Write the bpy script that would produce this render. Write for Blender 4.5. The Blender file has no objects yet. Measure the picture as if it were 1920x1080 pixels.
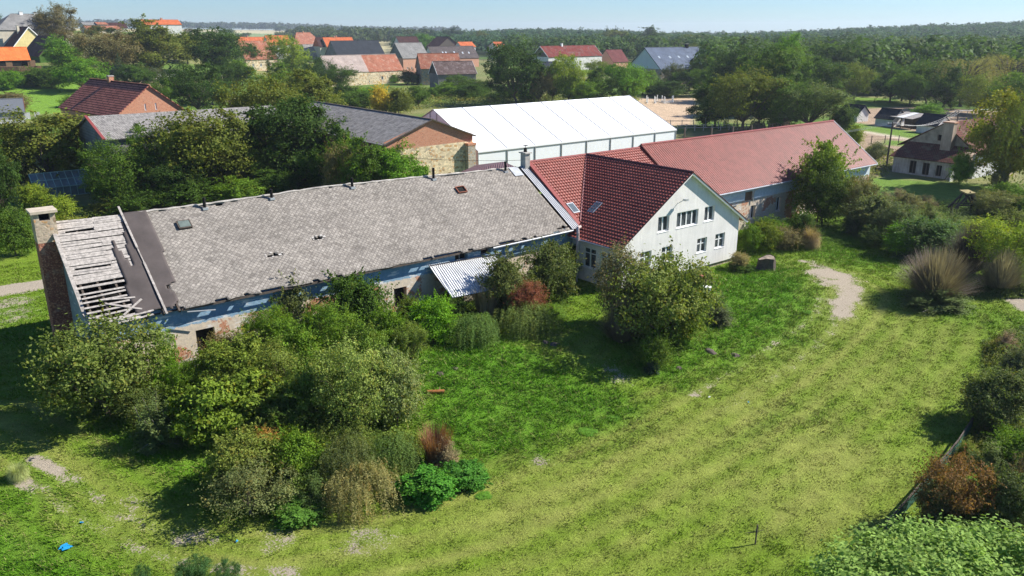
import bpy, math, random
import numpy as np
from mathutils import Vector, Matrix
from mathutils.geometry import tessellate_polygon

SC = bpy.context.scene
COL = SC.collection

# ------------------------------------------------------------------ camera
FPX = 1500.0; HY = 54.0; CAMZ = 21.0; AZ = math.radians(51.45)
TH = math.atan((540 - HY) / FPX)
Fh = np.array([math.cos(AZ), math.sin(AZ), 0.0]); UPZ = np.array([0, 0, 1.0])
RT = np.array([math.sin(AZ), -math.cos(AZ), 0.0])
FW = Fh * math.cos(TH) - UPZ * math.sin(TH)
UP = Fh * math.sin(TH) + UPZ * math.cos(TH)
CAM = np.array([0, 0, CAMZ])
cd = bpy.data.cameras.new("camera"); cam = bpy.data.objects.new("camera", cd); COL.objects.link(cam)
cd.sensor_width = 36; cd.lens = 36 * FPX / 1920; cd.clip_start = 0.5; cd.clip_end = 20000
cam.matrix_world = Matrix(((RT[0], UP[0], -FW[0], 0), (RT[1], UP[1], -FW[1], 0), (RT[2], UP[2], -FW[2], CAMZ), (0, 0, 0, 1)))
SC.camera = cam

# ------------------------------------------------------------------ world, sun, exposure
SUN_EL = math.radians(38.5); SUN_PHI = math.radians(-23.5)
w = bpy.data.worlds.new("World"); SC.world = w; w.use_nodes = True
nt = w.node_tree
sky = nt.nodes.new("ShaderNodeTexSky"); sky.sky_type = 'NISHITA'; sky.sun_disc = False
sky.sun_elevation = SUN_EL; sky.sun_rotation = math.radians(90) - SUN_PHI
sky.air_density = 1.0; sky.dust_density = 0.1; sky.ozone_density = 1.2
sky.altitude = 600
mx = nt.nodes.new("ShaderNodeMix"); mx.data_type = 'RGBA'; mx.blend_type = 'MULTIPLY'; mx.inputs[0].default_value = 1; mx.inputs[7].default_value = (.58, .82, 1.20, 1)
nt.links.new(sky.outputs[0], mx.inputs[6]); nt.links.new(mx.outputs[2], nt.nodes["Background"].inputs[0]); nt.nodes["Background"].inputs[1].default_value = 0.062
ld = bpy.data.lights.new("sun", 'SUN'); ld.energy = 4.9; ld.angle = math.radians(0.5); ld.color = (1, 0.955, 0.88)
lo = bpy.data.objects.new("sun", ld); COL.objects.link(lo)
sd = Vector((math.cos(SUN_EL) * math.cos(SUN_PHI), math.cos(SUN_EL) * math.sin(SUN_PHI), math.sin(SUN_EL)))
lo.rotation_euler = sd.to_track_quat('Z', 'Y').to_euler(); lo.location = (40, -30, 90)
SC.view_settings.view_transform = 'Standard'; SC.view_settings.look = 'None'
SC.view_settings.exposure = 0.9; SC.view_settings.gamma = 1.0
SC.cycles.max_bounces = 6; SC.cycles.diffuse_bounces = 3; SC.cycles.glossy_bounces = 2
SC.cycles.transmission_bounces = 4; SC.cycles.volume_bounces = 0; SC.cycles.transparent_max_bounces = 6
SC.cycles.caustics_reflective = False; SC.cycles.caustics_refractive = False
SC.cycles.use_denoising = True; SC.cycles.use_adaptive_sampling = True; SC.cycles.adaptive_threshold = 0.015

# ------------------------------------------------------------------ terrain
def sstep(a, b, x):
    t = np.clip((x - a) / (b - a), 0, 1); return t * t * (3 - 2 * t)

def hash2(ix, iy, s=0):
    h = (ix.astype(np.int64) * 374761393 + iy.astype(np.int64) * 668265263 + s * 1442695041) & 0xffffffff
    h = ((h ^ (h >> 13)) * 1274126177) & 0xffffffff
    return ((h ^ (h >> 16)) & 0xffff) / 65535.0

def vnoise(x, y, s=0):
    x = np.asarray(x, float); y = np.asarray(y, float)
    ix = np.floor(x); iy = np.floor(y); fx = x - ix; fy = y - iy
    fx = fx * fx * (3 - 2 * fx); fy = fy * fy * (3 - 2 * fy)
    a = hash2(ix, iy, s); b = hash2(ix + 1, iy, s); c = hash2(ix, iy + 1, s); d = hash2(ix + 1, iy + 1, s)
    return (a * (1 - fx) + b * fx) * (1 - fy) + (c * (1 - fx) + d * fx) * fy

def fbm(x, y, s=0, o=4):
    v = 0; a = .5; t = 0
    for i in range(o):
        v = v + a * vnoise(x, y, s + i * 17); t += a; a *= .5; x = x * 2.03 + 5.1; y = y * 2.03 - 3.7
    return v / t

CR_U = [200, 430, 560, 700, 900, 1000, 1100, 1250, 1400, 1500, 1600, 1750, 1900, 2100, 2600]
CR_Y = [50, 49, 51, 56, 54, 50, 52, 58, 58, 55, 50, 45, 41, 39, 40]

def upx(x, y):
    az = np.arctan2(y, x); d = AZ - az
    return 960 + FPX / math.cos(TH) * np.tan(np.clip(d, -1.3, 1.3)) 

def hgt(x, y):
    x = np.asarray(x, float); y = np.asarray(y, float)
    r = np.hypot(x, y); u = upx(x, y)
    # bank falling from the house terrace towards the lane
    lim = 40 + 0 * x
    low = -1.35 + 0.9 * sstep(50, 75, x)
    z = low * (1 - sstep(31, 42, y + 0.12 * (x - 30)))
    z = z * (1 - sstep(90, 130, r))
    z = z + 0.35 * (fbm(x / 9, y / 9, 3) - .5) * (1 - sstep(44, 49, y) * (1 - sstep(66, 70, y))) * (1 - sstep(110, 140, r))
    # village on the left stands a little higher
    z = z + 7.5 * sstep(230, 400, r) * (1 - sstep(150, 620, u))
    z = z + 12 * sstep(300, 520, r) * (1 - sstep(260, 520, u)) * (1 - .9 * sstep(800, 2400, r))
    left = 1 - sstep(500, 760, u)
    z = z + left * (14 * sstep(420, 3300, r))
    cy = np.interp(u, CR_U, CR_Y)
    crest = 21 + (54 - cy) / 1500 * 1350 - 17
    z = z + (1 - left) * (crest * sstep(640, 1350, r) + 2.0 * (fbm(x / 160, y / 160, 9) - .5) * sstep(600, 900, r)) * (1 - 0.5 * sstep(1500, 3000, r))
    return z

def H1(x, y): return float(hgt(np.array([x]), np.array([y]))[0])
def pray(px, py): return FW + RT * (px - 960) / FPX - UP * (py - 540) / FPX
def at(px, py):
    r = pray(px, py); t = np.concatenate([np.linspace(12, 400, 800), np.linspace(402, 4500, 1200)])
    P = CAM[None] + r[None] * t[:, None]
    d = P[:, 2] - hgt(P[:, 0], P[:, 1])
    k = np.where(d < 0)[0]
    if len(k) == 0: k = [len(t) - 1]
    k = max(1, k[0]); a = min(1.0, max(0.0, d[k - 1] / (d[k - 1] - d[k] + 1e-9))); tt = t[k - 1] + a * (t[k] - t[k - 1])
    p = CAM + r * tt
    return np.array([p[0], p[1], H1(p[0], p[1])])
def ony(px, py, Y): r = pray(px, py); return CAM + r * Y / r[1]
def onz(px, py, z): r = pray(px, py); return CAM + r * (z - CAMZ) / r[2]
def zat(x, y, py):
    q = (540 - py) / FPX; dxy = np.array([x, y, 0.0])
    return CAMZ + (q * (dxy @ FW) - dxy @ UP) / (UP[2] - q * FW[2])
def pxof(p):
    d = np.asarray(p, float) - CAM; return 960 + FPX * (d @ RT) / (d @ FW), 540 - FPX * (d @ UP) / (d @ FW)

# ------------------------------------------------------------------ object helpers
def tag(o, label=None, cat=None, group=None, kind=None):
    if label: o['label'] = label
    if cat: o['category'] = cat
    if group: o['group'] = group
    if kind: o['kind'] = kind
    return o

def empty(name, loc, label, cat, group=None, rz=0.0):
    o = bpy.data.objects.new(name, None); COL.objects.link(o)
    o.location = loc; o.rotation_euler = (0, 0, rz); o.empty_display_size = 0.3
    return tag(o, label, cat, group)

def npmesh(name, V, F, mat, uv=None, smooth=False, attrs=None):
    V = np.asarray(V, np.float32); F = np.asarray(F, np.int32)
    me = bpy.data.meshes.new(name); k = F.shape[1]
    me.vertices.add(len(V)); me.vertices.foreach_set("co", V.ravel())
    me.loops.add(F.size); me.loops.foreach_set("vertex_index", F.ravel())
    me.polygons.add(len(F)); me.polygons.foreach_set("loop_start", np.arange(len(F), dtype=np.int32) * k)
    me.polygons.foreach_set("loop_total", np.full(len(F), k, np.int32))
    if smooth: me.polygons.foreach_set("use_smooth", np.ones(len(F), bool))
    for an, (dom, typ, data) in (attrs or {}).items():
        a = me.attributes.new(an, typ, dom)
        a.data.foreach_set("color" if 'COLOR' in typ else "value", np.asarray(data, np.float32).ravel())
    if uv is not None:
        l = me.uv_layers.new(name="UVMap"); l.data.foreach_set("uv", np.asarray(uv, np.float32)[F.ravel()].ravel())
    me.update(); me.validate()
    if mat: me.materials.append(mat)
    return me

def link(name, me, parent=None):
    o = bpy.data.objects.new(name, me); COL.objects.link(o)
    if parent: o.parent = parent
    return o

class MB:
    """collects shapes in the coordinates of their thing"""
    def __init__(s): s.v = []; s.f = []; s.uv = []
    def add(s, vs, fs, uvs=None):
        b = len(s.v); s.v += [tuple(map(float, p)) for p in vs]; s.f += [tuple(b + i for i in f) for f in fs]
        s.uv += [tuple(map(float, q)) for q in uvs] if uvs is not None else [(p[0] + p[1], p[2]) for p in vs]
        return s
    def box(s, x0, y0, z0, x1, y1, z1):
        P = [(x0, y0, z0), (x1, y0, z0), (x1, y1, z0), (x0, y1, z0), (x0, y0, z1), (x1, y0, z1), (x1, y1, z1), (x0, y1, z1)]
        return s.add(P, [(0, 3, 2, 1), (4, 5, 6, 7), (0, 1, 5, 4), (1, 2, 6, 5), (2, 3, 7, 6), (3, 0, 4, 7)])
    def bar(s, a, b, w, h=None, up=(0, 0, 1)):
        """a board from a to b, w wide and h deep"""
        h = h or w; a = Vector(a); b = Vector(b); d = (b - a)
        if d.length < 1e-6: return s
        d.normalize(); u = Vector(up)
        if abs(d.dot(u)) > .98: u = Vector((1, 0, 0))
        e = d.cross(u).normalized() * (w / 2); g = e.cross(d).normalized() * (h / 2)
        P = [a - e - g, a + e - g, a + e + g, a - e + g, b - e - g, b + e - g, b + e + g, b - e + g]
        return s.add(P, [(0, 1, 2, 3), (7, 6, 5, 4), (0, 4, 5, 1), (1, 5, 6, 2), (2, 6, 7, 3), (3, 7, 4, 0)])
    def tube(s, pts, rad, n=7, cap=True):
        pts = [Vector(p) for p in pts]; m = len(pts)
        if not hasattr(rad, '__len__'): rad = [rad] * m
        V = []; prev = None
        for i, p in enumerate(pts):
            d = (pts[min(i + 1, m - 1)] - pts[max(i - 1, 0)]).normalized()
            u = prev if prev else (Vector((1, 0, 0)) if abs(d.x) < .8 else Vector((0, 1, 0)))
            e = (u - d * u.dot(d)).normalized(); prev = e; g = d.cross(e)
            for j in range(n):
                a = 2 * math.pi * j / n; V.append(p + (e * math.cos(a) + g * math.sin(a)) * rad[i])
        F = [(i * n + j, i * n + (j + 1) % n, (i + 1) * n + (j + 1) % n, (i + 1) * n + j) for i in range(m - 1) for j in range(n)]
        if cap: F += [tuple(range(n))[::-1], tuple((m - 1) * n + j for j in range(n))]
        return s.add(V, F)
    def slab(s, q, t, uvq=None):
        """a roof or wall plate: quad q (ccw seen from outside), t thick inwards"""
        q = [Vector(p) for p in q]; n = (q[1] - q[0]).cross(q[3] - q[0]).normalized()
        P = q + [p - n * t for p in q]
        if uvq is None:
            L = (q[1] - q[0]).length; S = (q[3] - q[0]).length; L2 = (q[2] - q[3]).length
            off = (q[3] - q[0]).dot((q[1] - q[0]).normalized())
            uvq = [(0, 0), (L, 0), (off + L2, S), (off, S)]
        return s.add(P, [(0, 1, 2, 3), (7, 6, 5, 4), (0, 4, 5, 1), (1, 5, 6, 2), (2, 6, 7, 3), (3, 7, 4, 0)], list(uvq) * 2)
    def build(s, name, mat, parent=None, smooth=False, org=None):
        me = bpy.data.meshes.new(name)
        V = s.v
        if org is not None: V = [(p[0] - org[0], p[1] - org[1], p[2] - org[2]) for p in V]
        me.from_pydata(V, [], s.f)
        l = me.uv_layers.new(name="UVMap"); idx = np.empty(len(me.loops), np.int32); me.loops.foreach_get("vertex_index", idx)
        l.data.foreach_set("uv", np.asarray(s.uv, np.float32)[idx].ravel())
        if smooth: me.polygons.foreach_set("use_smooth", np.ones(len(me.polygons), bool))
        me.materials.append(mat); me.update()
        return link(name, me, parent)

# ------------------------------------------------------------------ materials
class NT:
    def __init__(s, name, rough=.8, spec=.3, metal=0):
        s.m = bpy.data.materials.new(name); s.m.use_nodes = True; s.t = s.m.node_tree; s.n = s.t.nodes; s.l = s.t.links
        s.b = s.n["Principled BSDF"]; s.b.inputs["Roughness"].default_value = rough
        s.b.inputs["Specular IOR Level"].default_value = spec; s.b.inputs["Metallic"].default_value = metal
    def put(s, sock, v):
        if isinstance(v, bpy.types.NodeSocket): s.l.new(v, sock)
        elif isinstance(v, (tuple, list)) and len(v) == 3 and sock.type == 'RGBA': sock.default_value = (*v, 1)
        else: sock.default_value = v
    def coord(s, k="Object", scale=None, rot=None):
        c = s.n.new("ShaderNodeTexCoord").outputs[k]
        if scale is None and rot is None: return c
        mp = s.n.new("ShaderNodeMapping"); s.l.new(c, mp.inputs[0])
        if scale is not None: mp.inputs["Scale"].default_value = scale
        if rot is not None: mp.inputs["Rotation"].default_value = rot
        return mp.outputs[0]
    def noise(s, vec, scale, detail=4, rough=.6, out="Fac", dist=0):
        n = s.n.new("ShaderNodeTexNoise"); s.l.new(vec, n.inputs["Vector"]); n.inputs["Scale"].default_value = scale
        n.inputs["Detail"].default_value = detail; n.inputs["Roughness"].default_value = rough; n.inputs["Distortion"].default_value = dist
        return n.outputs[out]
    def vor(s, vec, scale, feat='F1', out="Color", rnd=1):
        n = s.n.new("ShaderNodeTexVoronoi"); n.feature = feat; s.l.new(vec, n.inputs["Vector"]); n.inputs["Scale"].default_value = scale
        n.inputs["Randomness"].default_value = rnd
        return n.outputs[out]
    def brick(s, vec, w, h, mortar, c1, c2, cm, off=.5, out="Color", bias=0):
        n = s.n.new("ShaderNodeTexBrick"); s.l.new(vec, n.inputs["Vector"]); n.offset = off
        n.inputs["Scale"].default_value = 1; n.inputs["Brick Width"].default_value = w; n.inputs["Row Height"].default_value = h
        n.inputs["Mortar Size"].default_value = mortar; n.inputs["Bias"].default_value = bias; n.inputs["Mortar Smooth"].default_value = .2
        s.put(n.inputs["Color1"], c1); s.put(n.inputs["Color2"], c2); s.put(n.inputs["Mortar"], cm)
        return n.outputs[out]
    def ramp(s, v, a, b):
        n = s.n.new("ShaderNodeMapRange"); s.l.new(v, n.inputs[0]); n.inputs[1].default_value = a; n.inputs[2].default_value = b
        return n.outputs[0]
    def rng(s, v, a, b, c, d):
        n = s.n.new("ShaderNodeMapRange"); s.l.new(v, n.inputs[0])
        for i, k in enumerate((a, b, c, d)): n.inputs[i + 1].default_value = k
        return n.outputs[0]
    def mix(s, f, a, b, mode='MIX'):
        n = s.n.new("ShaderNodeMix"); n.data_type = 'RGBA'; n.blend_type = mode
        s.put(n.inputs[0], f); s.put(n.inputs[6], a); s.put(n.inputs[7], b); return n.outputs[2]
    def math(s, op, a, b=None):
        n = s.n.new("ShaderNodeMath"); n.operation = op; s.put(n.inputs[0], a)
        if b is not None: s.put(n.inputs[1], b)
        return n.outputs[0]
    def sep(s, v, i): n = s.n.new("ShaderNodeSeparateXYZ"); s.l.new(v, n.inputs[0]); return n.outputs[i]
    def comb(s, x, y, z=0.0):
        n = s.n.new("ShaderNodeCombineXYZ"); s.put(n.inputs[0], x); s.put(n.inputs[1], y); s.put(n.inputs[2], z); return n.outputs[0]
    def color(s, v): s.put(s.b.inputs["Base Color"], v); return s
    def bump(s, h, d, st=1.0):
        n = s.n.new("ShaderNodeBump"); s.l.new(h, n.inputs["Height"]); n.inputs["Distance"].default_value = d; n.inputs["Strength"].default_value = st
        s.l.new(n.outputs[0], s.b.inputs["Normal"]); return s
    def vmul(s, col, f): return s.mix(1.0, col, s.comb(f, f, f), 'MULTIPLY')

def m_plain(name, col, rough=.7, var=.25, scale=3, spec=.3, metal=0, fine=25):
    t = NT(name, rough, spec, metal); c = t.coord()
    n = t.noise(c, scale, 5); n2 = t.noise(c, fine, 3)
    f = t.math('MULTIPLY', t.rng(n, .3, .7, 1 - var, 1 + var), t.rng(n2, .3, .7, 1 - var * .6, 1 + var * .6))
    t.color(t.vmul(col, f)); t.bump(n2, .01, .4); return t.m

def wallco(t):
    """(horizontal run, height) of an upright wall"""
    c = t.coord(); return t.comb(t.math('ADD', t.sep(c, 0), t.sep(c, 1)), t.sep(c, 2))

def m_stucco(name, col, dirt=.12):
    t = NT(name, .85, .2); c = t.coord(); n = t.noise(c, .6, 5); n2 = t.noise(c, 12, 4)
    st = t.noise(t.coord("Object", (1.6, 1.6, .22)), 2.2, 5)
    f = t.math('MULTIPLY', t.rng(n, .3, .7, 1 - dirt, 1.03), t.rng(st, .35, .75, 1.02, 1 - dirt))
    t.color(t.vmul(t.mix(t.rng(n2, .45, .7, 0, .35), col, tuple(k * .86 for k in col)), f)); t.bump(n2, .015, .5); return t.m

def brickcol(t, w=.27, h=.085, a=(.42, .13, .06), b=(.55, .22, .11), mo=(.45, .36, .28)):
    v = wallco(t); n = t.noise(t.coord(), 1.2, 4); n2 = t.noise(t.coord(), 9, 4)
    bc = t.brick(v, w, h, .012, a, b, mo)
    bc = t.mix(t.rng(n2, .5, .62, 0, .8), bc, (.62, .30, .17)); bc = t.mix(t.rng(n, .55, .75, 0, .6), bc, (.48, .38, .28))
    return t.mix(t.rng(t.noise(t.coord(), 5, 3), .6, .66, 0, .75), bc, (.16, .06, .035))

def m_brick(name, **k):
    t = NT(name, .9, .15); t.color(brickcol(t, **k)); t.bump(t.noise(t.coord(), 14, 4), .03, .6); return t.m

def m_stone(name, base=(.50, .39, .22), scale=3.2):
    t = NT(name, .92, .15); c = t.coord("Object", (1, 1, 1.35))
    d = t.vor(c, scale, 'DISTANCE_TO_EDGE', "Distance"); rc = t.vor(c, scale)
    g = t.sep(rc, 0)
    col = t.mix(g, tuple(k * .8 for k in base), tuple(min(1, k * 1.2) for k in base))
    col = t.mix(t.rng(t.sep(rc, 1), .8, .9, 0, .8), col, (.50, .27, .10)); col = t.mix(t.rng(t.sep(rc, 2), .82, .9, 0, .6), col, (.22, .19, .15))
    col = t.mix(t.rng(d, .0, .07, .75, 0), col, (.50, .43, .31)); col = t.vmul(col, t.rng(t.noise(t.coord(), .8, 4), .3, .7, .85, 1.12))
    t.color(col); t.bump(d, .05, .5); return t.m

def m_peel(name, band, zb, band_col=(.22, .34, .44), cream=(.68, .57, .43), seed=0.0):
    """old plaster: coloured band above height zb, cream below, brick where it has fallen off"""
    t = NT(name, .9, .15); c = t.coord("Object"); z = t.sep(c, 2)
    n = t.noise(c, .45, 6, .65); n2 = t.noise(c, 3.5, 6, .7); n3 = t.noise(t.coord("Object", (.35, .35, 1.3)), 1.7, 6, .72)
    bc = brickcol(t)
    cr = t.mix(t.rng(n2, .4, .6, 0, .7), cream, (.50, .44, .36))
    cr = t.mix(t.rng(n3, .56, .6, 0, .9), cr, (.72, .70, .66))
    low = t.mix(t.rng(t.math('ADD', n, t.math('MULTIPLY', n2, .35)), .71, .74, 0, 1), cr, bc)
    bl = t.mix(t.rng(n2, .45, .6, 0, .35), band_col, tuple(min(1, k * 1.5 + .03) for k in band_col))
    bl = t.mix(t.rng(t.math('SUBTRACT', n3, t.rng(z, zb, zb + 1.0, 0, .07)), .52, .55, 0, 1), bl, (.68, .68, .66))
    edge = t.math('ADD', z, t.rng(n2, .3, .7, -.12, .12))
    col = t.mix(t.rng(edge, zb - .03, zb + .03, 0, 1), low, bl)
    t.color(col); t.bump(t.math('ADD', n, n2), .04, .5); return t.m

def m_redtile(name, c1=(.285, .078, .058), rough=.5):
    t = NT(name, rough, .25); c = t.coord()
    uv = t.coord("UV"); bc = t.brick(uv, .33, .36, .0, (.85, .85, .85), (1.1, 1.08, 1.08), (1, 1, 1), 0)
    n = t.noise(c, .7, 5); n2 = t.noise(c, 6, 4); st = t.noise(t.coord("UV", (1.6, .25, 1)), 1.1, 6, .7)
    bc = t.mix(t.rng(st, .52, .75, 0, .45), bc, (.62, .66, .62))
    t.color(t.mix(1.0, t.vmul(c1, t.math('MULTIPLY', t.rng(n, .3, .7, .86, 1.14), t.rng(n2, .3, .7, .92, 1.08))), bc, 'MULTIPLY'))
    return t.m

def m_rooftile(name, c1, c2, cm=None, w=.25, h=.33, patch=None, rough=.9, mt=.035):
    """small tiles far away: brick pattern on the slope, tile to tile variation, weathered patches"""
    t = NT(name, rough, .1); uv = t.coord("UV"); cm = cm or tuple(k * .45 for k in c1)
    bc = t.brick(uv, w, h, mt, c1, c2, cm)
    bc = t.mix(t.rng(t.noise(uv, 1.6, 5, .75), .42, .7, 0, .7), bc, c2)
    n = t.noise(uv, .28, 5); bc = t.vmul(bc, t.rng(n, .3, .7, .75, 1.22))
    if patch: bc = t.mix(t.rng(t.noise(uv, .5, 6, .7), .5, .62, 0, .85), bc, patch)
    t.color(bc); t.bump(t.brick(uv, w, h, .04, (1, 1, 1), (.8, .8, .8), (0, 0, 0)), .04, .7); return t.m

def m_diamond(name):
    """weathered fibre-cement shingles laid on the diagonal, lichen over half of them"""
    t = NT(name, .95, .1); uv = t.coord("UV"); r = t.coord("UV", None, (0, 0, math.radians(45)))
    cell = t.brick(r, .23, .23, .010, (0, 0, 0), (1, 1, 1), (.5, .5, .5), 0)
    edge = t.brick(r, .23, .23, .022, (1, 1, 1), (1, 1, 1), (0, 0, 0), 0)
    st = t.noise(t.coord("UV", (.55, 1.6, 1), (0, 0, math.radians(-38))), 1.5, 5, .7)
    n = t.noise(uv, 5.5, 6, .8); n2 = t.noise(uv, .22, 4); n4 = t.noise(uv, 1.3, 6, .75)
    k = t.math('ADD', t.math('MULTIPLY', t.sep(cell, 0), .20), t.math('MULTIPLY', n, .85))
    k = t.math('ADD', k, t.math('MULTIPLY', st, .45))
    col = t.mix(t.rng(k, .60, 1.0, 0, 1), (.165, .148, .130), (.40, .365, .32))
    col = t.mix(t.rng(n4, .52, .7, 0, .45), col, (.43, .39, .34))
    col = t.mix(t.rng(t.noise(uv, 9, 4, .8), .67, .73, 0, .7), col, (.52, .49, .44))
    col = t.mix(t.rng(t.sep(edge, 0), .2, .6, .55, 0), col, (.085, .075, .068))
    col = t.vmul(col, t.rng(n2, .3, .7, .85, 1.14))
    t.color(col); t.bump(t.math('ADD', t.math('MULTIPLY', t.sep(edge, 0), .6), n), .05, .6); return t.m

def m_corr(name, col, pitch=.18, rust=0.0, axis=0, rough=.45, metal=.4):
    t = NT(name, rough, .5, metal); uv = t.coord("UV"); n = t.noise(uv, 1.4, 5, .7)
    wv = t.math('SINE', t.math('MULTIPLY', t.sep(uv, axis), 2 * math.pi / pitch))
    c = t.vmul(col, t.rng(n, .3, .7, .8, 1.12))
    if rust: c = t.mix(t.rng(n, .6, .72, 0, rust), c, (.25, .12, .06))
    t.color(c); t.bump(wv, .05, .9); return t.m

def m_leaf():
    t = NT("leaf", .65, .08)
    oi = t.n.new("ShaderNodeObjectInfo").outputs["Color"]
    a = t.n.new("ShaderNodeAttribute"); a.attribute_name = "v"; f = a.outputs["Fac"]
    b = t.n.new("ShaderNodeAttribute"); b.attribute_name = "w"; g = b.outputs["Fac"]
    col = t.vmul(oi, t.rng(f, 0, 1, .85, 2.6)); 
    col = t.mix(t.rng(g, .72, 1, 0, .75), col, t.mix(1.0, oi, (2.1, 1.35, .9), 'MULTIPLY'))
    col = t.mix(t.rng(g, .25, 0, 0, .6), col, t.mix(1.0, oi, (.75, .95, .8), 'MULTIPLY'))
    t.color(col)
    tr = t.n.new("ShaderNodeBsdfTranslucent"); t.l.new(t.mix(1.0, col, (1.3, 1.35, .6), 'MULTIPLY'), tr.inputs[0])
    mx = t.n.new("ShaderNodeMixShader"); mx.inputs[0].default_value = .32
    t.l.new(t.b.outputs[0], mx.inputs[1]); t.l.new(tr.outputs[0], mx.inputs[2]); t.l.new(mx.outputs[0], t.n["Material Output"].inputs[0])
    return t.m

def m_attr(name, tr=.2, bump=0, grain=True):
    t = NT(name, .9, .12); a = t.n.new("ShaderNodeAttribute"); a.attribute_name = "Col"; col = a.outputs["Color"]
    if grain:
        c = t.coord(); n = t.noise(c, 9, 6, .75); n2 = t.noise(c, .9, 5, .65); n3 = t.noise(c, 28, 3, .7)
        f = t.math('MULTIPLY', t.rng(n, .3, .7, .62, 1.35), t.math('MULTIPLY', t.rng(n2, .3, .7, .8, 1.2), t.rng(n3, .3, .7, .75, 1.25)))
        b = t.n.new("ShaderNodeAttribute"); b.attribute_name = "bare"
        k = t.math('ADD', b.outputs["Fac"], t.math('ADD', t.rng(n, .2, .8, -.55, .55), t.rng(n2, .2, .8, -.4, .4)))
        pb = t.mix(t.rng(n3, .3, .7, 0, 1), (.29, .245, .18), (.48, .41, .32))
        col = t.mix(t.rng(k, .46, .56, 0, 1), t.vmul(col, f), pb)
        t.bump(t.math('ADD', n, n3), .10, .7)
    t.color(col)
    if tr:
        q = t.n.new("ShaderNodeBsdfTranslucent"); t.l.new(col, q.inputs[0]); mx = t.n.new("ShaderNodeMixShader"); mx.inputs[0].default_value = tr
        t.l.new(t.b.outputs[0], mx.inputs[1]); t.l.new(q.outputs[0], mx.inputs[2]); t.l.new(mx.outputs[0], t.n["Material Output"].inputs[0])
    return t.m

def m_glass(name="window_glass", col=(.02, .025, .03)):
    t = NT(name, .08, .6); t.color(t.mix(t.rng(t.noise(t.coord(), 1.5, 3), .4, .6, 0, 1), col, tuple(k * 2.2 for k in col))); return t.m

M = dict(
    leaf=m_leaf(), bark=m_plain("bark", (.12, .095, .07), .95, .3, 4), twig=m_plain("twig", (.20, .175, .155), .95, .3, 4),
    stucco=m_stucco("white_render", (.83, .80, .755), .13), plinth=m_stone("plinth_stone", (.42, .36, .27), 4), concrete=m_plain("concrete", (.42, .40, .36), .9, .25, 2),
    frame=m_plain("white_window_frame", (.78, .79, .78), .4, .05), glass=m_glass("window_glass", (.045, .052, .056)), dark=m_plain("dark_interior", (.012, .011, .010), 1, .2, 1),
    red=m_redtile("red_metal_tile"), redb=m_redtile("long_barn_metal_tile", (.225, .062, .047)), redtrim=m_plain("red_sheet_trim", (.26, .06, .05), .45, .12, 3), dredtrim=m_plain("maroon_sheet_trim", (.07, .02, .018), .45, .12, 3),
    diamond=m_diamond("fibre_cement_shingle"), tar=m_plain("tar_paper", (.075, .062, .058), .85, .22, .8), wood=m_plain("weathered_board", (.34, .31, .28), .95, .4, 5),
    woodd=m_plain("dark_old_wood", (.10, .08, .065), .95, .3, 4), woodb=m_plain("brown_timber", (.20, .12, .07), .9, .3, 4),
    galv=m_corr("galvanised_sheet", (.46, .47, .49), .2, .2), galvs=m_plain("zinc_sheet", (.50, .52, .54), .4, .15, 2, .5, .4),
    peel=m_peel("peeling_plaster", 1, 3.05), peelr=m_peel("peeling_plaster_pale", 1, 3.35, (.55, .63, .67), (.66, .54, .40)),
    greywall=m_peel("grey_render", 1, -3, (.25, .29, .30), (.3, .3, .3)), brick=m_brick("red_brick"), dbrick=m_brick("shaded_red_brick", a=(.22, .06, .04), b=(.30, .09, .06), mo=(.2, .14, .11)),  # dbrick is red brick with shade put into its colour
    stone=m_stone("rubble_stone", (.70, .57, .36)), cstone=m_stone("chimney_stone", (.48, .38, .28), 5),
    pvc=m_plain("white_tarpaulin", (.86, .87, .87), .5, .02, .5, .4), palerim=m_plain("broken_shingle_edge", (.55, .52, .48), .95, .2), galvb=m_corr("pale_galvanised_sheet", (.66, .67, .68), .2, .15), pvcw=m_plain("white_tarpaulin_wall", (.80, .83, .84), .5, .03, .6, .4), alu=m_plain("aluminium_rail", (.42, .43, .44), .4, .1, 3, .5, .5),
    corr=m_corr("corrugated_fibre_cement", (.34, .32, .29), .18, 0, 0, .95, 0), maroon=m_corr("maroon_trapezoid_sheet", (.13, .055, .05), .28, 0, 0, .5, 0),
    ground=m_attr("ground_cover", 0), blade=m_attr("grass_blade", .25, grain=False), rail=m_plain("fence_rail", (.42, .38, .33), .9, .2, 3),
    white=m_plain("white_paint", (.8, .8, .78), .6, .05), blue=m_plain("blue_plastic", (.02, .28, .55), .5, .1), navy=m_plain("navy_sheet", (.012, .016, .032), .8, .2, 3, .1),
    orange=m_plain("rusty_orange_bark", (.38, .15, .05), .6, .2), rust=m_plain("rusty_iron", (.25, .085, .05), .8, .35), green=m_plain("green_net", (.02, .085, .06), .8, .2), greend=m_plain("green_door_paint", (.02, .35, .22), .6, .1),
)
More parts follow.
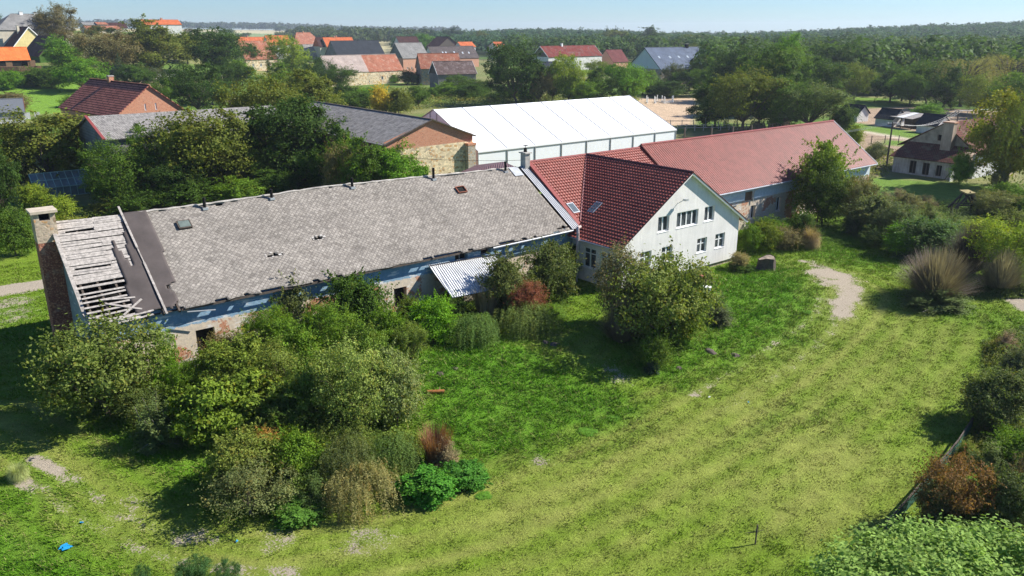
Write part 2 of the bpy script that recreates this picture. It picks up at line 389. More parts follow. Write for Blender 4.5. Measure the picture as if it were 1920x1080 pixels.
# ------------------------------------------------------------------ building helpers
def wall_poly(mb, org, ud, nrm, poly, holes=(), depth=.2):
    """an upright wall outline (u, z) with rectangular openings and their reveals"""
    org = Vector(org); ud = Vector(ud); nrm = Vector(nrm)
    P = lambda u, z, d=0: org + ud * u + Vector((0, 0, z)) - nrm * d
    loops = [[Vector((u, z, 0)) for u, z in poly]] + [[Vector((a, b, 0)), Vector((a, d, 0)), Vector((c, d, 0)), Vector((c, b, 0))] for a, b, c, d in holes]
    flat = [p for l in loops for p in l]; tris = tessellate_polygon(loops)
    vs = [P(p.x, p.y) for p in flat]; fs = []
    for t in tris:
        n = (vs[t[1]] - vs[t[0]]).cross(vs[t[2]] - vs[t[0]])
        fs.append(tuple(t) if n.dot(nrm) > 0 else tuple(t)[::-1])
    mb.add(vs, fs)
    for a, b, c, d in holes:
        for (u0, z0), (u1, z1) in (((a, b), (a, d)), ((a, d), (c, d)), ((c, d), (c, b)), ((c, b), (a, b))):
            mb.add([P(u0, z0), P(u1, z1), P(u1, z1, depth), P(u0, z0, depth)], [(0, 1, 2, 3)])
    # back of the wall
    vb = [P(u, z, depth + .02) for u, z in poly]
    if not holes: mb.add(vb, [tuple(range(len(vb)))[::-1]])
    return mb

def window(parent, org, ud, nrm, u0, z0, u1, z1, inset=.14, cols=2, fr=.07, transom=None, mat='frame', sill=True, label=None, glass='glass', name='window'):
    """frame with mullions, its panes and its sill; org etc. as for wall_poly"""
    org = Vector(org); ud = Vector(ud); nrm = Vector(nrm)
    P = lambda u, z, d: org + ud * u + Vector((0, 0, z)) - nrm * d
    m = MB(); w = u1 - u0
    d0 = inset - .03; dm = inset
    up = nrm
    def bar(a, b, c, d, wd): m.bar(P(a, b, dm), P(c, d, dm), wd, .06, up=up)
    h = fr / 2
    bar(u0 + h, z0, u0 + h, z1, fr); bar(u1 - h, z0, u1 - h, z1, fr)
    bar(u0 + fr, z0 + h, u1 - fr, z0 + h, fr); bar(u0 + fr, z1 - h, u1 - fr, z1 - h, fr)
    for i in range(1, cols):
        u = u0 + w * i / cols; m.bar(P(u, z0 + fr, dm), P(u, z1 - fr, dm), fr * 1.5, .064, up=up)
    if transom: m.bar(P(u0 + fr, z0 + (z1 - z0) * transom, dm), P(u1 - fr, z0 + (z1 - z0) * transom, dm), fr * .8, .058, up=up)
    o = m.build(name, M[mat], parent)
    if label: o['label'] = label
    g = MB(); a = [P(u0 + .01, z0 + .01, dm + .02), P(u1 - .01, z0 + .01, dm + .02), P(u1 - .01, z1 - .01, dm + .02), P(u0 + .01, z1 - .01, dm + .02)]
    g.slab(a, .02); g.build('pane', M[glass], o)
    if sill:
        s = MB(); s.bar(P(u0 - .03, z0 - .03, inset / 2 - .02), P(u1 + .03, z0 - .03, inset / 2 - .02), inset + .03, .035, up=(0, 0, 1)); s.build('sill', M[mat], o)
    return o

def tiled(name, eL, eR, rR, rL, mat, parent, tw=.33, th=.36, amp=.035, step=.035, nu=6, org=None, thick=.06, lipk=1.0):
    """a slope of pressed-metal tiles as real relief: waves along the eave, a step at each course"""
    eL, eR, rR, rL = (np.array(p, float) for p in (eL, eR, rR, rL))
    L = np.linalg.norm(eR - eL); S = np.linalg.norm(rL - eL); nc = max(2, round(L / tw)); nr = max(2, round(S / th))
    n = np.cross(eR - eL, rL - eL); n /= np.linalg.norm(n)
    s = np.linspace(0, 1, nc * nu + 1)
    vv = []; hh = []
    for i in range(nr):
        vv += [i / nr, (i + .12) / nr, (i + .985) / nr]; hh += [1.0, .82, 0.0]
    vv.append(1.0); hh.append(0.3)
    vv = np.array(vv); hh = np.array(hh)
    Sg, Vg = np.meshgrid(s, vv); Hg = np.repeat(hh[:, None], len(s), 1)
    ph = Sg * nc; wave = (1 - np.abs(np.sin(np.pi * ph)) ** 1.5) 
    wave = 1 - wave
    lip = np.where(Hg > .9, -.035 * wave * lipk, 0)
    P = ((1 - Vg)[..., None] * ((1 - Sg)[..., None] * eL + Sg[..., None] * eR) + Vg[..., None] * ((1 - Sg)[..., None] * rL + Sg[..., None] * rR))
    sd_ = (rL - eL) / S
    P = P + n * (amp * wave + step * Hg)[..., None] + sd_ * lip[..., None]
    if org is not None: P = P - np.array(org)
    R, C = Sg.shape; idx = np.arange(R * C).reshape(R, C)
    F = np.stack([idx[:-1, :-1], idx[:-1, 1:], idx[1:, 1:], idx[1:, :-1]], -1).reshape(-1, 4)
    uv = np.stack([Sg * L, Vg * S], -1).reshape(-1, 2)
    me = npmesh(name, P.reshape(-1, 3), F, mat, uv)
    # backing plate joined into the same mesh
    o = np.array(org) if org is not None else 0
    q = [eL - n * .005 - o, eR - n * .005 - o, rR - n * .005 - o, rL - n * .005 - o]; q2 = [p - n * thick for p in q]
    import bmesh
    bm = bmesh.new(); bm.from_mesh(me)
    vs = [bm.verts.new(p) for p in q + q2]
    for f in ((0, 1, 2, 3), (7, 6, 5, 4), (0, 4, 5, 1), (1, 5, 6, 2), (2, 6, 7, 3), (3, 7, 4, 0)): bm.faces.new([vs[i] for i in f])
    bm.to_mesh(me); bm.free()
    return link(name, me, parent)

MATS = {}
def rt(key, *a, **k):
    if key not in MATS: MATS[key] = m_rooftile("roof_" + key, *a, **k)
    return MATS[key]
def wm(key, col, dirt=.2):
    if key not in MATS: MATS[key] = m_stucco("wall_" + key, col, dirt)
    return MATS[key]

def house(name, label, cat, xl, xr, yb, ye, yr, W, wall, roof, ang=8, ridge='a', group=None, wins=(), chim=(), over=.35, gable=None, glab=None,
          hip=False, sky=(), base=None, rmat2=None, split=None, wind='glass', L=None, eh=None, rh=None, verge=None):
    """a ridged building seen from afar. Its near long wall (or near gable, ridge='d') stands on the ground seen at xl..xr, yb"""
    P0 = at(xl, yb) if base is None else np.array(base, float)
    if np.hypot(P0[0], P0[1]) > 720: k_ = 600 / np.hypot(P0[0], P0[1]); P0 = np.array([P0[0] * k_, P0[1] * k_, 0]); P0[2] = H1(P0[0], P0[1])
    A = math.radians(ang); a = np.array([math.cos(A), math.sin(A), 0]); d = np.array([-math.sin(A), math.cos(A), 0])
    if L is None:
        lo_, hi_ = 1.0, 120.0
        for _ in range(40):
            m_ = (lo_ + hi_) / 2
            if pxof(P0 + a * m_)[0] < xr: lo_ = m_
            else: hi_ = m_
        L = lo_
    z0 = P0[2]; eh = eh or zat(P0[0], P0[1], ye) - z0
    mid = P0 + (d * W / 2 if ridge == 'a' else a * L / 2)
    rh = rh or zat(mid[0], mid[1], yr) - z0
    eh = min(9, max(1.8, eh)); rh = min(eh + W * .6, max(eh + .8, rh))
    root = empty(name, tuple(P0), label, cat, group, A)
    LX, LY = L, W; b0 = -1.0
    m = MB()
    def wl(org, ud, n, poly, hs): wall_poly(m, org, ud, n, poly, hs)
    hs = {k: [w_[1:5] for w_ in wins if w_[0] == k] for k in 'flrb'}
    gx = ridge == 'd'   # gables on the front and back
    def poly(Lw, g):
        return [(0, b0), (Lw, b0), (Lw, eh)] + ([(Lw / 2, rh)] if g and not hip else []) + [(0, eh)]
    sides = dict(f=((0, 0, 0), (1, 0, 0), (0, -1, 0), LX, gx), l=((0, LY, 0), (0, -1, 0), (-1, 0, 0), LY, not gx),
                 r=((LX, 0, 0), (0, 1, 0), (1, 0, 0), LY, not gx), b=((LX, LY, 0), (-1, 0, 0), (0, 1, 0), LX, gx))
    for k, (o_, u_, n_, Lw, g) in sides.items():
        if g and gable and not hip:
            wl(o_, u_, n_, [(0, b0), (Lw, b0), (Lw, eh), (0, eh)], [h_ for h_ in hs[k] if h_[3] < eh])
            gm = MB(); wall_poly(gm, o_, u_, n_, [(0, eh), (Lw, eh), (Lw / 2, rh)], [h_ for h_ in hs[k] if h_[1] >= eh]); gm.build('gable', gable, root)
        else: wl(o_, u_, n_, poly(Lw, g), hs[k])
    m.build('wall', wall, root)
    for w_ in wins:
        o_, u_, n_, Lw, g = sides[w_[0]]
        window(root, o_, u_, n_, *w_[1:5], cols=w_[5] if len(w_) > 5 else 2, inset=.1, fr=.09, glass=wind, mat=w_[6] if len(w_) > 6 else 'frame')
    # roof
    ov = over; t = .12
    if not gx:
        sl = (rh - eh) / (W / 2); e = eh - sl * ov
        hx = (W / 2 * .9) if hip else -ov
        f = [(-ov, -ov, e), (LX + ov, -ov, e), (LX - hx, W / 2, rh), (hx, W / 2, rh)]
        b = [(LX + ov, W + ov, e), (-ov, W + ov, e), (hx, W / 2, rh), (LX - hx, W / 2, rh)]
        ends = [[(-ov, W + ov, e), (-ov, -ov, e), (hx, W / 2, rh)], [(LX + ov, -ov, e), (LX + ov, W + ov, e), (LX - hx, W / 2, rh)]]
        rp = [(hx, W / 2, rh + .03), (LX - hx, W / 2, rh + .03)]
    else:
        sl = (rh - eh) / (LX / 2); e = eh - sl * ov; hy = (LX / 2 * .9) if hip else -ov
        f = [(-ov, W + ov, e), (-ov, -ov, e), (LX / 2, hy, rh), (LX / 2, W - hy, rh)]
        b = [(LX + ov, -ov, e), (LX + ov, W + ov, e), (LX / 2, W - hy, rh), (LX / 2, hy, rh)]
        ends = [[(-ov, -ov, e), (LX + ov, -ov, e), (LX / 2, hy, rh)], [(LX + ov, W + ov, e), (-ov, W + ov, e), (LX / 2, W - hy, rh)]]
        rp = [(LX / 2, hy, rh + .03), (LX / 2, W - hy, rh + .03)]
    up = lambda q: [(x, y, z + t) for x, y, z in q]
    mm = MB()
    if split and not gx:
        s_ = split; x_ = -ov + (LX + 2 * ov) * s_
        q1 = [f[0], (x_, -ov, e), (x_, W / 2, rh), f[3]]; q2 = [(x_ + .01, -ov, e - .12), (f[1][0], -ov, e - .12), (f[2][0], W / 2, rh - .1), (x_ + .01, W / 2, rh - .1)]
        mm.slab(up(q1), t); mm.slab(up(b), t); ro = mm.build('roof', roof, root)
        m2 = MB(); m2.slab(up(q2), t); m2.build('roof', rmat2, root)
    else:
        mm.slab(up(f), t); mm.slab(up(b), t)
        if hip:
            for q in ends:
                V = up(q); c = Vector(V[1]) - Vector(V[0]); mm.add(V, [(0, 1, 2)], [(0, 0), (c.length, 0), (c.length / 2, W / 2)])
        ro = mm.build('roof', roof, root)
    rc = MB(); rc.tube([(p[0], p[1], p[2] + t) for p in rp], .13, 6); rc.build('ridge_cap', roof, ro)
    if verge and not gx:
        vm = MB()
        for x_ in (-ov - .03, LX + ov + .03):
            vm.bar((x_, -ov, e + .02), (x_, W / 2, rh + .02), .06, .3); vm.bar((x_, W + ov, e + .02), (x_, W / 2, rh + .02), .06, .3)
        vm.build('bargeboard', verge, root)
    elif verge:
        vm = MB()
        for y_ in (-ov - .03,):
            vm.bar((-ov, y_, e + .02), (LX / 2, y_, rh + .02), .06, .3); vm.bar((LX + ov, y_, e + .02), (LX / 2, y_, rh + .02), .06, .3)
        vm.build('bargeboard', verge, root)
    for (u, v, s_, ht, cm) in chim:     # along, across (0..1), size, height over ridge
        x_, y_ = u * LX, v * W; c = MB(); zz = eh; top = rh + ht
        c.box(x_ - s_ / 2, y_ - s_ / 2, zz, x_ + s_ / 2, y_ + s_ / 2, top); co = c.build('chimney', cm, ro)
        k = MB(); k.box(x_ - s_ / 2 - .07, y_ - s_ / 2 - .07, top + .002, x_ + s_ / 2 + .07, y_ + s_ / 2 + .07, top + .14); k.build('cap', M['concrete'], co)
    for (u, v) in sky:                  # roof windows on the near slope
        q = [Vector(p) for p in up(f)]; p = q[0].lerp(q[1], u).lerp(q[3].lerp(q[2], u), v); n = (q[1] - q[0]).cross(q[3] - q[0]).normalized()
        ax = (q[1] - q[0]).normalized(); ay = n.cross(ax); c = p + n * .08
        k = MB(); k.slab([c - ax * .4 - ay * .6, c + ax * .4 - ay * .6, c + ax * .4 + ay * .6, c - ax * .4 + ay * .6], .1); so = k.build('roof_window', M['galvs'], ro)
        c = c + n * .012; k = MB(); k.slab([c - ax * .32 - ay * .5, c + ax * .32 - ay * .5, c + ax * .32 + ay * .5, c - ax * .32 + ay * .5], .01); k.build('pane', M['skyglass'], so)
    root['_L'] = L; root['_e'] = eh; root['_r'] = rh
    return root
M['dimglass'] = m_plain("dim_roof_glass", (.10, .125, .14), .25, .15, 2, .5)
M['skyglass'] = m_plain("sky_tinted_glass", (.38, .46, .54), .12, .1, 2, .8)  # pale blue base colour stands for the reflected sky

# ------------------------------------------------------------------ plants
def quads(C, N, size, rng, asp=.62, fold=0):
    """diamond leaves centred at C facing N"""
    n = len(C); size = size * (.75 + .6 * vnoise(C[:, 0] * 9, C[:, 1] * 9 + C[:, 2] * 7, 5))[:, None]; t = rng.normal(size=(n, 3)); N = N / (np.linalg.norm(N, axis=1, keepdims=True) + 1e-9)
    t -= N * (t * N).sum(1, keepdims=True); t /= np.linalg.norm(t, axis=1, keepdims=True) + 1e-9
    b = np.cross(N, t); s = size * rng.uniform(.6, 1.35, (n, 1))
    V = np.stack([C - t * s * .5, C + b * s * asp * .5, C + t * s * .5, C - b * s * asp * .5], 1).reshape(-1, 3)
    F = np.arange(4 * n).reshape(n, 4)
    return V, F

def leafmesh(name, C, N, size, rng, v, w, asp=.62):
    V, F = quads(C, N, size, rng, asp)
    return npmesh(name, V, F, M['leaf'], attrs=dict(v=('FACE', 'FLOAT', v), w=('FACE', 'FLOAT', w)))

def unit(a): return a / (np.linalg.norm(a, axis=-1, keepdims=True) + 1e-9)

def crown(seed, nl=13, nc=15, nf=70, leaf=.024, cz=.6, rx=.5, rz=.4, lr=.2, trunk=.22, cr=.3, gap=.0, flat=1.0, up=.35, taper=0.0, tw=.02, limbs=True, shoots=70, sl=1.0):
    """a unit tree (height 1, width 1): lobes of clumps of leaves on real limbs. returns (crown mesh, trunk mesh)"""
    rng = np.random.default_rng(seed)
    d = unit(rng.normal(size=(nl * 3, 3)))
    # spread the lobes
    keep = [0]
    for i in range(1, len(d)):
        if len(keep) >= nl: break
        if min(np.linalg.norm(d[i] - d[k]) for k in keep) > 1.55 / math.sqrt(nl): keep.append(i)
    d = d[keep]; nl = len(d)
    lrr = lr * rng.uniform(.6, 1.45, nl)
    sc = np.array([rx, rx, rz]); LC = d * (sc - lrr[:, None] * .8) * rng.uniform(.66, 1.16, (nl, 1)) + [0, 0, cz]
    if taper: LC[:, :2] *= np.clip(1.15 - taper * (LC[:, 2:3] - cz) / rz, .15, 1.6)
    LC = np.vstack([LC, [[0, 0, cz]]]); lrr = np.append(lrr, lr * 1.2)
    C = []; N = []; v = []; w = []
    for i in range(len(LC)):
        e = unit(rng.normal(size=(nc, 3)) + [0, 0, up]); cc = LC[i] + e * lrr[i] * rng.uniform(.55, 1.05, (nc, 1)) * [1, 1, flat]
        for c, ee in zip(cc, e):
            k = int(nf * rng.uniform(.5, 1.4)); r = lrr[i] * cr * rng.uniform(.7, 1.5)
            g = rng.normal(size=(k, 3)) * .55; p = c + g * r * [1, 1, .7]
            C.append(p); N.append(ee * .8 + unit(c - [0, 0, cz - .1]) * .5 + rng.normal(size=(k, 3)) * .75 + [0, 0, .3])
            v.append(np.clip(rng.normal(.45, .13) + rng.normal(0, .12, k), 0, 1)); w.append(np.clip(rng.uniform(0, .8) + rng.normal(0, .18, k), 0, 1))
    for _ in range(shoots):      # stray sprays that break the outline
        i = rng.integers(len(LC)); e = unit(rng.normal(size=3) + [0, 0, .45]); st = LC[i] + e * lrr[i] * .9; L = rng.uniform(.07, .20) * sl; k = int(nf * .55)
        t = rng.uniform(0, 1, k); e2 = unit(e + rng.normal(size=3) * .4 + [0, 0, .2]); C.append(st + (e2 * L)[None] * t[:, None] - np.array([0, 0, .05])[None] * (t ** 2)[:, None] + rng.normal(size=(k, 3)) * .022 * (1.2 - t[:, None]))
        N.append(e * .5 + rng.normal(size=(k, 3)) * .8 + [0, 0, .4]); v.append(np.clip(rng.normal(.55, .12) + rng.normal(0, .12, k), 0, 1)); w.append(np.clip(rng.uniform(0, .9) + rng.normal(0, .15, k), 0, 1))
    C = np.vstack(C); N = np.vstack(N); C[:, 2] = np.maximum(C[:, 2], .01)
    cm = leafmesh("crown", C, N, leaf, rng, np.concatenate(v), np.concatenate(w))
    m = MB()
    base = [(0, 0, -.03), (rng.normal() * .01, rng.normal() * .01, trunk * .5), (rng.normal() * .015, rng.normal() * .015, trunk)]
    m.tube(base, [tw * 1.4, tw, tw * .85], 7)
    top = Vector(base[-1])
    for i in range(len(LC) if limbs else 0):
        e = Vector(LC[i]); mid = top.lerp(e, .5) + Vector(rng.normal(size=3) * .02)
        m.tube([top, mid, e], [tw * .55, tw * .34, tw * .12], 5)
        for _ in range(3):
            q = e + Vector(unit(rng.normal(size=3)) * lrr[i] * .9); m.tube([mid.lerp(e, .6), q], [tw * .16, tw * .04], 4)
    t_ = m.build("trunk", M['bark']); tm = t_.data; bpy.data.objects.remove(t_)
    return cm, tm

def conifer(seed, n=26, leaf=.02, rad=.5, droop=.25, per=130):
    rng = np.random.default_rng(seed); C = []; N = []; v = []; w = []
    m = MB(); m.tube([(0, 0, -.03), (0, 0, .5), (0, 0, 1)], [.022, .014, .003], 6)
    for i in range(n):
        z = .06 + .93 * (i / n); R = rad * (1 - z) ** .85 * 1.02 + .015; nb = max(4, int(11 * (1 - z) + 3))
        for b in range(nb):
            a = rng.uniform(0, 2 * math.pi); L = R * rng.uniform(.75, 1.12); k = int(per * (L / rad) + 14)
            s = rng.uniform(.1, 1, k) ** .7; wd = .09 * (1 - s) + .02
            x = s * L; y = rng.normal(size=k) * wd * L * 2.2; zz = z - droop * L * s ** 1.5 + rng.normal(size=k) * .008
            C.append(np.stack([x * math.cos(a) - y * math.sin(a), x * math.sin(a) + y * math.cos(a), zz], 1))
            N.append(np.array([math.cos(a) * .5, math.sin(a) * .5, 1]) + rng.normal(size=(k, 3)) * .55)
            v.append(np.clip(.25 + .4 * s + rng.normal(0, .1, k), 0, 1)); w.append(rng.uniform(.2, .6, k))
    C = np.vstack(C); t_ = m.build("trunk", M['bark']); tm = t_.data; bpy.data.objects.remove(t_)
    return leafmesh("crown", C, np.vstack(N), leaf, rng, np.concatenate(v), np.concatenate(w), .45), tm

def weeping(seed, nl=34, leaf=.02, rx=.48, cz=.72, strands=9, per=46, drop=.42):
    """long hanging strands of narrow leaves round a domed crown"""
    rng = np.random.default_rng(seed); C = []; N = []; v = []; w = []; m = MB()
    m.tube([(0, 0, -.03), (.01, 0, .2), (0, .01, .38)], [.03, .022, .018], 7)
    for i in range(nl):
        a = rng.uniform(0, 2 * math.pi); rr = rx * math.sqrt(rng.uniform(.05, 1)); zt = cz + .25 * (1 - (rr / rx) ** 2) + rng.normal() * .03
        c = np.array([rr * math.cos(a), rr * math.sin(a), zt]); m.tube([(0, 0, .34), (c[0] * .5, c[1] * .5, zt * .85), tuple(c)], [.012, .007, .002], 4)
        sh = rng.normal(.5, .12)
        for s in range(strands):
            o = c + rng.normal(size=3) * [.06, .06, .03]; L = drop * rng.uniform(.5, 1.2) * (.5 + rr / rx * .6); t = np.sort(rng.uniform(0, 1, per))
            out = unit(np.array([o[0], o[1], 0])) * .06
            p = o + out * (np.sin(t * 1.6))[:, None] + np.stack([0 * t, 0 * t, -t * L], 1) + rng.normal(size=(per, 3)) * .009
            C.append(p); N.append(out * 8 + rng.normal(size=(per, 3)) * .6 + [0, 0, .5]); v.append(np.clip(sh + rng.normal(0, .12, per), 0, 1)); w.append(np.clip(rng.uniform(.2, .9) + rng.normal(0, .1, per), 0, 1))
    C = np.vstack(C); C[:, 2] = np.maximum(C[:, 2], .02)
    t_ = m.build("trunk", M['bark']); tm = t_.data; bpy.data.objects.remove(t_)
    return leafmesh("crown", C, np.vstack(N), leaf, rng, np.concatenate(v), np.concatenate(w), .35), tm

def blades(name, seed, n, h=1.0, spread=.5, lean=.9, wd=.012, segs=3, curve=.5, mat=None, base=.12, vlo=.2, vhi=.8):
    """a tuft of arching blades or twigs, unit height"""
    rng = np.random.default_rng(seed)
    a = rng.uniform(0, 2 * math.pi, n); r0 = base * np.sqrt(rng.uniform(0, 1, n)); el = rng.uniform(.0, 1, n) ** .8 * lean
    L = h * rng.uniform(.6, 1.05, n); b0 = np.stack([r0 * np.cos(a), r0 * np.sin(a), 0 * a], 1); a2 = a + rng.normal(0, .35, n)
    V = np.zeros((n, segs + 1, 2, 3)); p = b0.copy(); el_ = el.copy()
    side = np.stack([-np.sin(a2), np.cos(a2), 0 * a2], 1)
    for s in range(segs + 1):
        wv = wd * (1 - s / (segs + .35)) * rng.uniform(.8, 1.2, n)
        V[:, s, 0] = p - side * wv[:, None] / 2; V[:, s, 1] = p + side * wv[:, None] / 2
        dirv = np.stack([np.sin(el_) * np.cos(a2), np.sin(el_) * np.sin(a2), np.cos(el_)], 1); p = p + dirv * (L / segs)[:, None]; el_ = el_ + curve * rng.uniform(.3, 1.3, n) / segs * 1.4
    V[..., 2] = np.maximum(V[..., 2], .005)
    V[..., :2] *= .52 / np.percentile(np.hypot(V[:, -1, 0, 0], V[:, -1, 0, 1]), 90); V[..., 2] /= np.percentile(V[..., 2].max(axis=(1, 2)), 92)
    idx = np.arange(n * (segs + 1) * 2).reshape(n, segs + 1, 2)
    F = np.stack([idx[:, :-1, 0], idx[:, :-1, 1], idx[:, 1:, 1], idx[:, 1:, 0]], -1).reshape(-1, 4)
    vv = np.repeat(np.clip(rng.uniform(vlo, vhi, n), 0, 1), segs); ww = np.repeat(rng.uniform(.2, .85, n), segs)
    return npmesh(name, V.reshape(-1, 3), F, mat or M['leaf'], attrs=dict(v=('FACE', 'FLOAT', vv), w=('FACE', 'FLOAT', ww)))

def plume(seed, n=190, per=100, leaf=.034):
    """a feathery bush: arching sprays set with fine leaves"""
    rng = np.random.default_rng(seed); C = []; N = []; v = []; w = []; m = MB()
    for i in range(n):
        a = rng.uniform(0, 2 * math.pi); el = rng.uniform(0, 1) ** .65 * 1.35; L = rng.uniform(.55, 1.05) * (1 - .32 * math.sin(el)); t = np.sort(rng.uniform(.15, 1, per)) 
        dr = .30 * t ** 2 * math.sin(el); rr = np.sin(el) * L * t * .62; zz = np.cos(el) * L * t - dr * .8 + .06
        p = np.stack([rr * math.cos(a), rr * math.sin(a), zz], 1) + rng.normal(size=(per, 3)) * (.012 + .02 * t[:, None]); C.append(p)
        N.append(np.array([math.cos(a) * math.sin(el), math.sin(a) * math.sin(el), .6 + math.cos(el)]) + rng.normal(size=(per, 3)) * .55)
        v.append(np.clip(rng.normal(.45, .16) + .15 * (t - .5) + rng.normal(0, .1, per), 0, 1)); w.append(np.clip(rng.uniform(.1, .85) + rng.normal(0, .1, per), 0, 1))
        if i % 5 == 0: m.tube([(0, 0, 0), tuple(p[per // 2]), tuple(p[-1])], [.008, .005, .002], 4)
    C = np.vstack(C); C[:, 2] = np.maximum(C[:, 2], .01); t_ = m.build("trunk", M['twig']); tm = t_.data; bpy.data.objects.remove(t_)
    return leafmesh("crown", C, np.vstack(N), leaf, rng, np.concatenate(v), np.concatenate(w), .38), tm

PR = {}
def protos():
    PR['round'] = [crown(11 + i, nl=18 + i, leaf=.026, cz=.53, rz=.46, nf=76, trunk=.14, lr=.18 + .008 * i) for i in range(4)]
    PR['tall'] = [crown(31 + i, nl=19, leaf=.022, cz=.54, rx=.5, rz=.46, lr=.165, trunk=.12, up=.6) for i in range(2)]
    PR['fine'] = [crown(41 + i, nl=20, nc=17, nf=64, leaf=.020, cz=.53, rz=.46, lr=.16, cr=.4, trunk=.14, shoots=120, sl=1.3) for i in range(2)]
    PR['shrub'] = [crown(51 + i, nl=16, nc=16, nf=70, leaf=.032, cz=.47, rx=.5, rz=.5, lr=.22, trunk=.12, cr=.40, tw=.014, shoots=150, sl=1.7) for i in range(4)]
    PR['airy'] = [crown(61 + i, nl=20, nc=15, nf=34, leaf=.027, cz=.54, rx=.52, rz=.46, lr=.15, trunk=.16, cr=.5, tw=.018, shoots=130, sl=1.5) for i in range(2)]
    PR['mound'] = [crown(71 + i, nl=26, nc=14, nf=60, leaf=.05, cz=.35, rx=.5, rz=.6, lr=.16, trunk=.05, cr=.45, tw=.01) for i in range(2)]
    PR['con'] = [conifer(81), conifer(82, n=22, droop=.12)]
    PR['pine'] = [crown(85, nl=11, nc=14, nf=70, leaf=.022, cz=.62, rx=.42, rz=.36, lr=.17, trunk=.3, flat=.55)]
    PR['weep'] = [weeping(91), weeping(92, nl=40)]
    PR['fall'] = [(weeping(95, nl=60, cz=.55, drop=.75, leaf=.026, rx=.40, strands=8)[0], None), (weeping(96, nl=60, cz=.5, drop=.8, leaf=.026, rx=.42, strands=8)[0], None)]
    PR['tuft'] = [(blades("foliage", 101 + i, 2600, spread=.5, lean=.8, curve=1.9, wd=.026, segs=4, base=.3), None) for i in range(2)]
    PR['reed'] = [(blades("foliage", 111, 650, lean=.4, curve=.45, wd=.04, base=.35), None)]
    PR['twigs'] = [(blades("foliage", 121, 4000, lean=1.25, curve=.10, wd=.019, base=.16, segs=2), None)]
    PR['fir'] = [plume(131), plume(132), plume(133)]
PIDX = {}
def plant(kind, name, label, cat, x, y, hgt_m, wid_m, col, group=None, rz=None, dep=None, z=None, var=None, lean=None):
    L = PR[kind]; i = PIDX.get(kind, 0); PIDX[kind] = i + 1
    cm, tm = L[(i if var is None else var) % len(L)]
    rg = random.Random(i * 77 + len(kind)); rz = rg.uniform(0, 6.28) if rz is None else rz
    root = empty(name, (x, y, H1(x, y) - .03 if z is None else z), label, cat, group, rz)
    root.scale = (wid_m, dep or wid_m, hgt_m)
    if lean: root.rotation_euler = (lean[0], lean[1], rz)
    c = link('crown' if tm else 'foliage', cm, root); c.color = (*col, 1)
    if tm: link('trunk', tm, root)
    return root

def tree(kind, cx, yb, yt, wpx, col, label, group=None, name='tree', cat='tree', var=None, wk=1.0, hmax=22, k=(1.03, 1.12)):
    """stands where the photograph shows its foot; its height and spread are read off there"""
    p = at(cx, yb); D = (np.array([p[0], p[1], p[2]]) - CAM) @ FW
    hh = zat(p[0], p[1], yt) - p[2]; ww = wpx * D / FPX
    # the near half of a wide crown rises against the view: take that off
    hh = min(hmax, max(.3, hh * k[0])); ww *= k[1]
    return plant(kind, name, label, cat, p[0], p[1], hh, ww * wk, col, group, var=var)
protos()
# ================================================================== GROUND
LANE = [(-40, 800), (20, 840), (110, 900), (200, 965), (330, 1010), (500, 1030), (700, 1005), (900, 950), (1100, 865), (1300, 765), (1450, 680), (1550, 600), (1590, 545)]
LANEW = np.array([at(*p)[:2] for p in LANE])
def sdist(P, line):
    best = np.full(len(P), 1e9)
    for a, b in zip(line[:-1], line[1:]):
        ab = b - a; t = np.clip(((P - a) @ ab) / (ab @ ab + 1e-9), 0, 1); best = np.minimum(best, np.linalg.norm(P - a - t[:, None] * ab, axis=1))
    return best
def inpoly(P, poly):
    poly = np.asarray(poly)[:, :2]; ins = np.zeros(len(P), bool); j = len(poly) - 1
    for i in range(len(poly)):
        xi, yi = poly[i]; xj, yj = poly[j]
        ins ^= ((yi > P[:, 1]) != (yj > P[:, 1])) & (P[:, 0] < (xj - xi) * (P[:, 1] - yi) / (yj - yi + 1e-12) + xi); j = i
    d = sdist(P, np.vstack([poly, poly[:1]])); return np.where(ins, d, -d)
W_ = lambda pts: np.array([at(*p)[:2] for p in pts])
GRAVEL = W_([(1500, 486), (1545, 492), (1600, 515), (1640, 530), (1625, 560), (1595, 602), (1545, 600), (1530, 575), (1545, 545), (1500, 510)])
GRAV2 = W_([(1862, 545), (1920, 535), (2000, 540), (2000, 610), (1920, 582)])
YARD = W_([(-150, 545), (0, 555), (82, 550), (78, 590), (20, 618), (-150, 640)])
PATHL = W_([(-200, 560), (0, 545), (90, 530)])
LUSH1 = W_([(770, 660), (880, 640), (1000, 650), (1090, 690), (1180, 740), (1190, 780), (1040, 830), (930, 860), (850, 850)])
LUSH2 = W_([(1200, 640), (1300, 560), (1350, 510), (1480, 505), (1540, 570), (1520, 640), (1400, 680), (1280, 720), (1190, 700)])
LUSH3 = W_([(1480, 420), (1600, 415), (1650, 450), (1640, 500), (1540, 480), (1470, 450)])
LUSHL = W_([(-60, 900), (60, 900), (150, 990), (260, 1040), (260, 1200), (-200, 1200)])
LUSHC = W_([(190, 800), (420, 830), (480, 900), (420, 960), (330, 930), (250, 880)])
SAND = [W_(p) for p in ([(1150, 192), (1210, 183), (1310, 184), (1300, 236), (1215, 236)], [(1590, 205), (1700, 200), (1900, 210), (1900, 330), (1780, 300), (1700, 290), (1640, 330), (1600, 290)],
                        [(1600, 245), (1650, 246), (1760, 268), (1760, 274), (1650, 254)])]
SANDC = [(.50, .37, .25), (.34, .25, .17), (.55, .47, .36)]
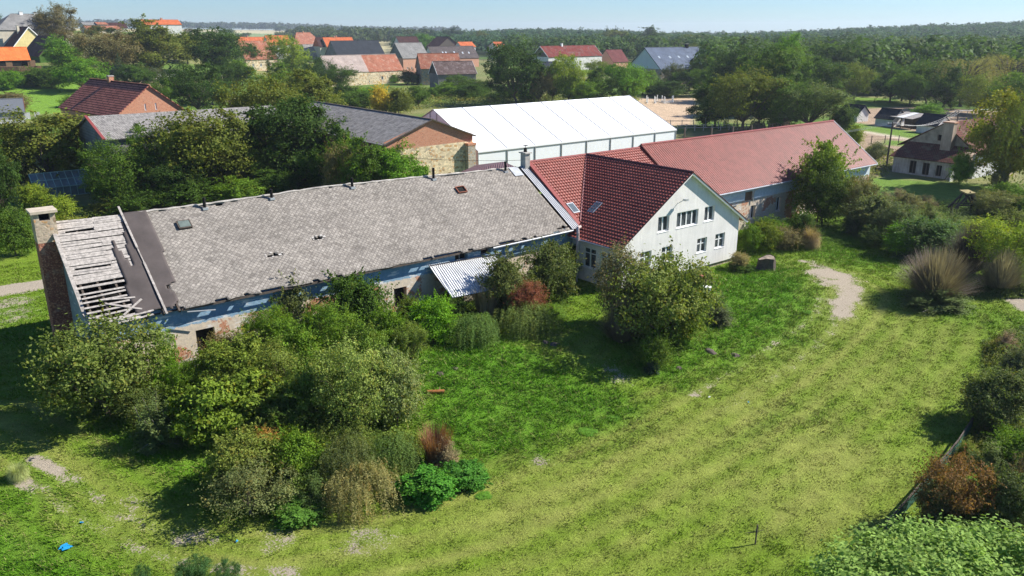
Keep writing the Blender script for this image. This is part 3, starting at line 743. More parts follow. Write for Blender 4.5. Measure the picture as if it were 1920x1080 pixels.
GREENS = [W_(p) for p in ([(1555, 180), (1680, 185), (1700, 200), (1560, 200)], [(1590, 228), (1740, 250), (1720, 262), (1590, 240)], [(1660, 262), (1740, 268), (1720, 275), (1650, 272)], [(1600, 330), (1750, 340), (1900, 350), (1900, 390), (1700, 372), (1600, 352)])]
TRK = [np.array([at(*p)[:2] for p in q]) for q in ([(1300, 740), (1430, 660), (1530, 590), (1560, 560)], [(1340, 775), (1480, 690), (1570, 610), (1600, 580)], [(60, 860), (180, 930), (290, 990), (400, 1015)], [(40, 900), (150, 970), (260, 1030), (400, 1065), (560, 1075)])]
FIELDC = (.46, .40, .22)
def masks(x, y):
    P = np.stack([x, y], 1); r = np.hypot(x, y)
    n1 = fbm(x / 6, y / 6, 1); n2 = fbm(x / 1.6, y / 1.6, 5); n3 = fbm(x / 25, y / 25, 8)
    dl = sdist(P, LANEW)
    dry = (1 - sstep(1.0, 5.0, dl)) * .42 + sstep(.5, .68, n1) * .16 + .62 * np.exp(-((dl - .9) / .26) ** 2) + .5 * np.exp(-((dl - 3.0) / .28) ** 2) + .3 * np.exp(-((dl - 5.2) / .3) ** 2)
    for (px, py, rad, k) in ((1480, 800, 6, .8), (1400, 900, 7, .5), (1600, 880, 5, .65), (1550, 980, 5, .5), (1250, 830, 5, .3), (1100, 990, 8, .45), (1640, 720, 9, .45), (1700, 620, 9, .35), (1050, 650, 4, .5), (1500, 500, 5, .3)):
        c = at(px, py); dry += .8 * k * (1 - sstep(rad * .3, rad, np.hypot(x - c[0], y - c[1]) * (1 + .5 * (n2 - .5))))
    lush = np.zeros(len(x))
    for q, k in ((LUSH1, 1), (LUSH2, .85), (LUSH3, .45), (LUSHL, .8), (LUSHC, .8)): lush = np.maximum(lush, k * sstep(-3.6, 2.6, inpoly(P, q) + 3.5 * (n2 - .5) + 2 * (n1 - .5)))
    dry = np.clip(dry * (1 - .85 * lush), 0, 1)
    dry = np.clip(dry + .22 * (1 - lush) * np.sin(2 * np.pi * (dl + 1.2 * n1) / 1.7) * (1 - sstep(7, 20, dl)) + .5 * (fbm(x / .9, y / .9, 41, 3) - .5), 0, 1)
    lush = np.clip(lush + .35 * sstep(.55, .35, n1) * (dl > 3), 0, 1)
    bare = np.full(len(x), 0.0)
    g = np.maximum(sstep(-.9, 1.6, inpoly(P, GRAVEL) + 2.2 * (n2 - .5)) * (.5 + .6 * n2), sstep(-1, .8, inpoly(P, GRAV2)) * 1.3)
    g = np.maximum(g, sstep(-1.5, 2, inpoly(P, YARD)) * (.25 + .5 * n2)); g = np.maximum(g, (1 - sstep(.9, 1.8, sdist(P, PATHL))) * 1.2)
    bare = np.maximum(bare, g)
    for tk in TRK: bare = np.maximum(bare, (1 - sstep(.15, .75, sdist(P, tk))) * (.36 + .35 * sstep(.5, .7, n1)))
    c = at(1000, 655); bare = np.maximum(bare, .0 * r)
    for (px, py, rad) in ((1145, 690, 1.6), (1165, 710, 1.3), (355, 1012, 1.4), (520, 1010, 1.4), (690, 1015, 1.8), (240, 950, 1.4), (1015, 865, 1.0)):
        c = at(px, py); bare = np.maximum(bare, .47 * (1 - sstep(.2, rad * 1.4, np.hypot(x - c[0], y - c[1]))))
    return dry, np.clip(lush, 0, 1), bare, n1, n2, n3, r

def albedo(x, y, m):
    dry, lush, bare, n1, n2, n3, r = m; P = np.stack([x, y], 1)
    c = lambda *k: np.array(k)[None]
    col = c(.150, .235, .018) * (1 - 0 * dry[:, None])
    L = lambda a, b, t: a * (1 - t[:, None]) + b * t[:, None]
    col = L(col, c(.098, .225, .014) + 0 * col, lush); col = L(col, c(.265, .285, .065) + 0 * col, np.clip(dry * (.65 + .7 * (n2 - .3)), 0, 1))
    far = sstep(85, 120, r); fc = L(c(.10, .17, .028) + 0 * col, c(.20, .20, .075) + 0 * col, sstep(.4, .62, n3)); col = L(col, fc, far)
    for q, k in zip(SAND, SANDC): col = L(col, c(*k) * (1 + .3 * (n2[:, None] - .5)), sstep(-1.5, 1.5, inpoly(P, q)))
    for q in GREENS: col = L(col, c(.13, .22, .03) + 0 * col, sstep(-1.5, 1.5, inpoly(P, q)))
    u = upx(x, y); fl = (1 - sstep(700, 800, u)) * sstep(620, 760, r)
    fcol = L(c(*FIELDC) + 0 * col, c(.20, .26, .10) + 0 * col, ((r > 1500) & (r < 2100)).astype(float)); col = L(col, fcol, fl)
    wd = sstep(600, 680, r) * (u > 760); col = L(col, c(.03, .05, .015) + 0 * col, wd)
    lawn = sstep(-3, 3, inpoly(P, LAWNL)); col = L(col, c(.15, .27, .03) + 0 * col, lawn)
    return np.clip(col, 0, 1)
LAWNL = W_([(-100, 150), (20, 145), (190, 150), (200, 185), (150, 212), (60, 215), (-100, 190)])

def build_ground():
    azc = AZ; fine = np.radians(np.arange(-47, 47.01, .25)); rest = np.radians(np.arange(50, 311, 7))
    da = np.concatenate([fine, rest]); az = azc + da; na = len(az)
    r = 9 * 1.0125 ** np.arange(0, 505); r = np.append(r, 4700.0); nr = len(r)
    A, R = np.meshgrid(az, r); X = (R * np.cos(A)).ravel(); Y = (R * np.sin(A)).ravel()
    Z = hgt(X, Y); V = np.stack([X, Y, Z], 1)
    idx = np.arange(nr * na).reshape(nr, na); nx = np.roll(idx, -1, 1)
    F = np.stack([idx[:-1], nx[:-1], nx[1:], idx[1:]], -1).reshape(-1, 4)[:, ::-1]
    V = np.vstack([V, [[0, 0, H1(0, 0)]]]); ctr = len(V) - 1
    m = masks(V[:, 0], V[:, 1]); col = albedo(V[:, 0], V[:, 1], m); col4 = np.concatenate([col, np.ones((len(col), 1))], 1)
    tri = np.stack([np.full(na, ctr), idx[0], nx[0], nx[0]], 1)
    me = npmesh("ground", V, F[:, ::-1], M['ground'], attrs=dict(Col=('POINT', 'FLOAT_COLOR', col4), bare=('POINT', 'FLOAT', m[2])), smooth=True)
    import bmesh
    bm = bmesh.new(); bm.from_mesh(me); bm.verts.ensure_lookup_table()
    for a, b in zip(idx[0], nx[0]): bm.faces.new([bm.verts[ctr], bm.verts[a], bm.verts[b]])
    bm.to_mesh(me); bm.free()
    tag(link("ground", me), kind='structure')
build_ground()

# grass: real blades over the meadow round the house
def build_grass(n=760000):
    rng = np.random.default_rng(5)
    az = AZ + np.radians(rng.uniform(-44, 44, n)); r = 20 + 66 * rng.uniform(0, 1, n) ** .85
    x = r * np.cos(az); y = r * np.sin(az)
    m = masks(x, y); keep = (rng.uniform(0, 1, n) > m[2] * 1.6 - .15)
    for (x0, y0, x1, y1) in ((7.9, 50, 62.5, 66), (46.5, 44, 62.4, 52), (62, 50.8, 99, 64), (6.9, 55.8, 8.1, 57.1)): keep &= ~((x > x0) & (x < x1) & (y > y0) & (y < y1))
    x = x[keep]; y = y[keep]; m = [k[keep] for k in m]; n = len(x); z = hgt(x, y)
    dry, lush, bare, n1, n2, n3, rr = m
    t2 = fbm(x / .5, y / .5, 31, 2); rp = fbm(x / .35 + y / 1.4, y / .35 - x / 1.4, 61, 2); hgt_ = (.05 + .16 * lush + .05 * (1 - dry)) * rng.uniform(.5, 1.5, n) * np.clip(-.35 + 1.6 * t2 + 1.1 * (rp - .3), .15, 2)
    a = rng.uniform(0, 2 * np.pi, n); wd = .028 * rng.uniform(.6, 1.5, n) * (rr / 50) ** .7
    lean = np.stack([-.5 + rng.normal(0, .6, n), -.3 + rng.normal(0, .6, n)], 1) * hgt_[:, None]
    s = np.stack([np.cos(a), np.sin(a)], 1) * wd[:, None]
    V = np.zeros((n, 3, 3)); V[:, 0, :2] = np.stack([x, y], 1) - s; V[:, 1, :2] = np.stack([x, y], 1) + s; V[:, 2, :2] = np.stack([x, y], 1) + lean
    V[:, 0, 2] = z - .01; V[:, 1, 2] = z - .01; V[:, 2, 2] = z + hgt_
    col = albedo(x, y, m) * rng.uniform(.7, 1.35, (n, 1)); st = rng.uniform(0, 1, n) < (.10 + .35 * dry); col[st] = col[st] * .35 + np.array([.36, .31, .13]) * .65
    col = np.concatenate([col, np.ones((n, 1))], 1)
    F = np.arange(3 * n).reshape(n, 3)
    me = npmesh("grass", V.reshape(-1, 3), F, M['blade'], attrs=dict(Col=('FACE', 'FLOAT_COLOR', col)))
    tag(link("grass", me), "mown and rough grass of the meadow round the farm, green with dry yellow patches", "grass", kind='stuff')
build_grass()

# ================================================================== LONG GREY-ROOFED BARN
YR = 56.9
RX = [7.9, 12.3, 17.7, 27.3, 38, 46.8]; RZ = [9.32, 9.25, 9.22, 9.38, 9.1, 8.92]; EZ = 4.45; EY = 49.6; BY = 64.2
def rz_(x): return float(np.interp(x, RX, RZ))
def build_grey_barn():
    org = np.array([7.9, 50.1, 0.0])
    root = empty("farm_barn", tuple(org), "long derelict barn with grey shingle roof, bare laths and tar paper at its left", "barn")
    X0, X1 = 8.1, 46.8
    L = X1 - X0; wh = 4.5
    m = MB()
    holes = [(5.9, .2, 7.1, 2.6), (11.0, 1.2, 12.2, 2.5), (16.0, 1.2, 17.2, 2.5), (20.5, .9, 21.6, 2.45), (25.6, .0, 26.9, 2.3), (26.1, 3.55, 27.3, 4.2), (28.6, 3.6, 29.6, 4.2), (31.0, .9, 32.1, 2.4), (35.2, 1.0, 36.3, 2.4)]
    wall_poly(m, (X0, 50.1, 0), (1, 0, 0), (0, -1, 0), [(0, -2.5), (L, -2.5), (L, wh), (0, wh)], holes, .45)
    wall_poly(m, (X1, 63.9, 0), (-1, 0, 0), (0, 1, 0), [(0, -2.5), (L, -2.5), (L, wh), (0, wh)])
    m.build("wall", M['peel'], root, org=org)
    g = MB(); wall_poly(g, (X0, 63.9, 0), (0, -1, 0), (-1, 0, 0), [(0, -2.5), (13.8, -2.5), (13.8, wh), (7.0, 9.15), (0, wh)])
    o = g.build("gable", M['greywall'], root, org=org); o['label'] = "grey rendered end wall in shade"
    for i, h_ in enumerate(holes[1:4] + holes[5:]):
        window(root, (X0 - org[0], 50.1 - org[1], 0), (1, 0, 0), (0, -1, 0), *h_, inset=.32, mat='wood', glass='dark', cols=2 if i % 2 else 1, sill=False)
    for h_ in (holes[0], holes[4]):
        d = MB(); d.box(X0 + h_[0], 50.1 + .40, h_[1], X0 + h_[2], 50.46, h_[3]); do = d.build("door", M['dark'], root, org=org)  # near-black panel stands for the darkness inside the doorway
    # loft floor coloured near black, standing for the attic's darkness
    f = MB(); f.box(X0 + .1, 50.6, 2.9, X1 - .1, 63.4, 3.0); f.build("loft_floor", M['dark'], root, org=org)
    # ---- front slope as a sheet of small cells, with torn holes
    def sheet(name, x0, x1, v0, v1, mat, cut=None, jag=None, dz=0.0, nx=None, side=1, parent=root, wob=.03):
        nx = nx or int((x1 - x0) / .16); ny = max(2, int((v1 - v0) * 8.8 / .16)); rng = np.random.default_rng(3)
        V = []; UV = []
        for j in range(ny + 1):
            v = v0 + (v1 - v0) * j / ny
            for i in range(nx + 1):
                x = x0 + (x1 - x0) * i / nx; r_ = rz_(x); y = EY + (YR - EY) * v if side > 0 else BY - (BY - YR) * v; z = EZ + (r_ - EZ) * v + dz + wob * (float(vnoise(x / 1.2, v * 7, 4)) - .5) * 2 
                if j == 0 and side > 0: z -= .05 * vnoise(x / .5, 0, 8); y -= .18 * float(vnoise(x / .8, 3, 2)) * (1 if name == 'roof' else 0)
                V.append((x - org[0], y - org[1], z - org[2])); UV.append((x, v * 8.8))
        F = []
        for j in range(ny):
            for i in range(nx):
                x = x0 + (x1 - x0) * (i + .5) / nx; v = v0 + (v1 - v0) * (j + .5) / ny
                if cut and cut(x, v): continue
                a = j * (nx + 1) + i; q = (a, a + 1, a + nx + 2, a + nx + 1); F.append(q if side > 0 else q[::-1])
        me = npmesh(name, V, F, mat, UV); o = link(name, me, parent)
        sm = o.modifiers.new("thickness", 'SOLIDIFY'); sm.thickness = .05; sm.offset = -1
        return o
    HO = [(20.35, .34, .55, .016), (24.05, .43, .40, .016), (21.6, .40, .16, .010), (18.5, .985, .75, .012), (45.3, .045, .6, .02)]
    def tornroof(x, v):
        e = 13.05 + .12 * (float(vnoise(v * 19, 1, 2)) - .5)
        if x < e: return True
        for hx, hv, rx, rv in HO:
            k = ((x - hx) / rx) ** 2 + ((v - hv) / rv) ** 2
            if k < 1 + 1.6 * (float(vnoise(x * 4, v * 40, 3)) - .5): return True
        if v > .985 and vnoise(x / .7, 7, 3) > .72: return True
        if v < .015 and vnoise(x / .6, 9, 3) > .7: return True
        return False
    roof = sheet("roof", 11.6, 46.0, 0, 1, M['diamond'], tornroof)
    back = sheet("roof", 7.9, 46.8, 0, 1, M['diamond'], None, side=-1, nx=60)
    # pale torn rims round the holes
    rim = MB(); rg = random.Random(4)
    def onroof(x, v, d=.06): return (x, EY + (YR - EY) * v - d * .55, EZ + (rz_(x) - EZ) * v + d * .83)
    for hx, hv, rx, rv in HO[:2]:
        rim = MB()
        for k in range(7):
            a = k * .9; x = hx + math.cos(a) * rx * 1.1; v = hv + math.sin(a) * rv * 1.4
            p = Vector(onroof(x, v, .05)); s = rg.uniform(.08, .22)
            rim.add([p, p + Vector((s, 0, .02)), p + Vector((s * .6, s * .5, s * .45)), p + Vector((-s * .3, s * .4, s * .3))], [(0, 1, 2, 3)])
        rim.build("torn_rim", M['palerim'], roof, org=org)
    # ---- tar paper with a ragged left edge and torn foot
    def tar(x, v):
        n = float(vnoise(v * 16, 2, 6)) - .5; n2 = float(vnoise(x * 3, v * 4, 9)) - .5
        if v < .735:
            if x < np.interp(v, [0, .03, .26, .48, .59, .73], [10.6, 10.65, 10.62, 10.8, 10.73, 10.95]) + .16 * n: return True
            if v > .46 and np.interp(v, [.46, .6, .73], [11.42, 11.2, 11.0]) < x < np.interp(v, [.46, .57, .73], [11.48, 11.56, 11.68]) + .1 * n: return True
        elif x < np.interp(v, [.73, .8, 1], [11.65, 11.8, 12.16]) + .1 * n: return True
        if x > np.interp(v, [0, .02, .09, .15, .215, .24, 1], [12.6, 12.8, 13.3, 13.1, 12.85, 13.55, 13.74]) + .12 * n2 * (v < .23): return True
        return v < .02 + .03 * n2
    to = sheet("tar_paper", 9.6, 14.2, 0, 1, M['tar'], tar, dz=.12, wob=.02); to['label'] = "dark brown tar paper strips with ragged torn edge"
    # ---- rafters and laths of the stripped end
    rf = MB()
    for x in np.arange(8.3, 13.2, .95):
        rf.bar((x, EY - .1, EZ - .16), (x, YR, rz_(x) - .16), .12, .16)
    for x in (9.3, 11.2): rf.bar((x, EY + .4, EZ - .35), (x + .2, YR - 2.5, EZ + .1), .1, .12)
    rf.build("rafter_frame", M['woodd'], root, org=org)
    la = MB(); rg = random.Random(9); nl = 46
    for i in range(nl):
        v = (i + .5) / nl
        gap = (.87 < v < .885) or (.82 < v < .835) or (.905 < v < .918) or (.50 < v < .525) or (.30 < v < .325) or (.345 < v < .36) or (.385 < v < .395)
        lowz = v < .30
        if lowz and i % 2 == 0 and v > .03: continue
        xs = 8.0 + rg.uniform(0, .15); xe = rg.uniform(12.5, 12.9)
        if v < .45: xe = 10.75 + rg.uniform(-.05, .25)
        if gap and .8 < v: xs2 = [(xs, 8.5 + rg.uniform(0, .3)), (10.1 + rg.uniform(0, .3), xe)]
        elif gap: xs2 = [(xs, 8.25), (9.9 + rg.uniform(-.2, .5), xe)] if v > .4 else []
        else: xs2 = [(xs, xe)]
        for a_, b_ in xs2:
            if b_ <= a_: continue
            n_ = max(1, int((b_ - a_) / 1.7)); k = np.linspace(a_, b_, n_ + 1)
            for q in range(n_):
                j1 = rg.uniform(-.35, .35) / nl * (2.2 if lowz else .8); j2 = rg.uniform(-.35, .35) / nl * (2.2 if lowz else .8); dd = .05 + rg.uniform(-.015, .02)
                la.bar(onroof(k[q] - .05, v + j1, dd), onroof(k[q + 1] + .04, v + j2, dd + rg.uniform(-.01, .01)), .175 if not lowz else .13, .028, up=(0, -.55, .83))
    for a_, b_ in (((9.2, .16), (11.0, .05)), ((9.9, .03), (11.2, .14)), ((8.9, .0), (11.6, .02)), ((9.4, -.03), (11.5, -.015)), ((8.3, .06), (9.8, -.01)), ((9.0, .20), (10.9, .165))):
        la.bar(onroof(*a_, .1), onroof(*b_, .12), .12, .04, up=(0, -.55, .83))
    la.build("lath", M['wood'], root, org=org)
    bt = MB(); bt.bar(onroof(12.13, 1.07, .18), onroof(12.18, .62, .18), .13, .05, up=(0, -.55, .83)); bt.bar(onroof(12.2, .47, .18), onroof(12.22, -.04, .18), .13, .05, up=(0, -.55, .83))
    bt.bar(onroof(12.18, .62, .17), onroof(12.2, .47, .17), .06, .03, up=(0, -.55, .83)); bt.build("batten", M['wood'], root, org=org)
    # verge boards of the gable, the lowest one sagging
    vg = MB(); pts = [onroof(7.95, v, .1) for v in (1.0, .75, .5, .3)] + [(8.0, EY + 1.2, EZ + .45), (8.35, EY + .35, EZ - .1), (9.0, EY - .05, EZ - .2)]
    for a_, b_ in zip(pts[:-1], pts[1:]):
        vg.bar(a_, b_, .22, .05, up=(0, -.55, .83)); vg.bar((a_[0] - .08, a_[1], a_[2] - .12), (b_[0] - .08, b_[1], b_[2] - .12), .05, .22)
    vg.build("verge_board", M['wood'], root, org=org)
    # eaves: board, broken gutter
    ev = MB(); ev.bar((13.2, EY + .02, EZ - .13), (46.0, EY + .02, EZ - .13), .05, .14); ev.build("fascia", M['woodd'], root, org=org)
    sb = MB(); sb.box(11.0, EY + .25, EZ - .2, 46.0, 50.08, EZ - .16); sb.build("soffit", M['woodd'], root, org=org)
    gt = MB(); gt.tube([(37.5, EY - .12, EZ - .2), (42, EY - .14, EZ - .14), (46.2, EY - .14, EZ - .08)], .07, 7); gt.build("gutter", M['galvs'], root, org=org); gt = MB(); gt.tube([(13.5, EY - .05, EZ - .3), (15.2, EY - .2, EZ - .5)], .04, 5)
    gt.build("broken_gutter", M['galvs'], root, org=org)
    rd = MB()
    xs = np.arange(13.0, 46, .42)
    rd.tube([(x, YR + rg.uniform(-.02, .02), rz_(x) + rg.uniform(-.02, .035)) for x in xs], [.085 + rg.uniform(-.03, .03) for x in xs], 6)
    rd.build("ridge_cap", m_plain("pale_ridge_mortar", (.40, .37, .33), .95, .4, 1.2), root, org=org)
    for x, hgt_ in ((17.5, .55), (22.4, .5), (29.0, .55), (36.6, .75), (44.3, .7)):
        v = MB(); v.tube([(x, YR - .35, rz_(x) - .3), (x, YR - .35, rz_(x) + hgt_)], .11, 8); vo = v.build("vent_pipe", M['dark'], root, org=org)
        b = MB(); b.box(x - .18, YR - .55, rz_(x) - .3, x + .18, YR - .2, rz_(x) - .14); b.build("base", M['galvs'], vo, org=org)
    for (x, v, lid) in ((15.65, .80, True), (38.4, .76, False)):
        k = MB(); c = Vector(onroof(x, v, .05)); ax = Vector((1, 0, 0)); ay = Vector((0, .84, .55)); n_ = Vector((0, -.55, .84))
        for s in (-1, 1): k.bar(c + ax * s * .42 - ay * .34, c + ax * s * .42 + ay * .34, .06, .22, up=n_); k.bar(c - ax * .42 + ay * s * .34, c + ax * .42 + ay * s * .34, .06, .22, up=n_)
        ko = k.build("roof_hatch", M['rust'] if not lid else M['woodd'], root, org=org)
        g_ = MB(); c2 = c + n_ * (.12 if lid else -.0); g_.slab([c2 - ax * .36 - ay * .29, c2 + ax * .36 - ay * .29, c2 + ax * .36 + ay * .29, c2 - ax * .36 + ay * .29], .02)
        g_.build("pane", M['greenglass'] if lid else M['dark'], ko, org=org)
    # metal strip against the house
    ms = MB(); ms.slab([onroof(46.15, -.01, .10), onroof(47.05, -.01, .10), onroof(47.05, 1.0, .10), onroof(46.15, 1.0, .10)], .02); mo = ms.build("metal_flashing", M['galv'], root, org=org); mo['label'] = "ribbed galvanised strip along the house wall"
    ms = MB(); ms.slab([onroof(44.9, .86, .08), onroof(45.9, .86, .08), onroof(45.9, 1.0, .08), onroof(44.9, 1.0, .08)], .02); ms.build("metal_flashing", M['galvs'], root, org=org)
    # chimney stack standing against the gable
    c = MB(); c.box(6.95, 55.9, 8.3, 8.15, 57.1, 9.7); c.box(6.95, 55.9, 9.7, 7.25, 57.1, 10.15); c.box(7.85, 55.9, 9.7, 8.15, 57.1, 10.15); c.box(7.25, 56.75, 9.7, 7.85, 57.1, 10.15)
    c.build("chimney", M['cstone'], root, org=org); co = [o for o in root.children if o.name.startswith("chimney")][-1]; co['label'] = "tall stone and brick chimney outside the left gable"
    s = MB(); s.box(6.96, 55.91, -2.5, 8.14, 57.09, 8.29); s.build("shaft", M['dbrick'], co, org=org)  # brick from the shadow line down, its shade put into the colour
    s = MB(); s.box(7.27, 56.3, 9.68, 7.83, 56.74, 10.12); s.build("flue", M['dark'], co, org=org)
    s = MB(); s.box(6.8, 55.75, 10.16, 8.3, 57.25, 10.32); s.build("cap", m_plain("cap_slab", (.50, .43, .33), .9, .2, 2), co, org=org)
M['greenglass'] = m_plain("greenish_glass", (.14, .17, .15), .2, .2, 3, .6)
build_grey_barn()

# ---- corrugated awning
aw = empty("awning", (31.6, 46.7, 1.0), "corrugated metal awning sloping from the barn wall between the shrubs", "awning")
m = MB(); A_ = ony(803, 497, 50.0); B_ = ony(930, 475, 50.0); Cc = onz(953, 538, 2.0); Dd = onz(848, 558, 2.05)
m.slab([Dd, Cc, B_, A_], .02); m.build("sheet", M['galvb'], aw, org=(31.6, 46.7, 1.0))
for q in (Dd + [.15, .2, -.05], Cc + [-.2, .2, -.05], (Dd + Cc) / 2 + [0, .2, -.05]): m = MB(); m.tube([(q[0], q[1], -.3), tuple(q)], .06, 6); m.build("post", M['woodd'], aw, org=(31.6, 46.7, 1.0))
m = MB(); m.bar(Dd + [0, .12, -.07], Cc + [0, .12, -.07], .08, .1); m.build("beam", M['woodd'], aw, org=(31.6, 46.7, 1.0)); m = MB(); m.bar(A_ + [0, -.12, -.09], B_ + [0, -.12, -.09], .08, .1); m.build("beam", M['woodd'], aw, org=(31.6, 46.7, 1.0))

# ================================================================== WHITE HOUSE
GX0, GX1, GY, AX, AZ_, EZW = 46.75, 62.3, 44.04, 54.65, 9.24, 3.78
def build_house():
    org = np.array([GX0, GY, 0.0])
    root = empty("white_house", tuple(org), "white rendered house with dark red tiled cross gable facing the lawn", "house")
    o0 = (0, 0, 0); Wd = GX1 - GX0; sl = (AZ_ - EZW) / (AX - 46.1)
    hz = lambda x: min(AZ_ - .1 - abs(x - AX) * sl, 99)
    wins = dict(u1=(50.93, 4.47, 52.35, 5.83, 2, None), u2=(53.33, 4.48, 56.2, 5.87, 4, None), u3=(57.09, 4.52, 58.5, 5.88, 2, None), l1=(56.34, 1.72, 57.72, 3.07, 2, .6), l2=(58.93, 1.72, 60.33, 3.09, 2, .6), l3=(51.6, 1.72, 53.0, 3.07, 2, .6), l4=(48.9, 1.72, 50.3, 3.07, 2, .6))
    m = MB(); hs = [(a - GX0, b, c - GX0, d) for a, b, c, d, *_ in wins.values()]
    wall_poly(m, (0, 0, 0), (1, 0, 0), (0, -1, 0), [(0, .35), (Wd, .35), (Wd, hz(GX1)), (AX - GX0, hz(AX)), (0, hz(GX0))], hs, .22)
    # west side with a tall window and a door
    side = [(1.2, 1.25, 2.55, 3.05), (3.1, 1.25, 4.6, 3.05)]
    wall_poly(m, (0, 6.2, 0), (0, -1, 0), (-1, 0, 0), [(0, -.1), (6.2, -.1), (6.2, hz(GX0)), (0, hz(GX0))], [(6.2 - d, b, 6.2 - a, z) for a, b, d, z in side], .2)
    wall_poly(m, (Wd, 0, 0), (0, 1, 0), (1, 0, 0), [(0, .35), (6.8, .35), (6.8, hz(GX1)), (0, hz(GX1))])
    m.box(0, 6.3, 0, .25, 19.8, 4.3); m.box(.3, 19.5, 0, Wd, 19.8, 4.3)
    m.build("wall", M['stucco'], root)
    p = MB(); p.box(.12, .14, -1.4, Wd - .1, 6.5, .35); p.build("plinth", M['plinth'], root)
    for k, (a, b, c, d, n_, tr_) in wins.items():
        window(root, (0, 0, 0), (1, 0, 0), (0, -1, 0), a - GX0, b, c - GX0, d, cols=n_, transom=tr_, inset=.17, fr=.09)
    for a, b, d, z in side: window(root, (0, 6.2, 0), (0, -1, 0), (-1, 0, 0), 6.2 - d, b, 6.2 - a, z, inset=.12, fr=.10, transom=.72)
    # cross gable roof
    yf = GY - .32; yb = YR - .05
    e1 = (46.12, EZW); e2 = (AX + (AX - 46.12), EZW)
    tiled("roof", (e1[0], yb, e1[1]), (e1[0], yf, e1[1]), (AX, yf, AZ_), (AX, yb, AZ_), M['red'], root, amp=.08, step=.10, org=org)
    tiled("roof", (e2[0], yf, e2[1]), (e2[0], yb, e2[1]), (AX, yb, AZ_), (AX, yf, AZ_), M['red'], root, amp=.04, step=.04, org=org)
    # main roof between the two barns, front and back
    hx0, hx1 = 47.15, 62.55; hy = 49.75; hz0 = 4.52; RH = 9.24
    def cutroof():
        # front slope: left and right of the cross gable it is trimmed along the valleys
        o = tiled("roof", (hx0, hy, hz0), (hx1, hy, hz0), (hx1, YR, RH), (hx0, YR, RH), M['red'], root, amp=.055, step=.014, org=org)
        return o
    cutroof()
    tiled("roof", (hx1, 64.1, hz0), (hx0, 64.1, hz0), (hx0, YR, RH), (hx1, YR, RH), M['red'], root, org=org, nu=3)
    # trims
    t = MB(); t.tube([(AX, yf - .03, AZ_ + .06), (AX, YR, AZ_ + .06)], .13, 8); t.build("ridge_cap", M['dredtrim'], root, org=org)
    t = MB(); t.tube([(hx0, YR, RH + .05), (hx1, YR, RH + .05)], .12, 8); t.build("ridge_cap", M['redtrim'], root, org=org)
    # valley sheet: from (47.4,50.2) to ridge
    def vp(k): # 0 at the foot, 1 at the ridge
        z = 4.75 + (AZ_ - 4.75) * k; x = 46.12 + (z - EZW) / sl; y = hy + (z - hz0) / ((RH - hz0) / (YR - hy)); return (x, y, z + .07)
    t = MB(); t.bar(np.array(vp(0)) + [0, 0, .09], np.array(vp(1)) + [0, 0, .05], .10, .06); t.build("valley_flashing", m_plain("pink_faded_sheet", (.42, .20, .18), .5, .1), root, org=org)
    t = MB(); t.slab([(hx0 - .06, hy - .05, hz0 + .08), (hx0 + .38, hy - .05, hz0 + .08), (hx0 + .38, YR, RH + .10), (hx0 - .06, YR, RH + .10)], .03)
    t.slab([(hx0 - .06, YR, RH + .10), (hx0 - .06, hy - .05, hz0 + .08), (hx0 - .06, hy - .05, hz0 - .25), (hx0 - .06, YR, RH - .55)][::-1], .03)
    t.build("verge_trim", M['redtrim'], root, org=org)
    t = MB(); t.bar((AX, yf - .02, AZ_ - .03), (e2[0], yf - .02, e2[1] - .03), .05, .20); t.bar((AX, yf - .02, AZ_ - .03), (e1[0], yf - .02, e1[1] - .03), .05, .16)
    t.build("bargeboard", M['white'], root, org=org)
    t = MB(); t.bar((AX, yf - .035, AZ_ + .06), (e2[0], yf - .035, e2[1] + .06), .1, .07); t.bar((AX, yf - .035, AZ_ + .06), (e1[0], yf - .035, e1[1] + .06), .1, .07); t.build("verge_trim", M['dredtrim'], root, org=org)
    sf = MB(); sf.slab([(AX, yf, AZ_ - .12), (AX, GY - .01, AZ_ - .12), (e2[0], GY - .01, e2[1] - .12), (e2[0], yf, e2[1] - .12)], .03); sf.build("soffit", M['white'], root, org=org)
    # gutters, downpipe
    t = MB(); t.tube([(e1[0] - .08, yf, e1[1] - .02), (e1[0] - .08, 49.6, e1[1] - .02)], .08, 8); t.build("gutter", M['galvs'], root, org=org); t = MB(); t.tube([(e2[0] + .08, yf, e2[1] - .02), (e2[0] + .08, 50.5, e2[1] - .02)], .08, 8); t.build("gutter", M['galvs'], root, org=org)
    t = MB(); t.tube([(47.2, 49.62, hz0 + .02), (45.9, 48.6, hz0 + .3), (45.86, 48.5, hz0 - .1), (45.86, 48.5, 2.6)], .13, 8); t.build("downpipe", m_plain("pinkish_pipe", (.50, .40, .38), .5, .1), root, org=org)
    t = MB(); t.tube([(45.86, 48.5, 2.6), (45.86, 48.5, -.3)], .10, 8); t.build("downpipe", M['alu'], root, org=org)
    # roof windows
    def rwin(c, ax, ay, n_, w_, h_, proud):
        c, ax, ay, n_ = map(Vector, (c, ax, ay, n_)); ax.normalize(); ay.normalize(); n_.normalize(); c = c + n_ * proud
        k = MB(); k.slab([c - ax * w_ / 2 - ay * h_ / 2, c + ax * w_ / 2 - ay * h_ / 2, c + ax * w_ / 2 + ay * h_ / 2, c - ax * w_ / 2 + ay * h_ / 2], proud + .05); o = k.build("roof_window", M['galvs'], root, org=org)
        c = c + n_ * .012; w2 = w_ - .16; h2 = h_ - .2; k = MB(); k.slab([c - ax * w2 / 2 - ay * h2 / 2, c + ax * w2 / 2 - ay * h2 / 2, c + ax * w2 / 2 + ay * h2 / 2, c - ax * w2 / 2 + ay * h2 / 2], .01); k.build("pane", M['dimglass'], o, org=org)
        return o
    s2 = (RH - hz0) / (YR - hy)
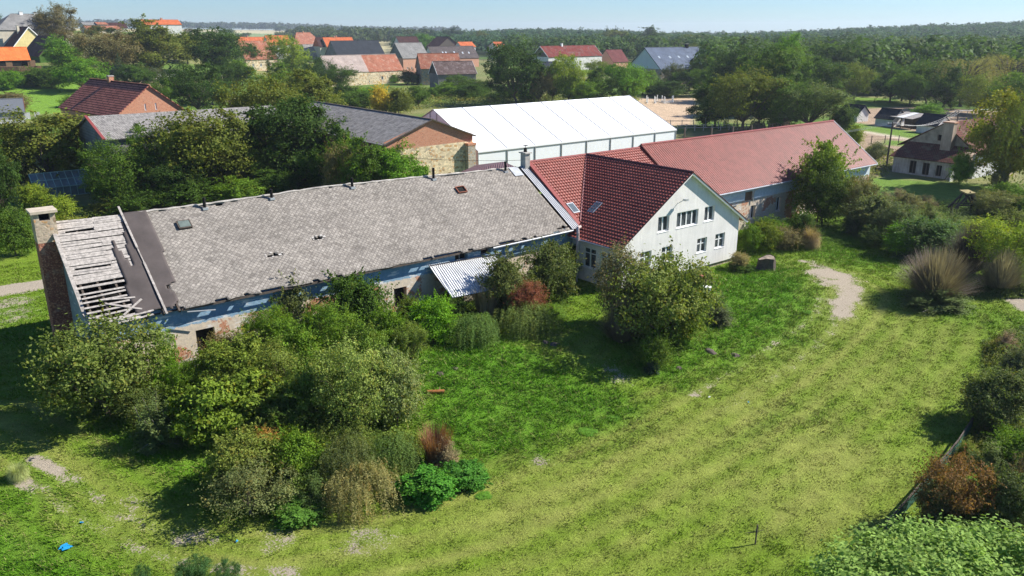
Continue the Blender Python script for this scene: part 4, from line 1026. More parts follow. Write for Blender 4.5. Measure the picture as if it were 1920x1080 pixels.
    # centre found on each slope
    r = pray(1074, 391); n_ = np.array([0, -s2, 1.0]); d0 = np.array([0, hy, hz0]); t_ = ((d0 - CAM) @ n_) / (r @ n_); c = CAM + r * t_
    rwin(c, (1, 0, 0), (0, 1, s2), n_, .78, 1.25, .12)['label'] = "roof window on the pale red slope"
    r = pray(1116, 390); n2 = np.array([-sl, 0, 1.0]); d0 = np.array([46.12, 0, EZW]); t_ = ((d0 - CAM) @ n2) / (r @ n2); c = CAM + r * t_
    rwin(c, (0, -1, 0), (1, 0, sl), n2, .8, 1.35, .14)['label'] = "roof window on the shaded dark slope"
    # chimney
    k = MB(); k.box(46.55, YR - .45, 8.3, 47.1, YR + .25, 10.15); ko = k.build("chimney", M['concrete'], root, org=org)
    k = MB(); k.box(46.42, YR - .58, 10.152, 47.23, YR + .38, 10.26); k.build("cap", M['concrete'], ko, org=org)
    k = MB(); k.tube([(46.82, YR - .1, 10.26), (46.82, YR - .1, 10.62)], [.17, .14], 9); k.tube([(46.82, YR - .1, 10.62), (46.82, YR - .1, 10.86)], .025, 5); k.tube([(46.82, YR - .1, 10.86), (46.82, YR - .1, 10.89)], .24, 10); k.build("cowl", M['dark'], ko, org=org)
    # flood lamp on the gable
    k = MB(); k.tube([(53.3, GY, 6.72), (53.55, GY - .45, 7.05)], .03, 6); lo_ = k.build("wall_lamp", M['galvs'], root, org=org)
    k = MB(); k.box(53.42, GY - .75, 7.0, 53.82, GY - .42, 7.18); k.build("lamp_head", M['galvs'], lo_, org=org)
build_house()

# ================================================================== LONG RED-ROOFED BARN
def build_red_barn():
    org = np.array([62.6, 50.9, 0.0]); X0, X1 = 62.6, 98.7; RH = 9.52; ez = 4.78; ey = 50.25
    root = empty("red_roof_barn", tuple(org), "long barn with red metal tile roof and peeling plaster walls right of the white house", "barn")
    L = X1 - X0; hs = [(10.1, 3.25, 11.5, 4.25), (11.3, 1.1, 12.2, 2.6), (16.0, 1.3, 17.0, 2.9), (22, 1.2, 23, 2.6), (28, 1.2, 29, 2.6)]
    m = MB(); wall_poly(m, (0, 0, 0), (1, 0, 0), (0, -1, 0), [(0, -1.5), (L, -1.5), (L, 4.95), (0, 4.95)], hs, .4)
    wall_poly(m, (L, 0, 0), (0, 1, 0), (1, 0, 0), [(0, -1.5), (12, -1.5), (12, 4.95), (6, 9.3), (0, 4.95)]); wall_poly(m, (L, 12, 0), (-1, 0, 0), (0, 1, 0), [(0, -1.5), (L, -1.5), (L, 4.95), (0, 4.95)])
    wall_poly(m, (0, 12, 0), (0, -1, 0), (-1, 0, 0), [(0, -1.5), (12, -1.5), (12, 4.95), (6, 9.3), (0, 4.95)])
    m.build("wall", M['peelr'], root)
    d = MB(); d.box(hs[0][0], .12, hs[0][1], hs[0][2], .2, hs[0][3]); d.build("hatch_door", M['woodb'], root)
    for h_ in hs[1:]: window(root, (0, 0, 0), (1, 0, 0), (0, -1, 0), *h_, inset=.25, cols=2, glass='dark')
    tiled("roof", (X0 - .15, ey, ez), (X1 + .35, ey, ez), (X1 + .35, YR, RH), (X0 - .15, YR, RH), M['redb'], root, org=org, amp=.06, step=.001, tw=.32, lipk=0)
    tiled("roof", (X1 + .35, 63.6, ez), (X0 - .15, 63.6, ez), (X0 - .15, YR, RH), (X1 + .35, YR, RH), M['red'], root, org=org, nu=2)
    t = MB(); t.tube([(X0 - .15, YR, RH + .05), (X1 + .35, YR, RH + .05)], .12, 8); t.build("ridge_cap", M['redtrim'], root, org=org)
    t = MB(); t.slab([(X0 - .2, YR, RH + .09), (X0 - .2, YR, RH - .38), (X0 - .2, ey, ez - .38), (X0 - .2, ey, ez + .09)][::-1], .03); t.slab([(X0 - .2, YR, RH - .38), (X0 - .2, YR, RH + .09), (X0 - .2, 63.6, ez + .09), (X0 - .2, 63.6, ez - .38)][::-1], .03); t.build("verge_trim", M['dredtrim'], root, org=org)  # shadowed face towards the house, its darkness put into the trim colour
    t = MB(); t.bar((X1 + .37, ey, ez), (X1 + .37, YR, RH), .06, .2); t.build("bargeboard", M['white'], root, org=org)
    t = MB(); t.tube([(X0 + 3, ey - .08, ez - .05), (X1 + .3, ey - .08, ez - .05)], .08, 8); t.build("gutter", M['galvs'], root, org=org); t = MB(); t.tube([(74.0, ey - .08, ez - .1), (74.0, ey + .45, ez - .5), (74.0, ey + .5, 3.0)], .05, 6); t.build("downpipe", M['galvs'], root, org=org)
    t = MB(); t.bar((67.0, 50.8, 2.6), (71.5, 50.8, 3.15), .04, .09); t.tube([(67.6, 50.7, 2.2), (67.6, 50.7, 3.1)], .05, 6); t.tube([(69.6, 50.8, 3.2), (69.8, 50.75, 2.6), (69.2, 50.7, 2.1)], .03, 5); t.build("old_pipe", M['galvs'], root, org=org)
build_red_barn()

# ================================================================== MARQUEE
def build_tent():
    x0, x1, ye_, yr_, ez, rz = 67.9, 110.9, 93.0, 104.5, 4.3, 9.32; yb = 116.0; org = np.array([x0, ye_, 0])
    root = empty("event_tent", tuple(org), "large white marquee with ribbed roof behind the farm buildings", "tent")
    n = 8; xs = np.linspace(x0, x1, n + 1)
    for s, (a, b) in enumerate(((ye_, yr_), (yb, yr_))):
        for i in range(n):
            m = MB(); xa, xb = xs[i] + .05, xs[i + 1] - .05; nu, nv = 6, 8; V = []; F = []
            for j in range(nv + 1):
                for k in range(nu + 1):
                    u, v = k / nu, j / nv; sag = .16 * math.sin(math.pi * u) * math.sin(math.pi * min(1, v * 1.02)); V.append((xa + (xb - xa) * u, a + (b - a) * v, ez + (rz - ez) * v - sag))
            for j in range(nv):
                for k in range(nu): q = j * (nu + 1) + k; f = (q, q + 1, q + nu + 2, q + nu + 1); F.append(f if s == 0 else f[::-1])
            m.add(V, F); m.build("roof_panel", M['pvc'], root, smooth=True, org=org)
    for i in range(n):
        m = MB(); m.box(xs[i] + .06, ye_ + .1, -.3, xs[i + 1] - .06, ye_ + .14, ez - .25); m.build("wall_panel", M['pvcw'], root, org=org)
    for x in (x0 + .1, x1 - .1):
        m = MB()
        f = [(x, ye_, -.3), (x, yb, -.3), (x, yb, ez), (x, yr_, rz - .1), (x, ye_, ez)]
        m.add(f, [(0, 4, 3, 2, 1) if x < 80 else (0, 1, 2, 3, 4)])
        m.build("gable_sheet", M['pvcw'], root, org=org)
    m = MB(); m.box(xs[0] + .06, yb - .14, -.3, xs[-1] - .06, yb - .1, ez - .25); m.build("wall_panel", M['pvcw'], root, org=org)
    for x in xs:
        m = MB(); m.bar((x, ye_ - .02, ez + .02), (x, yr_, rz + .03), .09, .07); m.bar((x, yb + .02, ez + .02), (x, yr_, rz + .03), .09, .07); m.bar((x, ye_ + .03, -.3), (x, ye_ + .03, ez), .11, .11); m.bar((x, yb - .03, -.3), (x, yb - .03, ez), .11, .11)
        m.build("frame_rib", M['alu'], root, org=org)
    m = MB(); m.box(x0 - .05, ye_ - .05, ez - .22, x1 + .05, ye_ + .08, ez + .03); m.build("eave_valance", M['pvc'], root, org=org)
    m = MB(); m.box(x0 - .05, ye_ - .02, ez - .30, x1 + .05, ye_ + .06, ez - .24); m.build("eave_rail", M['alu'], root, org=org)
    m = MB(); m.bar((x0 + .02, yr_ - .9, 0), (x0 + .02, yr_ - .9, rz - .5), .1); m.build("gable_post", M['alu'], root, org=org); m = MB(); m.bar((x0 + .02, yr_ + .9, 0), (x0 + .02, yr_ + .9, rz - .5), .1); m.build("gable_post", M['alu'], root, org=org)
build_tent()

# ================================================================== STONE BARN BEHIND, GREY SHEET ROOF
def build_stone_barn():
    gy = 85.0; xa, xb, xr = 48.2, 61.2, 54.9; org = np.array([xa, gy, 0]); ez, rz = 7.95, 10.35; ybk = 118
    root = empty("stone_barn", tuple(org), "stone barn with red brick gable top and grey corrugated roof behind the long barn", "barn")
    W = xb - xa
    m = MB(); wall_poly(m, (0, 0, 0), (1, 0, 0), (0, -1, 0), [(0, -1), (W, -1), (W, 7.2), (0, 7.0)]); m.build("wall", M['stone'], root)
    m = MB(); wall_poly(m, (0, 0, 0), (1, 0, 0), (0, -1, 0), [(0, 7.0), (W, 7.2), (W, 8.1), (xr - xa, rz - .1), (0, 8.0)]); g = m.build("gable", M['brick'], root); g['label'] = "red brick gable top"
    m = MB(); m.box(0, .5, -1, .3, ybk - gy, 7.9); m.build("side_wall", M['dbrick'], root); m = MB(); m.box(W - .3, .5, -1, W, ybk - gy, 8); m.build("side_wall", M['dbrick'], root)  # walls in shadow, the darkness is in the brick colour
    for x in (.0, W - 1.25):
        m = MB(); m.box(x, -.75, -1, x + 1.2, -.01, 6.7); p = m.build("buttress", m_stone("grey_stone", (.42, .38, .31), 5) if x == 0 else bpy.data.materials["grey_stone"], root)
        m = MB(); m.box(x - .05, -.8, 6.702, x + 1.25, -.01, 7.0); m.build("brick_cap", M['brick'], p)
    m = MB(); o = .35; e = .2
    m.slab([(-o, ybk - gy, ez - e), (-o, -o, ez - e), (xr - xa, -o, rz), (xr - xa, ybk - gy, rz)], .08); m.slab([(W + o, -o, 8.0 - e), (W + o, ybk - gy, 8.0 - e), (xr - xa, ybk - gy, rz), (xr - xa, -o, rz)], .08)
    m.build("roof", m_grey(), root)
    m = MB(); m.bar((-o, -o, ez - e + .0), (xr - xa, -o, rz), .06, .14); m.bar((W + o, -o, 8 - e), (xr - xa, -o, rz), .06, .14); m.bar((xr - xa, -o, rz + .04), (xr - xa, ybk - gy, rz + .04), .3, .06); m.build("verge_trim", M['woodd'], root)
def m_grey():
    if 'greysheet' in MATS: return MATS['greysheet']
    t = NT("old_grey_sheet", .95, .1); uv = t.coord("UV", (1, 1, 1)); st = t.noise(t.coord("UV", (5, .5, 1)), 1.6, 6, .75); n = t.noise(t.coord("UV"), 1.2, 6, .75)
    k = t.math('ADD', t.math('MULTIPLY', st, .6), t.math('MULTIPLY', n, .5)); t.color(t.mix(t.rng(k, .45, .66, 0, 1), (.13, .12, .115), (.40, .38, .35))); t.bump(t.math('SINE', t.math('MULTIPLY', t.sep(uv, 0), 35.0)), .03, .8); MATS['greysheet'] = t.m; return t.m
build_stone_barn()
# ================================================================== OTHER BUILDINGS
OR = rt('orange', (.62, .17, .06), (.50, .13, .05), patch=None); OR2 = rt('rustred', (.44, .17, .10), (.33, .13, .085), patch=(.40, .24, .17))
BRN = rt('brown', (.30, .15, .11), (.22, .11, .085)); MAR = rt('maroon', (.085, .035, .032), (.055, .028, .026)); GRY = rt('grey', (.27, .265, .25), (.21, .205, .2), w=.4, h=.4)
SLT = rt('slate', (.040, .045, .055), (.03, .034, .042), w=.4, h=.4); PNK = rt('pinkgrey', (.40, .29, .24), (.30, .23, .20), cm=(.5, .47, .44)); DKB = rt('darkbrown', (.16, .11, .10), (.11, .08, .075), patch=(.22, .18, .17))
BLU = rt('bluegrey', (.105, .135, .19), (.095, .12, .17), cm=(.08, .10, .14), w=.5, h=2.0, rough=.5); RBR = rt('redbrown', (.22, .045, .035), (.17, .04, .033), patch=(.17, .11, .10))
CR = wm('cream', (.62, .56, .44)); YE = wm('yellow', (.72, .60, .28)); WH = wm('white', (.72, .71, .68)); GW = wm('grey', (.30, .29, .27), .3); ORB = m_brick("orange_brick", a=(.50, .2, .12), b=(.58, .28, .18), mo=(.5, .4, .32))
ST2 = m_stone("pale_rubble", (.66, .55, .37), 2.2); ST3 = m_stone("grey_rubble", (.24, .22, .19), 2.2); TIM = m_plain("dark_boards", (.09, .075, .06), .9, .3, 4); IVY = m_plain("ivy_wall", (.05, .12, .012), .9, .5, 6)

# tiled barn and grey roof on the left, behind the garden
def left_barns():
    P = onz(240, 216, 6.5)
    house("tiled_barn", "barn with striped red tile roof and bare brick gable on the left behind the trees", "barn", 0, 0, 0, 0, 0, 24, M['brick'], rt('striped', (.52, .20, .14), (.42, .15, .11), cm=(.035, .016, .014), w=2.5, h=.5, mt=.10),
          ang=8, ridge='d', base=(30.5, 137, 1.0), L=11.5, eh=7.0, rh=11.4, chim=((.5, .62, .8, .9, M['brick']),), wins=(('f', 4.7, 7.7, 4.95, 8.7, 1), ('f', 6.4, 7.7, 6.65, 8.7, 1)), over=.3)
    r = empty("grey_roof_barn", (21.5, 108, .5), "low barn with weathered grey roof between walnut trees on the left", "barn")
    a = onz(176, 216, 0); y0 = 117.0
    xa = ony(178, 217, y0)[0]; za = ony(178, 217, y0)[2]; xb = xa + 24; ym = 108.5; ze = ony(196, 262, ym)[2]; org = (21.5, 108, .5); x2 = ony(196, 262, ym)[0]
    m = MB(); m.slab([(x2, ym, ze), (xb, ym, ze), (xb, y0, za), (x2 - .0, y0, za)], .12); m.slab([(xb, y0 + 8, ze), (x2, y0 + 8, ze), (x2, y0, za), (xb, y0, za)], .12); m.build("roof", m_grey(), r, org=org)
    m = MB(); m.box(x2 + .3, ym + .4, -.5, xb - .3, y0 + 7.6, ze - .2); wall_poly(m, (x2 + .28, y0 + 7.6, 0), (0, -1, 0), (-1, 0, 0), [(0, ze - .3), (15.7, ze - .3), (7.6, za - .15)]); m.build("wall", GW, r, org=org)
    m = MB(); m.bar((x2 - .05, ym, ze + .06), (x2 - .05, y0, za + .06), .35, .12); m.build("verge_tiles", M['redtrim'], r, org=org)
left_barns()

# small lean-to with maroon sheet roof behind the grey barn ridge
r = empty("lean_to_shed", (50, 76, 0), "small shed with maroon ribbed sheet roof in front of the stone barn", "shed")
m = MB(); q = [onz(845, 322, 6.0), onz(945, 322, 6.0), onz(935, 306, 6.9), onz(893, 302, 6.9)]
yq = 70.0; p1 = ony(815, 334, yq); p2 = ony(985, 330, yq); p3 = ony(944, 309, yq + 6); p4 = ony(893, 303, yq + 6); p1[2] = p2[2] = (p1[2] + p2[2]) / 2; p3[2] = p4[2] = (p3[2] + p4[2]) / 2
m.slab([p1, p2, p3, p4], .06, [(0, 0), (13, 0), (10, 6), (4, 6)]); m.build("roof", M['maroon'], r, org=(50, 76, 0))
m = MB(); m.box(p4[0], yq + .5, -.5, p2[0] - .5, yq + 6, p1[2] - .1); m.build("wall", GW, r, org=(50, 76, 0))

H = house
H("stone_barn", "long pale stone barn whose tile roof is half grey and half brown", "barn", 618, 757, 163, 137, 105, 10, ST2, PNK, ang=6, rmat2=OR2, split=.52, wins=(('f', 24, 1.6, 25, 3.0, 1), ('f', 18, .8, 18.5, 1.6, 1)), group="village houses", over=.2)
H("barn", "tall grey-roofed barn with orange brick front beside the two-tone stone barn", "barn", 757, 797, 142, 109, 81, 12, ORB, GRY, ang=4, gable=GW, wins=(('f', 2, 3, 2.7, 3.9, 1), ('f', 4.5, 3, 5.2, 3.9, 1)), group="village houses", L=15, over=.3)
H("barn", "narrow barn with pinkish tile roof and blind grey stone gable", "barn", 791, 822, 160, 128, 101, 10, ST3, OR2, ang=-20, ridge='a', group="village houses", L=16, wins=(('l', 3, .1, 4.6, 2.4, 1), ('l', 5.5, .1, 6.6, 2.4, 1)))
H("wooden_barn", "dark shingled barn with white gable edging and a brick corner among shrubs", "barn", 822, 893, 172, 139, 116, 9, GW, DKB, ang=-14, gable=TIM, verge=M['white'], group="village houses")
H("house", "long house with dark grey roof, roof windows and a white gable end", "house", 815, 898, 128, 110, 88, 11, ORB, rt('dgrey', (.13, .105, .10), (.10, .085, .085)), ang=3, gable=WH, sky=((.25, .5), (.32, .5), (.5, .5), (.68, .45), (.82, .45)), group="village houses")
H("house", "small house with timbered gable and dark roof on the village skyline", "house", 822, 862, 93, 86, 69, 14, GW, MAR, ang=3, ridge='d', group="village houses", gable=TIM, over=.6)
H("house", "low house with bright orange roof just right of the timbered gable", "house", 866, 892, 93, 88, 79, 9, WH, OR, ang=3, group="village houses")
H("house", "cream house with bright orange tiled roof behind the yellow-green tree", "house", 463, 522, 130, 111, 72, 13, ST2, OR2, ang=8, group="village houses", wins=(('f', 3, 1, 4, 2.4, 2), ('f', 7, 1, 8, 2.4, 2)))
H("house", "house with flat orange ridge behind the cream house", "house", 452, 515, 96, 84, 69, 9, WH, OR, ang=3, group="village houses", chim=((.3, .5, .8, 1.2, M['brick']),))
H("house", "orange-roofed house with white gable at the edge of the tan fields", "house", 505, 548, 88, 78, 60, 10, WH, OR, ang=3, group="village houses")
H("house", "hipped house with rusty red roof above a grey lower wall", "house", 553, 606, 105, 82, 61, 14, GW, OR2, ang=3, hip=True, group="village houses", chim=((.5, .5, .9, 1.0, M['brick']),))
H("shed", "grey sheet-roofed outbuilding below the hipped house", "shed", 577, 614, 112, 104, 82, 12, GW, m_grey(), ang=3, group="village houses")
H("house", "long low house with dark maroon roof and red end in the village", "house", 600, 662, 86, 76, 64, 10, CR, MAR, ang=3, group="village houses", chim=((.62, .5, .8, 1.2, M['brick']),), gable=OR)
H("house", "house with pinkish brown roof and three small roof windows", "house", 606, 652, 112, 103, 77, 12, GW, rt('pinkbrown', (.19, .13, .125), (.15, .11, .105)), ang=3, sky=((.25, .35), (.42, .35), (.75, .35)), group="village houses")
H("barn", "wide barn with dark slate roof behind the two-tone stone barn", "barn", 634, 722, 118, 104, 77, 16, GW, SLT, ang=3, group="village houses")
H("house", "orange-roofed house with pale gable on the skyline above the maroon roof", "house", 612, 668, 70, 65, 56, 10, CR, OR, ang=3, group="village houses", chim=((.4, .5, .8, 1.0, M['brick']),))
H("house", "dark-roofed house half hidden by the bright green tree on the skyline", "house", 752, 790, 88, 82, 67, 11, WH, MAR, ang=3, group="village houses")
H("house", "far orange roof peeping over the trees right of the walnut", "house", 932, 948, 92, 86, 79, 9, WH, OR, ang=3, group="village houses")
H("house", "long hipped villa with pale grey roof and two white chimneys at the far left", "house", 0, 141, 92, 56, 26, 19, CR, GRY, ang=6, hip=True, group="village houses", chim=((.43, .5, 1.3, .9, M['white']), (.62, .5, 1.3, .8, M['white'])), wins=(('f', 20, 2, 21.5, 4.2, 2), ('f', 24, 2, 25.5, 4.2, 2), ('f', 16, 2, 17.5, 4.2, 2), ('f', 4, 2, 5.5, 4.2, 2)))
H("house", "yellow gabled house with maroon roof in front of the grey villa", "house", 28, 92, 96, 86, 51, 22, YE, rt('plum', (.15, .07, .065), (.12, .06, .055)), ang=12, ridge='d', group="village houses", over=.4, verge=M['white'], chim=((.35, .25, .9, .6, CR), (.45, .6, .9, .8, CR)))
H("ivy_barn", "old barn with maroon roof and gable overgrown with ivy", "barn", 76, 146, 118, 104, 68, 18, IVY, rt('oldmaroon', (.17, .085, .07), (.13, .07, .06)), ang=10, ridge='d', group="village houses", over=.5)
H("open_shed", "open shed with bright orange roof at the left edge", "shed", -30, 58, 128, 113, 90, 7, M['woodb'], rt('brightorange', (.78, .21, .06), (.70, .18, .05), w=.5, h=.5), ang=2, group="village houses", wins=(('f', 4, .2, 7, 2.4, 1, 'woodb'), ('f', 9, .2, 12, 2.4, 1, 'woodb'), ('f', 14, .2, 16.5, 2.4, 1, 'woodb')), wind='dark')
H("house", "far house with brown roof and cream gable above the olive tree", "house", 200, 240, 56, 52, 43, 12, CR, MAR, ang=3, gable=CR, group="village houses")
H("house", "far house with faded orange roof just left of the cream gable", "house", 165, 228, 62, 57, 49, 12, CR, OR2, ang=3, group="village houses")
H("house", "orange roof with brick chimney and mast showing over the big olive trees", "house", 272, 342, 50, 46, 37, 12, WH, OR, ang=3, group="village houses", chim=((.55, .5, 1.2, 1.2, M['brick']),))
H("house", "cream far house on the skyline near the left ridge of trees", "house", 158, 182, 50, 47, 42, 10, CR, GRY, ang=3, group="village houses")
H("house", "far house with tan roof left of the orange roof on the skyline", "house", 184, 204, 50, 46, 42, 10, CR, OR2, ang=3, group="village houses")
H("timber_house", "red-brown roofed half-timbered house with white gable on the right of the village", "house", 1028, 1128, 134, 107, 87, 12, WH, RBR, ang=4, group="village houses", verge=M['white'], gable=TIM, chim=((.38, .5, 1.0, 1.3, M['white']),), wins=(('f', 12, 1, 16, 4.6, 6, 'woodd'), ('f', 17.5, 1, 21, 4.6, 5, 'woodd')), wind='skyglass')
H("house", "brown roofed house between the half-timbered house and the blue-roofed barn", "house", 1150, 1178, 128, 116, 94, 12, ORB, rt('wine', (.19, .06, .055), (.14, .05, .048)), ang=3, group="village houses")
H("house", "dark brown roofed outbuilding left of the half-timbered house", "house", 1008, 1034, 118, 106, 90, 10, GW, DKB, ang=3, group="village houses")
H("shed", "navy sheet-roofed shed in front of the half-timbered house", "shed", 1010, 1046, 150, 134, 111, 6, GW, M['navy'], ang=3, group="village houses")
bb = H("big_barn", "large barn with blue-grey sheet roof, five roof windows and green arched door", "barn", 1238, 1345, 160, 130, 90, 21, ST3, BLU, ang=-9, gable=wm('paleboard', (.55, .62, .62), .05), sky=((.12, .55), (.3, .55), (.45, .55), (.6, .55), (.78, .6)), verge=m_plain("dark_green_trim", (.01, .06, .05), .5, .1), chim=((.72, .5, 1.1, 1.3, M['dark']),))
e_ = bb['_L']; 
m = MB(); m.box(e_ * .78, -.12, 0, e_ * .78 + 3.2, -.02, 4.3); o = m.build("door", M['glass'], bb); m = MB(); 
for k in (0, 1.05, 2.1, 3.1): m.box(e_ * .78 + k, -.2, 0, e_ * .78 + k + .14, -.121, 4.3)
m.box(e_ * .78, -.22, 2.6, e_ * .78 + 3.24, -.2005, 2.85); m.build("door_frame", M['greend'], o)
m = MB(); m.box(e_ * .78 - .8, -.3, 0, e_ * .78 - .01, -.01, 4.9); m.box(e_ * .78 + 3.25, -.3, 0, e_ * .78 + 4.0, -.01, 4.9); m.box(e_ * .78 - .01, -.3, 4.31, e_ * .78 + 3.25, -.01, 4.9); m.build("door_surround", CR, bb)
H("house", "low grey-roofed house with white window row at the left edge", "house", -75, 48, 236, 214, 190, 9, WH, m_plain("grey_sheet_roof", (.13, .14, .155), .6, .1), ang=-8, wins=tuple(('f', k, .9, k + 1.1, 2.3, 2) for k in (7, 9, 11, 13, 15)), verge=M['redtrim'], group="garden houses")

# sheds and farmhouse on the right
H("shed", "small white shed with black roof partly behind the big tree, leftmost of the sheds", "shed", 1574, 1592, 226, 214, 197, 4.4, WH, M['navy'], ang=-95, group="small sheds on the right", L=4.6, eh=2.0, rh=3.7)
H("shed", "small shed with black roof and whitewashed front, left of the open lean-to", "shed", 1640, 1672, 235, 226, 206, 5, WH, SLT, ang=-94, group="small sheds on the right", eh=1.6, rh=3.6)
H("shed", "small shed with black roof and white gable, right of the open lean-to", "shed", 1717, 1753, 248, 236, 217, 5, WH, SLT, ang=-97, group="small sheds on the right", eh=1.8, rh=3.7)
p = at(1673, 237); r = empty("open_lean_to", tuple(p), "open lean-to with grey boards and one white panel between two sheds", "shed", "small sheds on the right", math.radians(-110))
m = MB(); m.slab([(0, -1, 2.3), (6.5, -1, 2.3), (6.5, 3.4, 3.2), (0, 3.4, 3.2)], .08); ro = m.build("roof", M['wood'], r)
m = MB(); m.slab([(1.8, -1, 2.34), (3.8, -1, 2.34), (4.0, 3.2, 3.23), (2.6, 3.2, 3.23)], .03); m.build("white_panel", M['white'], ro)
for x, y in ((.2, -.8), (3.2, -.8), (6.3, -.8)): m = MB(); m.bar((x, y, -.2), (x, y, 2.3), .14); m.build("post", M['woodd'], r)
m = MB(); m.box(.1, 3.1, 0, 6.4, 3.2, 2.3); m.build("back_wall", M['woodd'], r)
for k, (x, y, z, c) in enumerate(((1.4, .6, .6, 'rust'), (3.2, .9, .5, 'wood'), (4.9, .4, .7, 'woodd'))):
    pass
def farmhouse():
    p = onz(1670, 322, 0); A = math.radians(-38)
    p0 = at(1672, 322); p1 = at(1786, 338); ax = (p1 - p0); L = float(np.hypot(ax[0], ax[1])); A = math.atan2(ax[1], ax[0])
    r = empty("farmhouse", tuple(p0), "old cottage with mossy red tile roofs, stone gable and broad chimney on the right", "house", None, A)
    eh = 2.6; W = 11.0
    m = MB(); hs = [(2.6, .2, 3.6, 2.1), (4.6, .2, 5.6, 2.0), (6.6, .3, 7.4, 1.9)]
    wall_poly(m, (0, 0, 0), (1, 0, 0), (0, -1, 0), [(0, -.5), (L, -.5), (L, eh), (0, eh)], [h_ for h_ in hs if h_[2] < L], .2); m.box(0, .25, -.5, .3, 4, eh); m.box(L - .3, .25, -.5, L, 4, eh)
    m.build("wall", m_stucco("cottage_plaster", (.50, .47, .42), .45), r)
    for h_ in hs:
        if h_[2] < L: window(r, (0, 0, 0), (1, 0, 0), (0, -1, 0), *h_, mat='woodd', glass='dark', sill=False)
    # porch roof, then the stone gable above it, then the main roof running back
    m = MB(); m.slab([(-.5, -.5, eh - .1), (L + .4, -.5, eh - .1), (L + .1, 3.2, eh + 1.9), (.4, 3.2, eh + 1.9)], .12); m.build("porch_roof", rt('mossred', (.24, .085, .06), (.15, .06, .045), cm=(.05, .03, .025), patch=(.16, .12, .08), h=.4, mt=.06), r)
    g = MB(); wall_poly(g, (0, 3.2, 0), (1, 0, 0), (0, -1, 0), [(.2, eh + 1.2), (L + 1.2, eh + 1.2), (L + 1.2, eh + 1.5), (L * .58, eh + 5.0), (.2, eh + 1.8)], [(L * .50, eh + 2.4, L * .50 + .8, eh + 3.3)], .2); g.build("gable", m_plain("old_render", (.30, .26, .20), .95, .35, 1.2), r)
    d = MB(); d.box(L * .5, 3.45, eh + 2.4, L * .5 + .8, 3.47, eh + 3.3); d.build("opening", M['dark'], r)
    m = MB(); z1, z2 = eh + .9, eh + 5.1; m.slab([(L + 1.8, 3.1, z1), (L + 1.8, 20, z1), (L * .58, 20, z2), (L * .58, 3.1, z2)], .15); m.slab([(-1.4, 20, z1), (-1.4, 3.1, z1 + .3), (L * .58, 3.1, z2), (L * .58, 20, z2)], .15); m.build("roof", MATS['mossred'], r)
    m = MB(); m.box(L + .8, 3.4, -.5, L + 1.2, 19, z1); m.build("side_wall", WH, r); m = MB(); m.box(0, 3.4, -.5, .3, 19, z1); m.build("side_wall", WH, r)
    m = MB(); m.box(L * .62, 2.0, eh + 1.0, L * .62 + 1.5, 3.15, eh + 5.2); c = m.build("chimney", m_stucco("chimney_plaster", (.50, .40, .31), .35), r); m = MB(); m.box(L * .62 - .1, 1.9, eh + 5.21, L * .62 + 1.6, 3.25, eh + 5.4); m.build("cap", M['brick'], c)
farmhouse()
p = at(1783, 340); r = empty("white_board", tuple(p), "white board leaning at the cottage corner", "board"); m = MB(); m.box(-.5, -.06, 0, .5, .06, 1.7); m.bar((-.5, -.1, .9), (.5, -.1, .9), .06); m.build("panel", M['white'], r); 
m = MB(); m.bar((.0, .1, 1.6), (.0, 1.0, 0), .08); m.build("prop", M['woodd'], r)

# greenhouse
def greenhouse():
    y0 = 118.0; a = ony(62, 345, y0); b = ony(182, 340, y0); x0, x1 = a[0], b[0]; base = H1(x0, y0); org = (x0, y0, base)
    r = empty("greenhouse", org, "old greenhouse with green metal frame and sloping glass among the garden trees", "greenhouse"); L = x1 - x0; top = 2.9; e = 1.3; L = x1 - x0
    g = MB(); g.slab([(0, 0, e), (L, 0, e), (L, 2.4, top), (0, 2.4, top)], .02); g.slab([(0, 0, 0), (L, 0, 0), (L, 0, e), (0, 0, e)], .02); g.slab([(L, 4.8, e), (0, 4.8, e), (0, 2.4, top), (L, 2.4, top)], .02)
    g.build("pane", m_plain("greenhouse_glass", (.16, .20, .19), .15, .3, .8, .8), r)
    f = MB(); n = 9
    for i in range(n + 1): x = L * i / n; f.bar((x, -.03, 0), (x, -.03, e), .09); f.bar((x, -.03, e + .03), (x, 2.4, top + .04), .09)
    for q in (((0, 0, e + .02), (L, 0, e + .02)), ((0, 2.4, top + .04), (L, 2.4, top + .04)), ((0, 1.2, (e + top) / 2 + .04), (L, 1.2, (e + top) / 2 + .04)), ((0, -.03, .05), (L, -.03, .05))): f.bar(*q, .1)
    f.build("frame", m_plain("green_metal", (.34, .48, .40), .6, .2), r)
greenhouse()

# ---- wooden lychgate-like hay rack, right
p = at(1812, 402); r = empty("roof_truss", tuple(p), "weathered timber frame with mossy board roof standing in the scrub on the right", "shelter", None, math.radians(-30))
m = MB(); z = 2.9
for y in (0, 1.3):
    m.bar((-2.2, y, .8), (0, y, z), .22); m.bar((2.2, y, .8), (0, y, z), .22); m.bar((-1.7, y, 1.3), (1.7, y, 1.3), .16); m.bar((-.8, y, 1.3), (0, y, 3.2), .12); m.bar((.8, y, 1.3), (0, y, 3.2), .12)
    m.bar((-1.6, y, -.2), (-1.6, y, 1.4), .2); m.bar((1.6, y, -.2), (1.6, y, 1.4), .2)
m.build("timber_frame", M['woodd'], r); r.scale = (.8, .8, .85)
m = MB(); m.slab([(-.75, -.3, z + .15), (.75, -.3, z + .15), (.75, 1.4, z + .35), (-.75, 1.4, z + .35)], .2); m.build("cap_board", m_plain("mossy_board", (.30, .25, .11), .9, .3, 3), r)
m = MB(); m.slab([(2.6, -.1, .4), (2.6, 1.3, .4), (.7, 1.3, z - .1), (.7, -.1, z - .1)], .08); m.build("side_board", M['wood'], r)

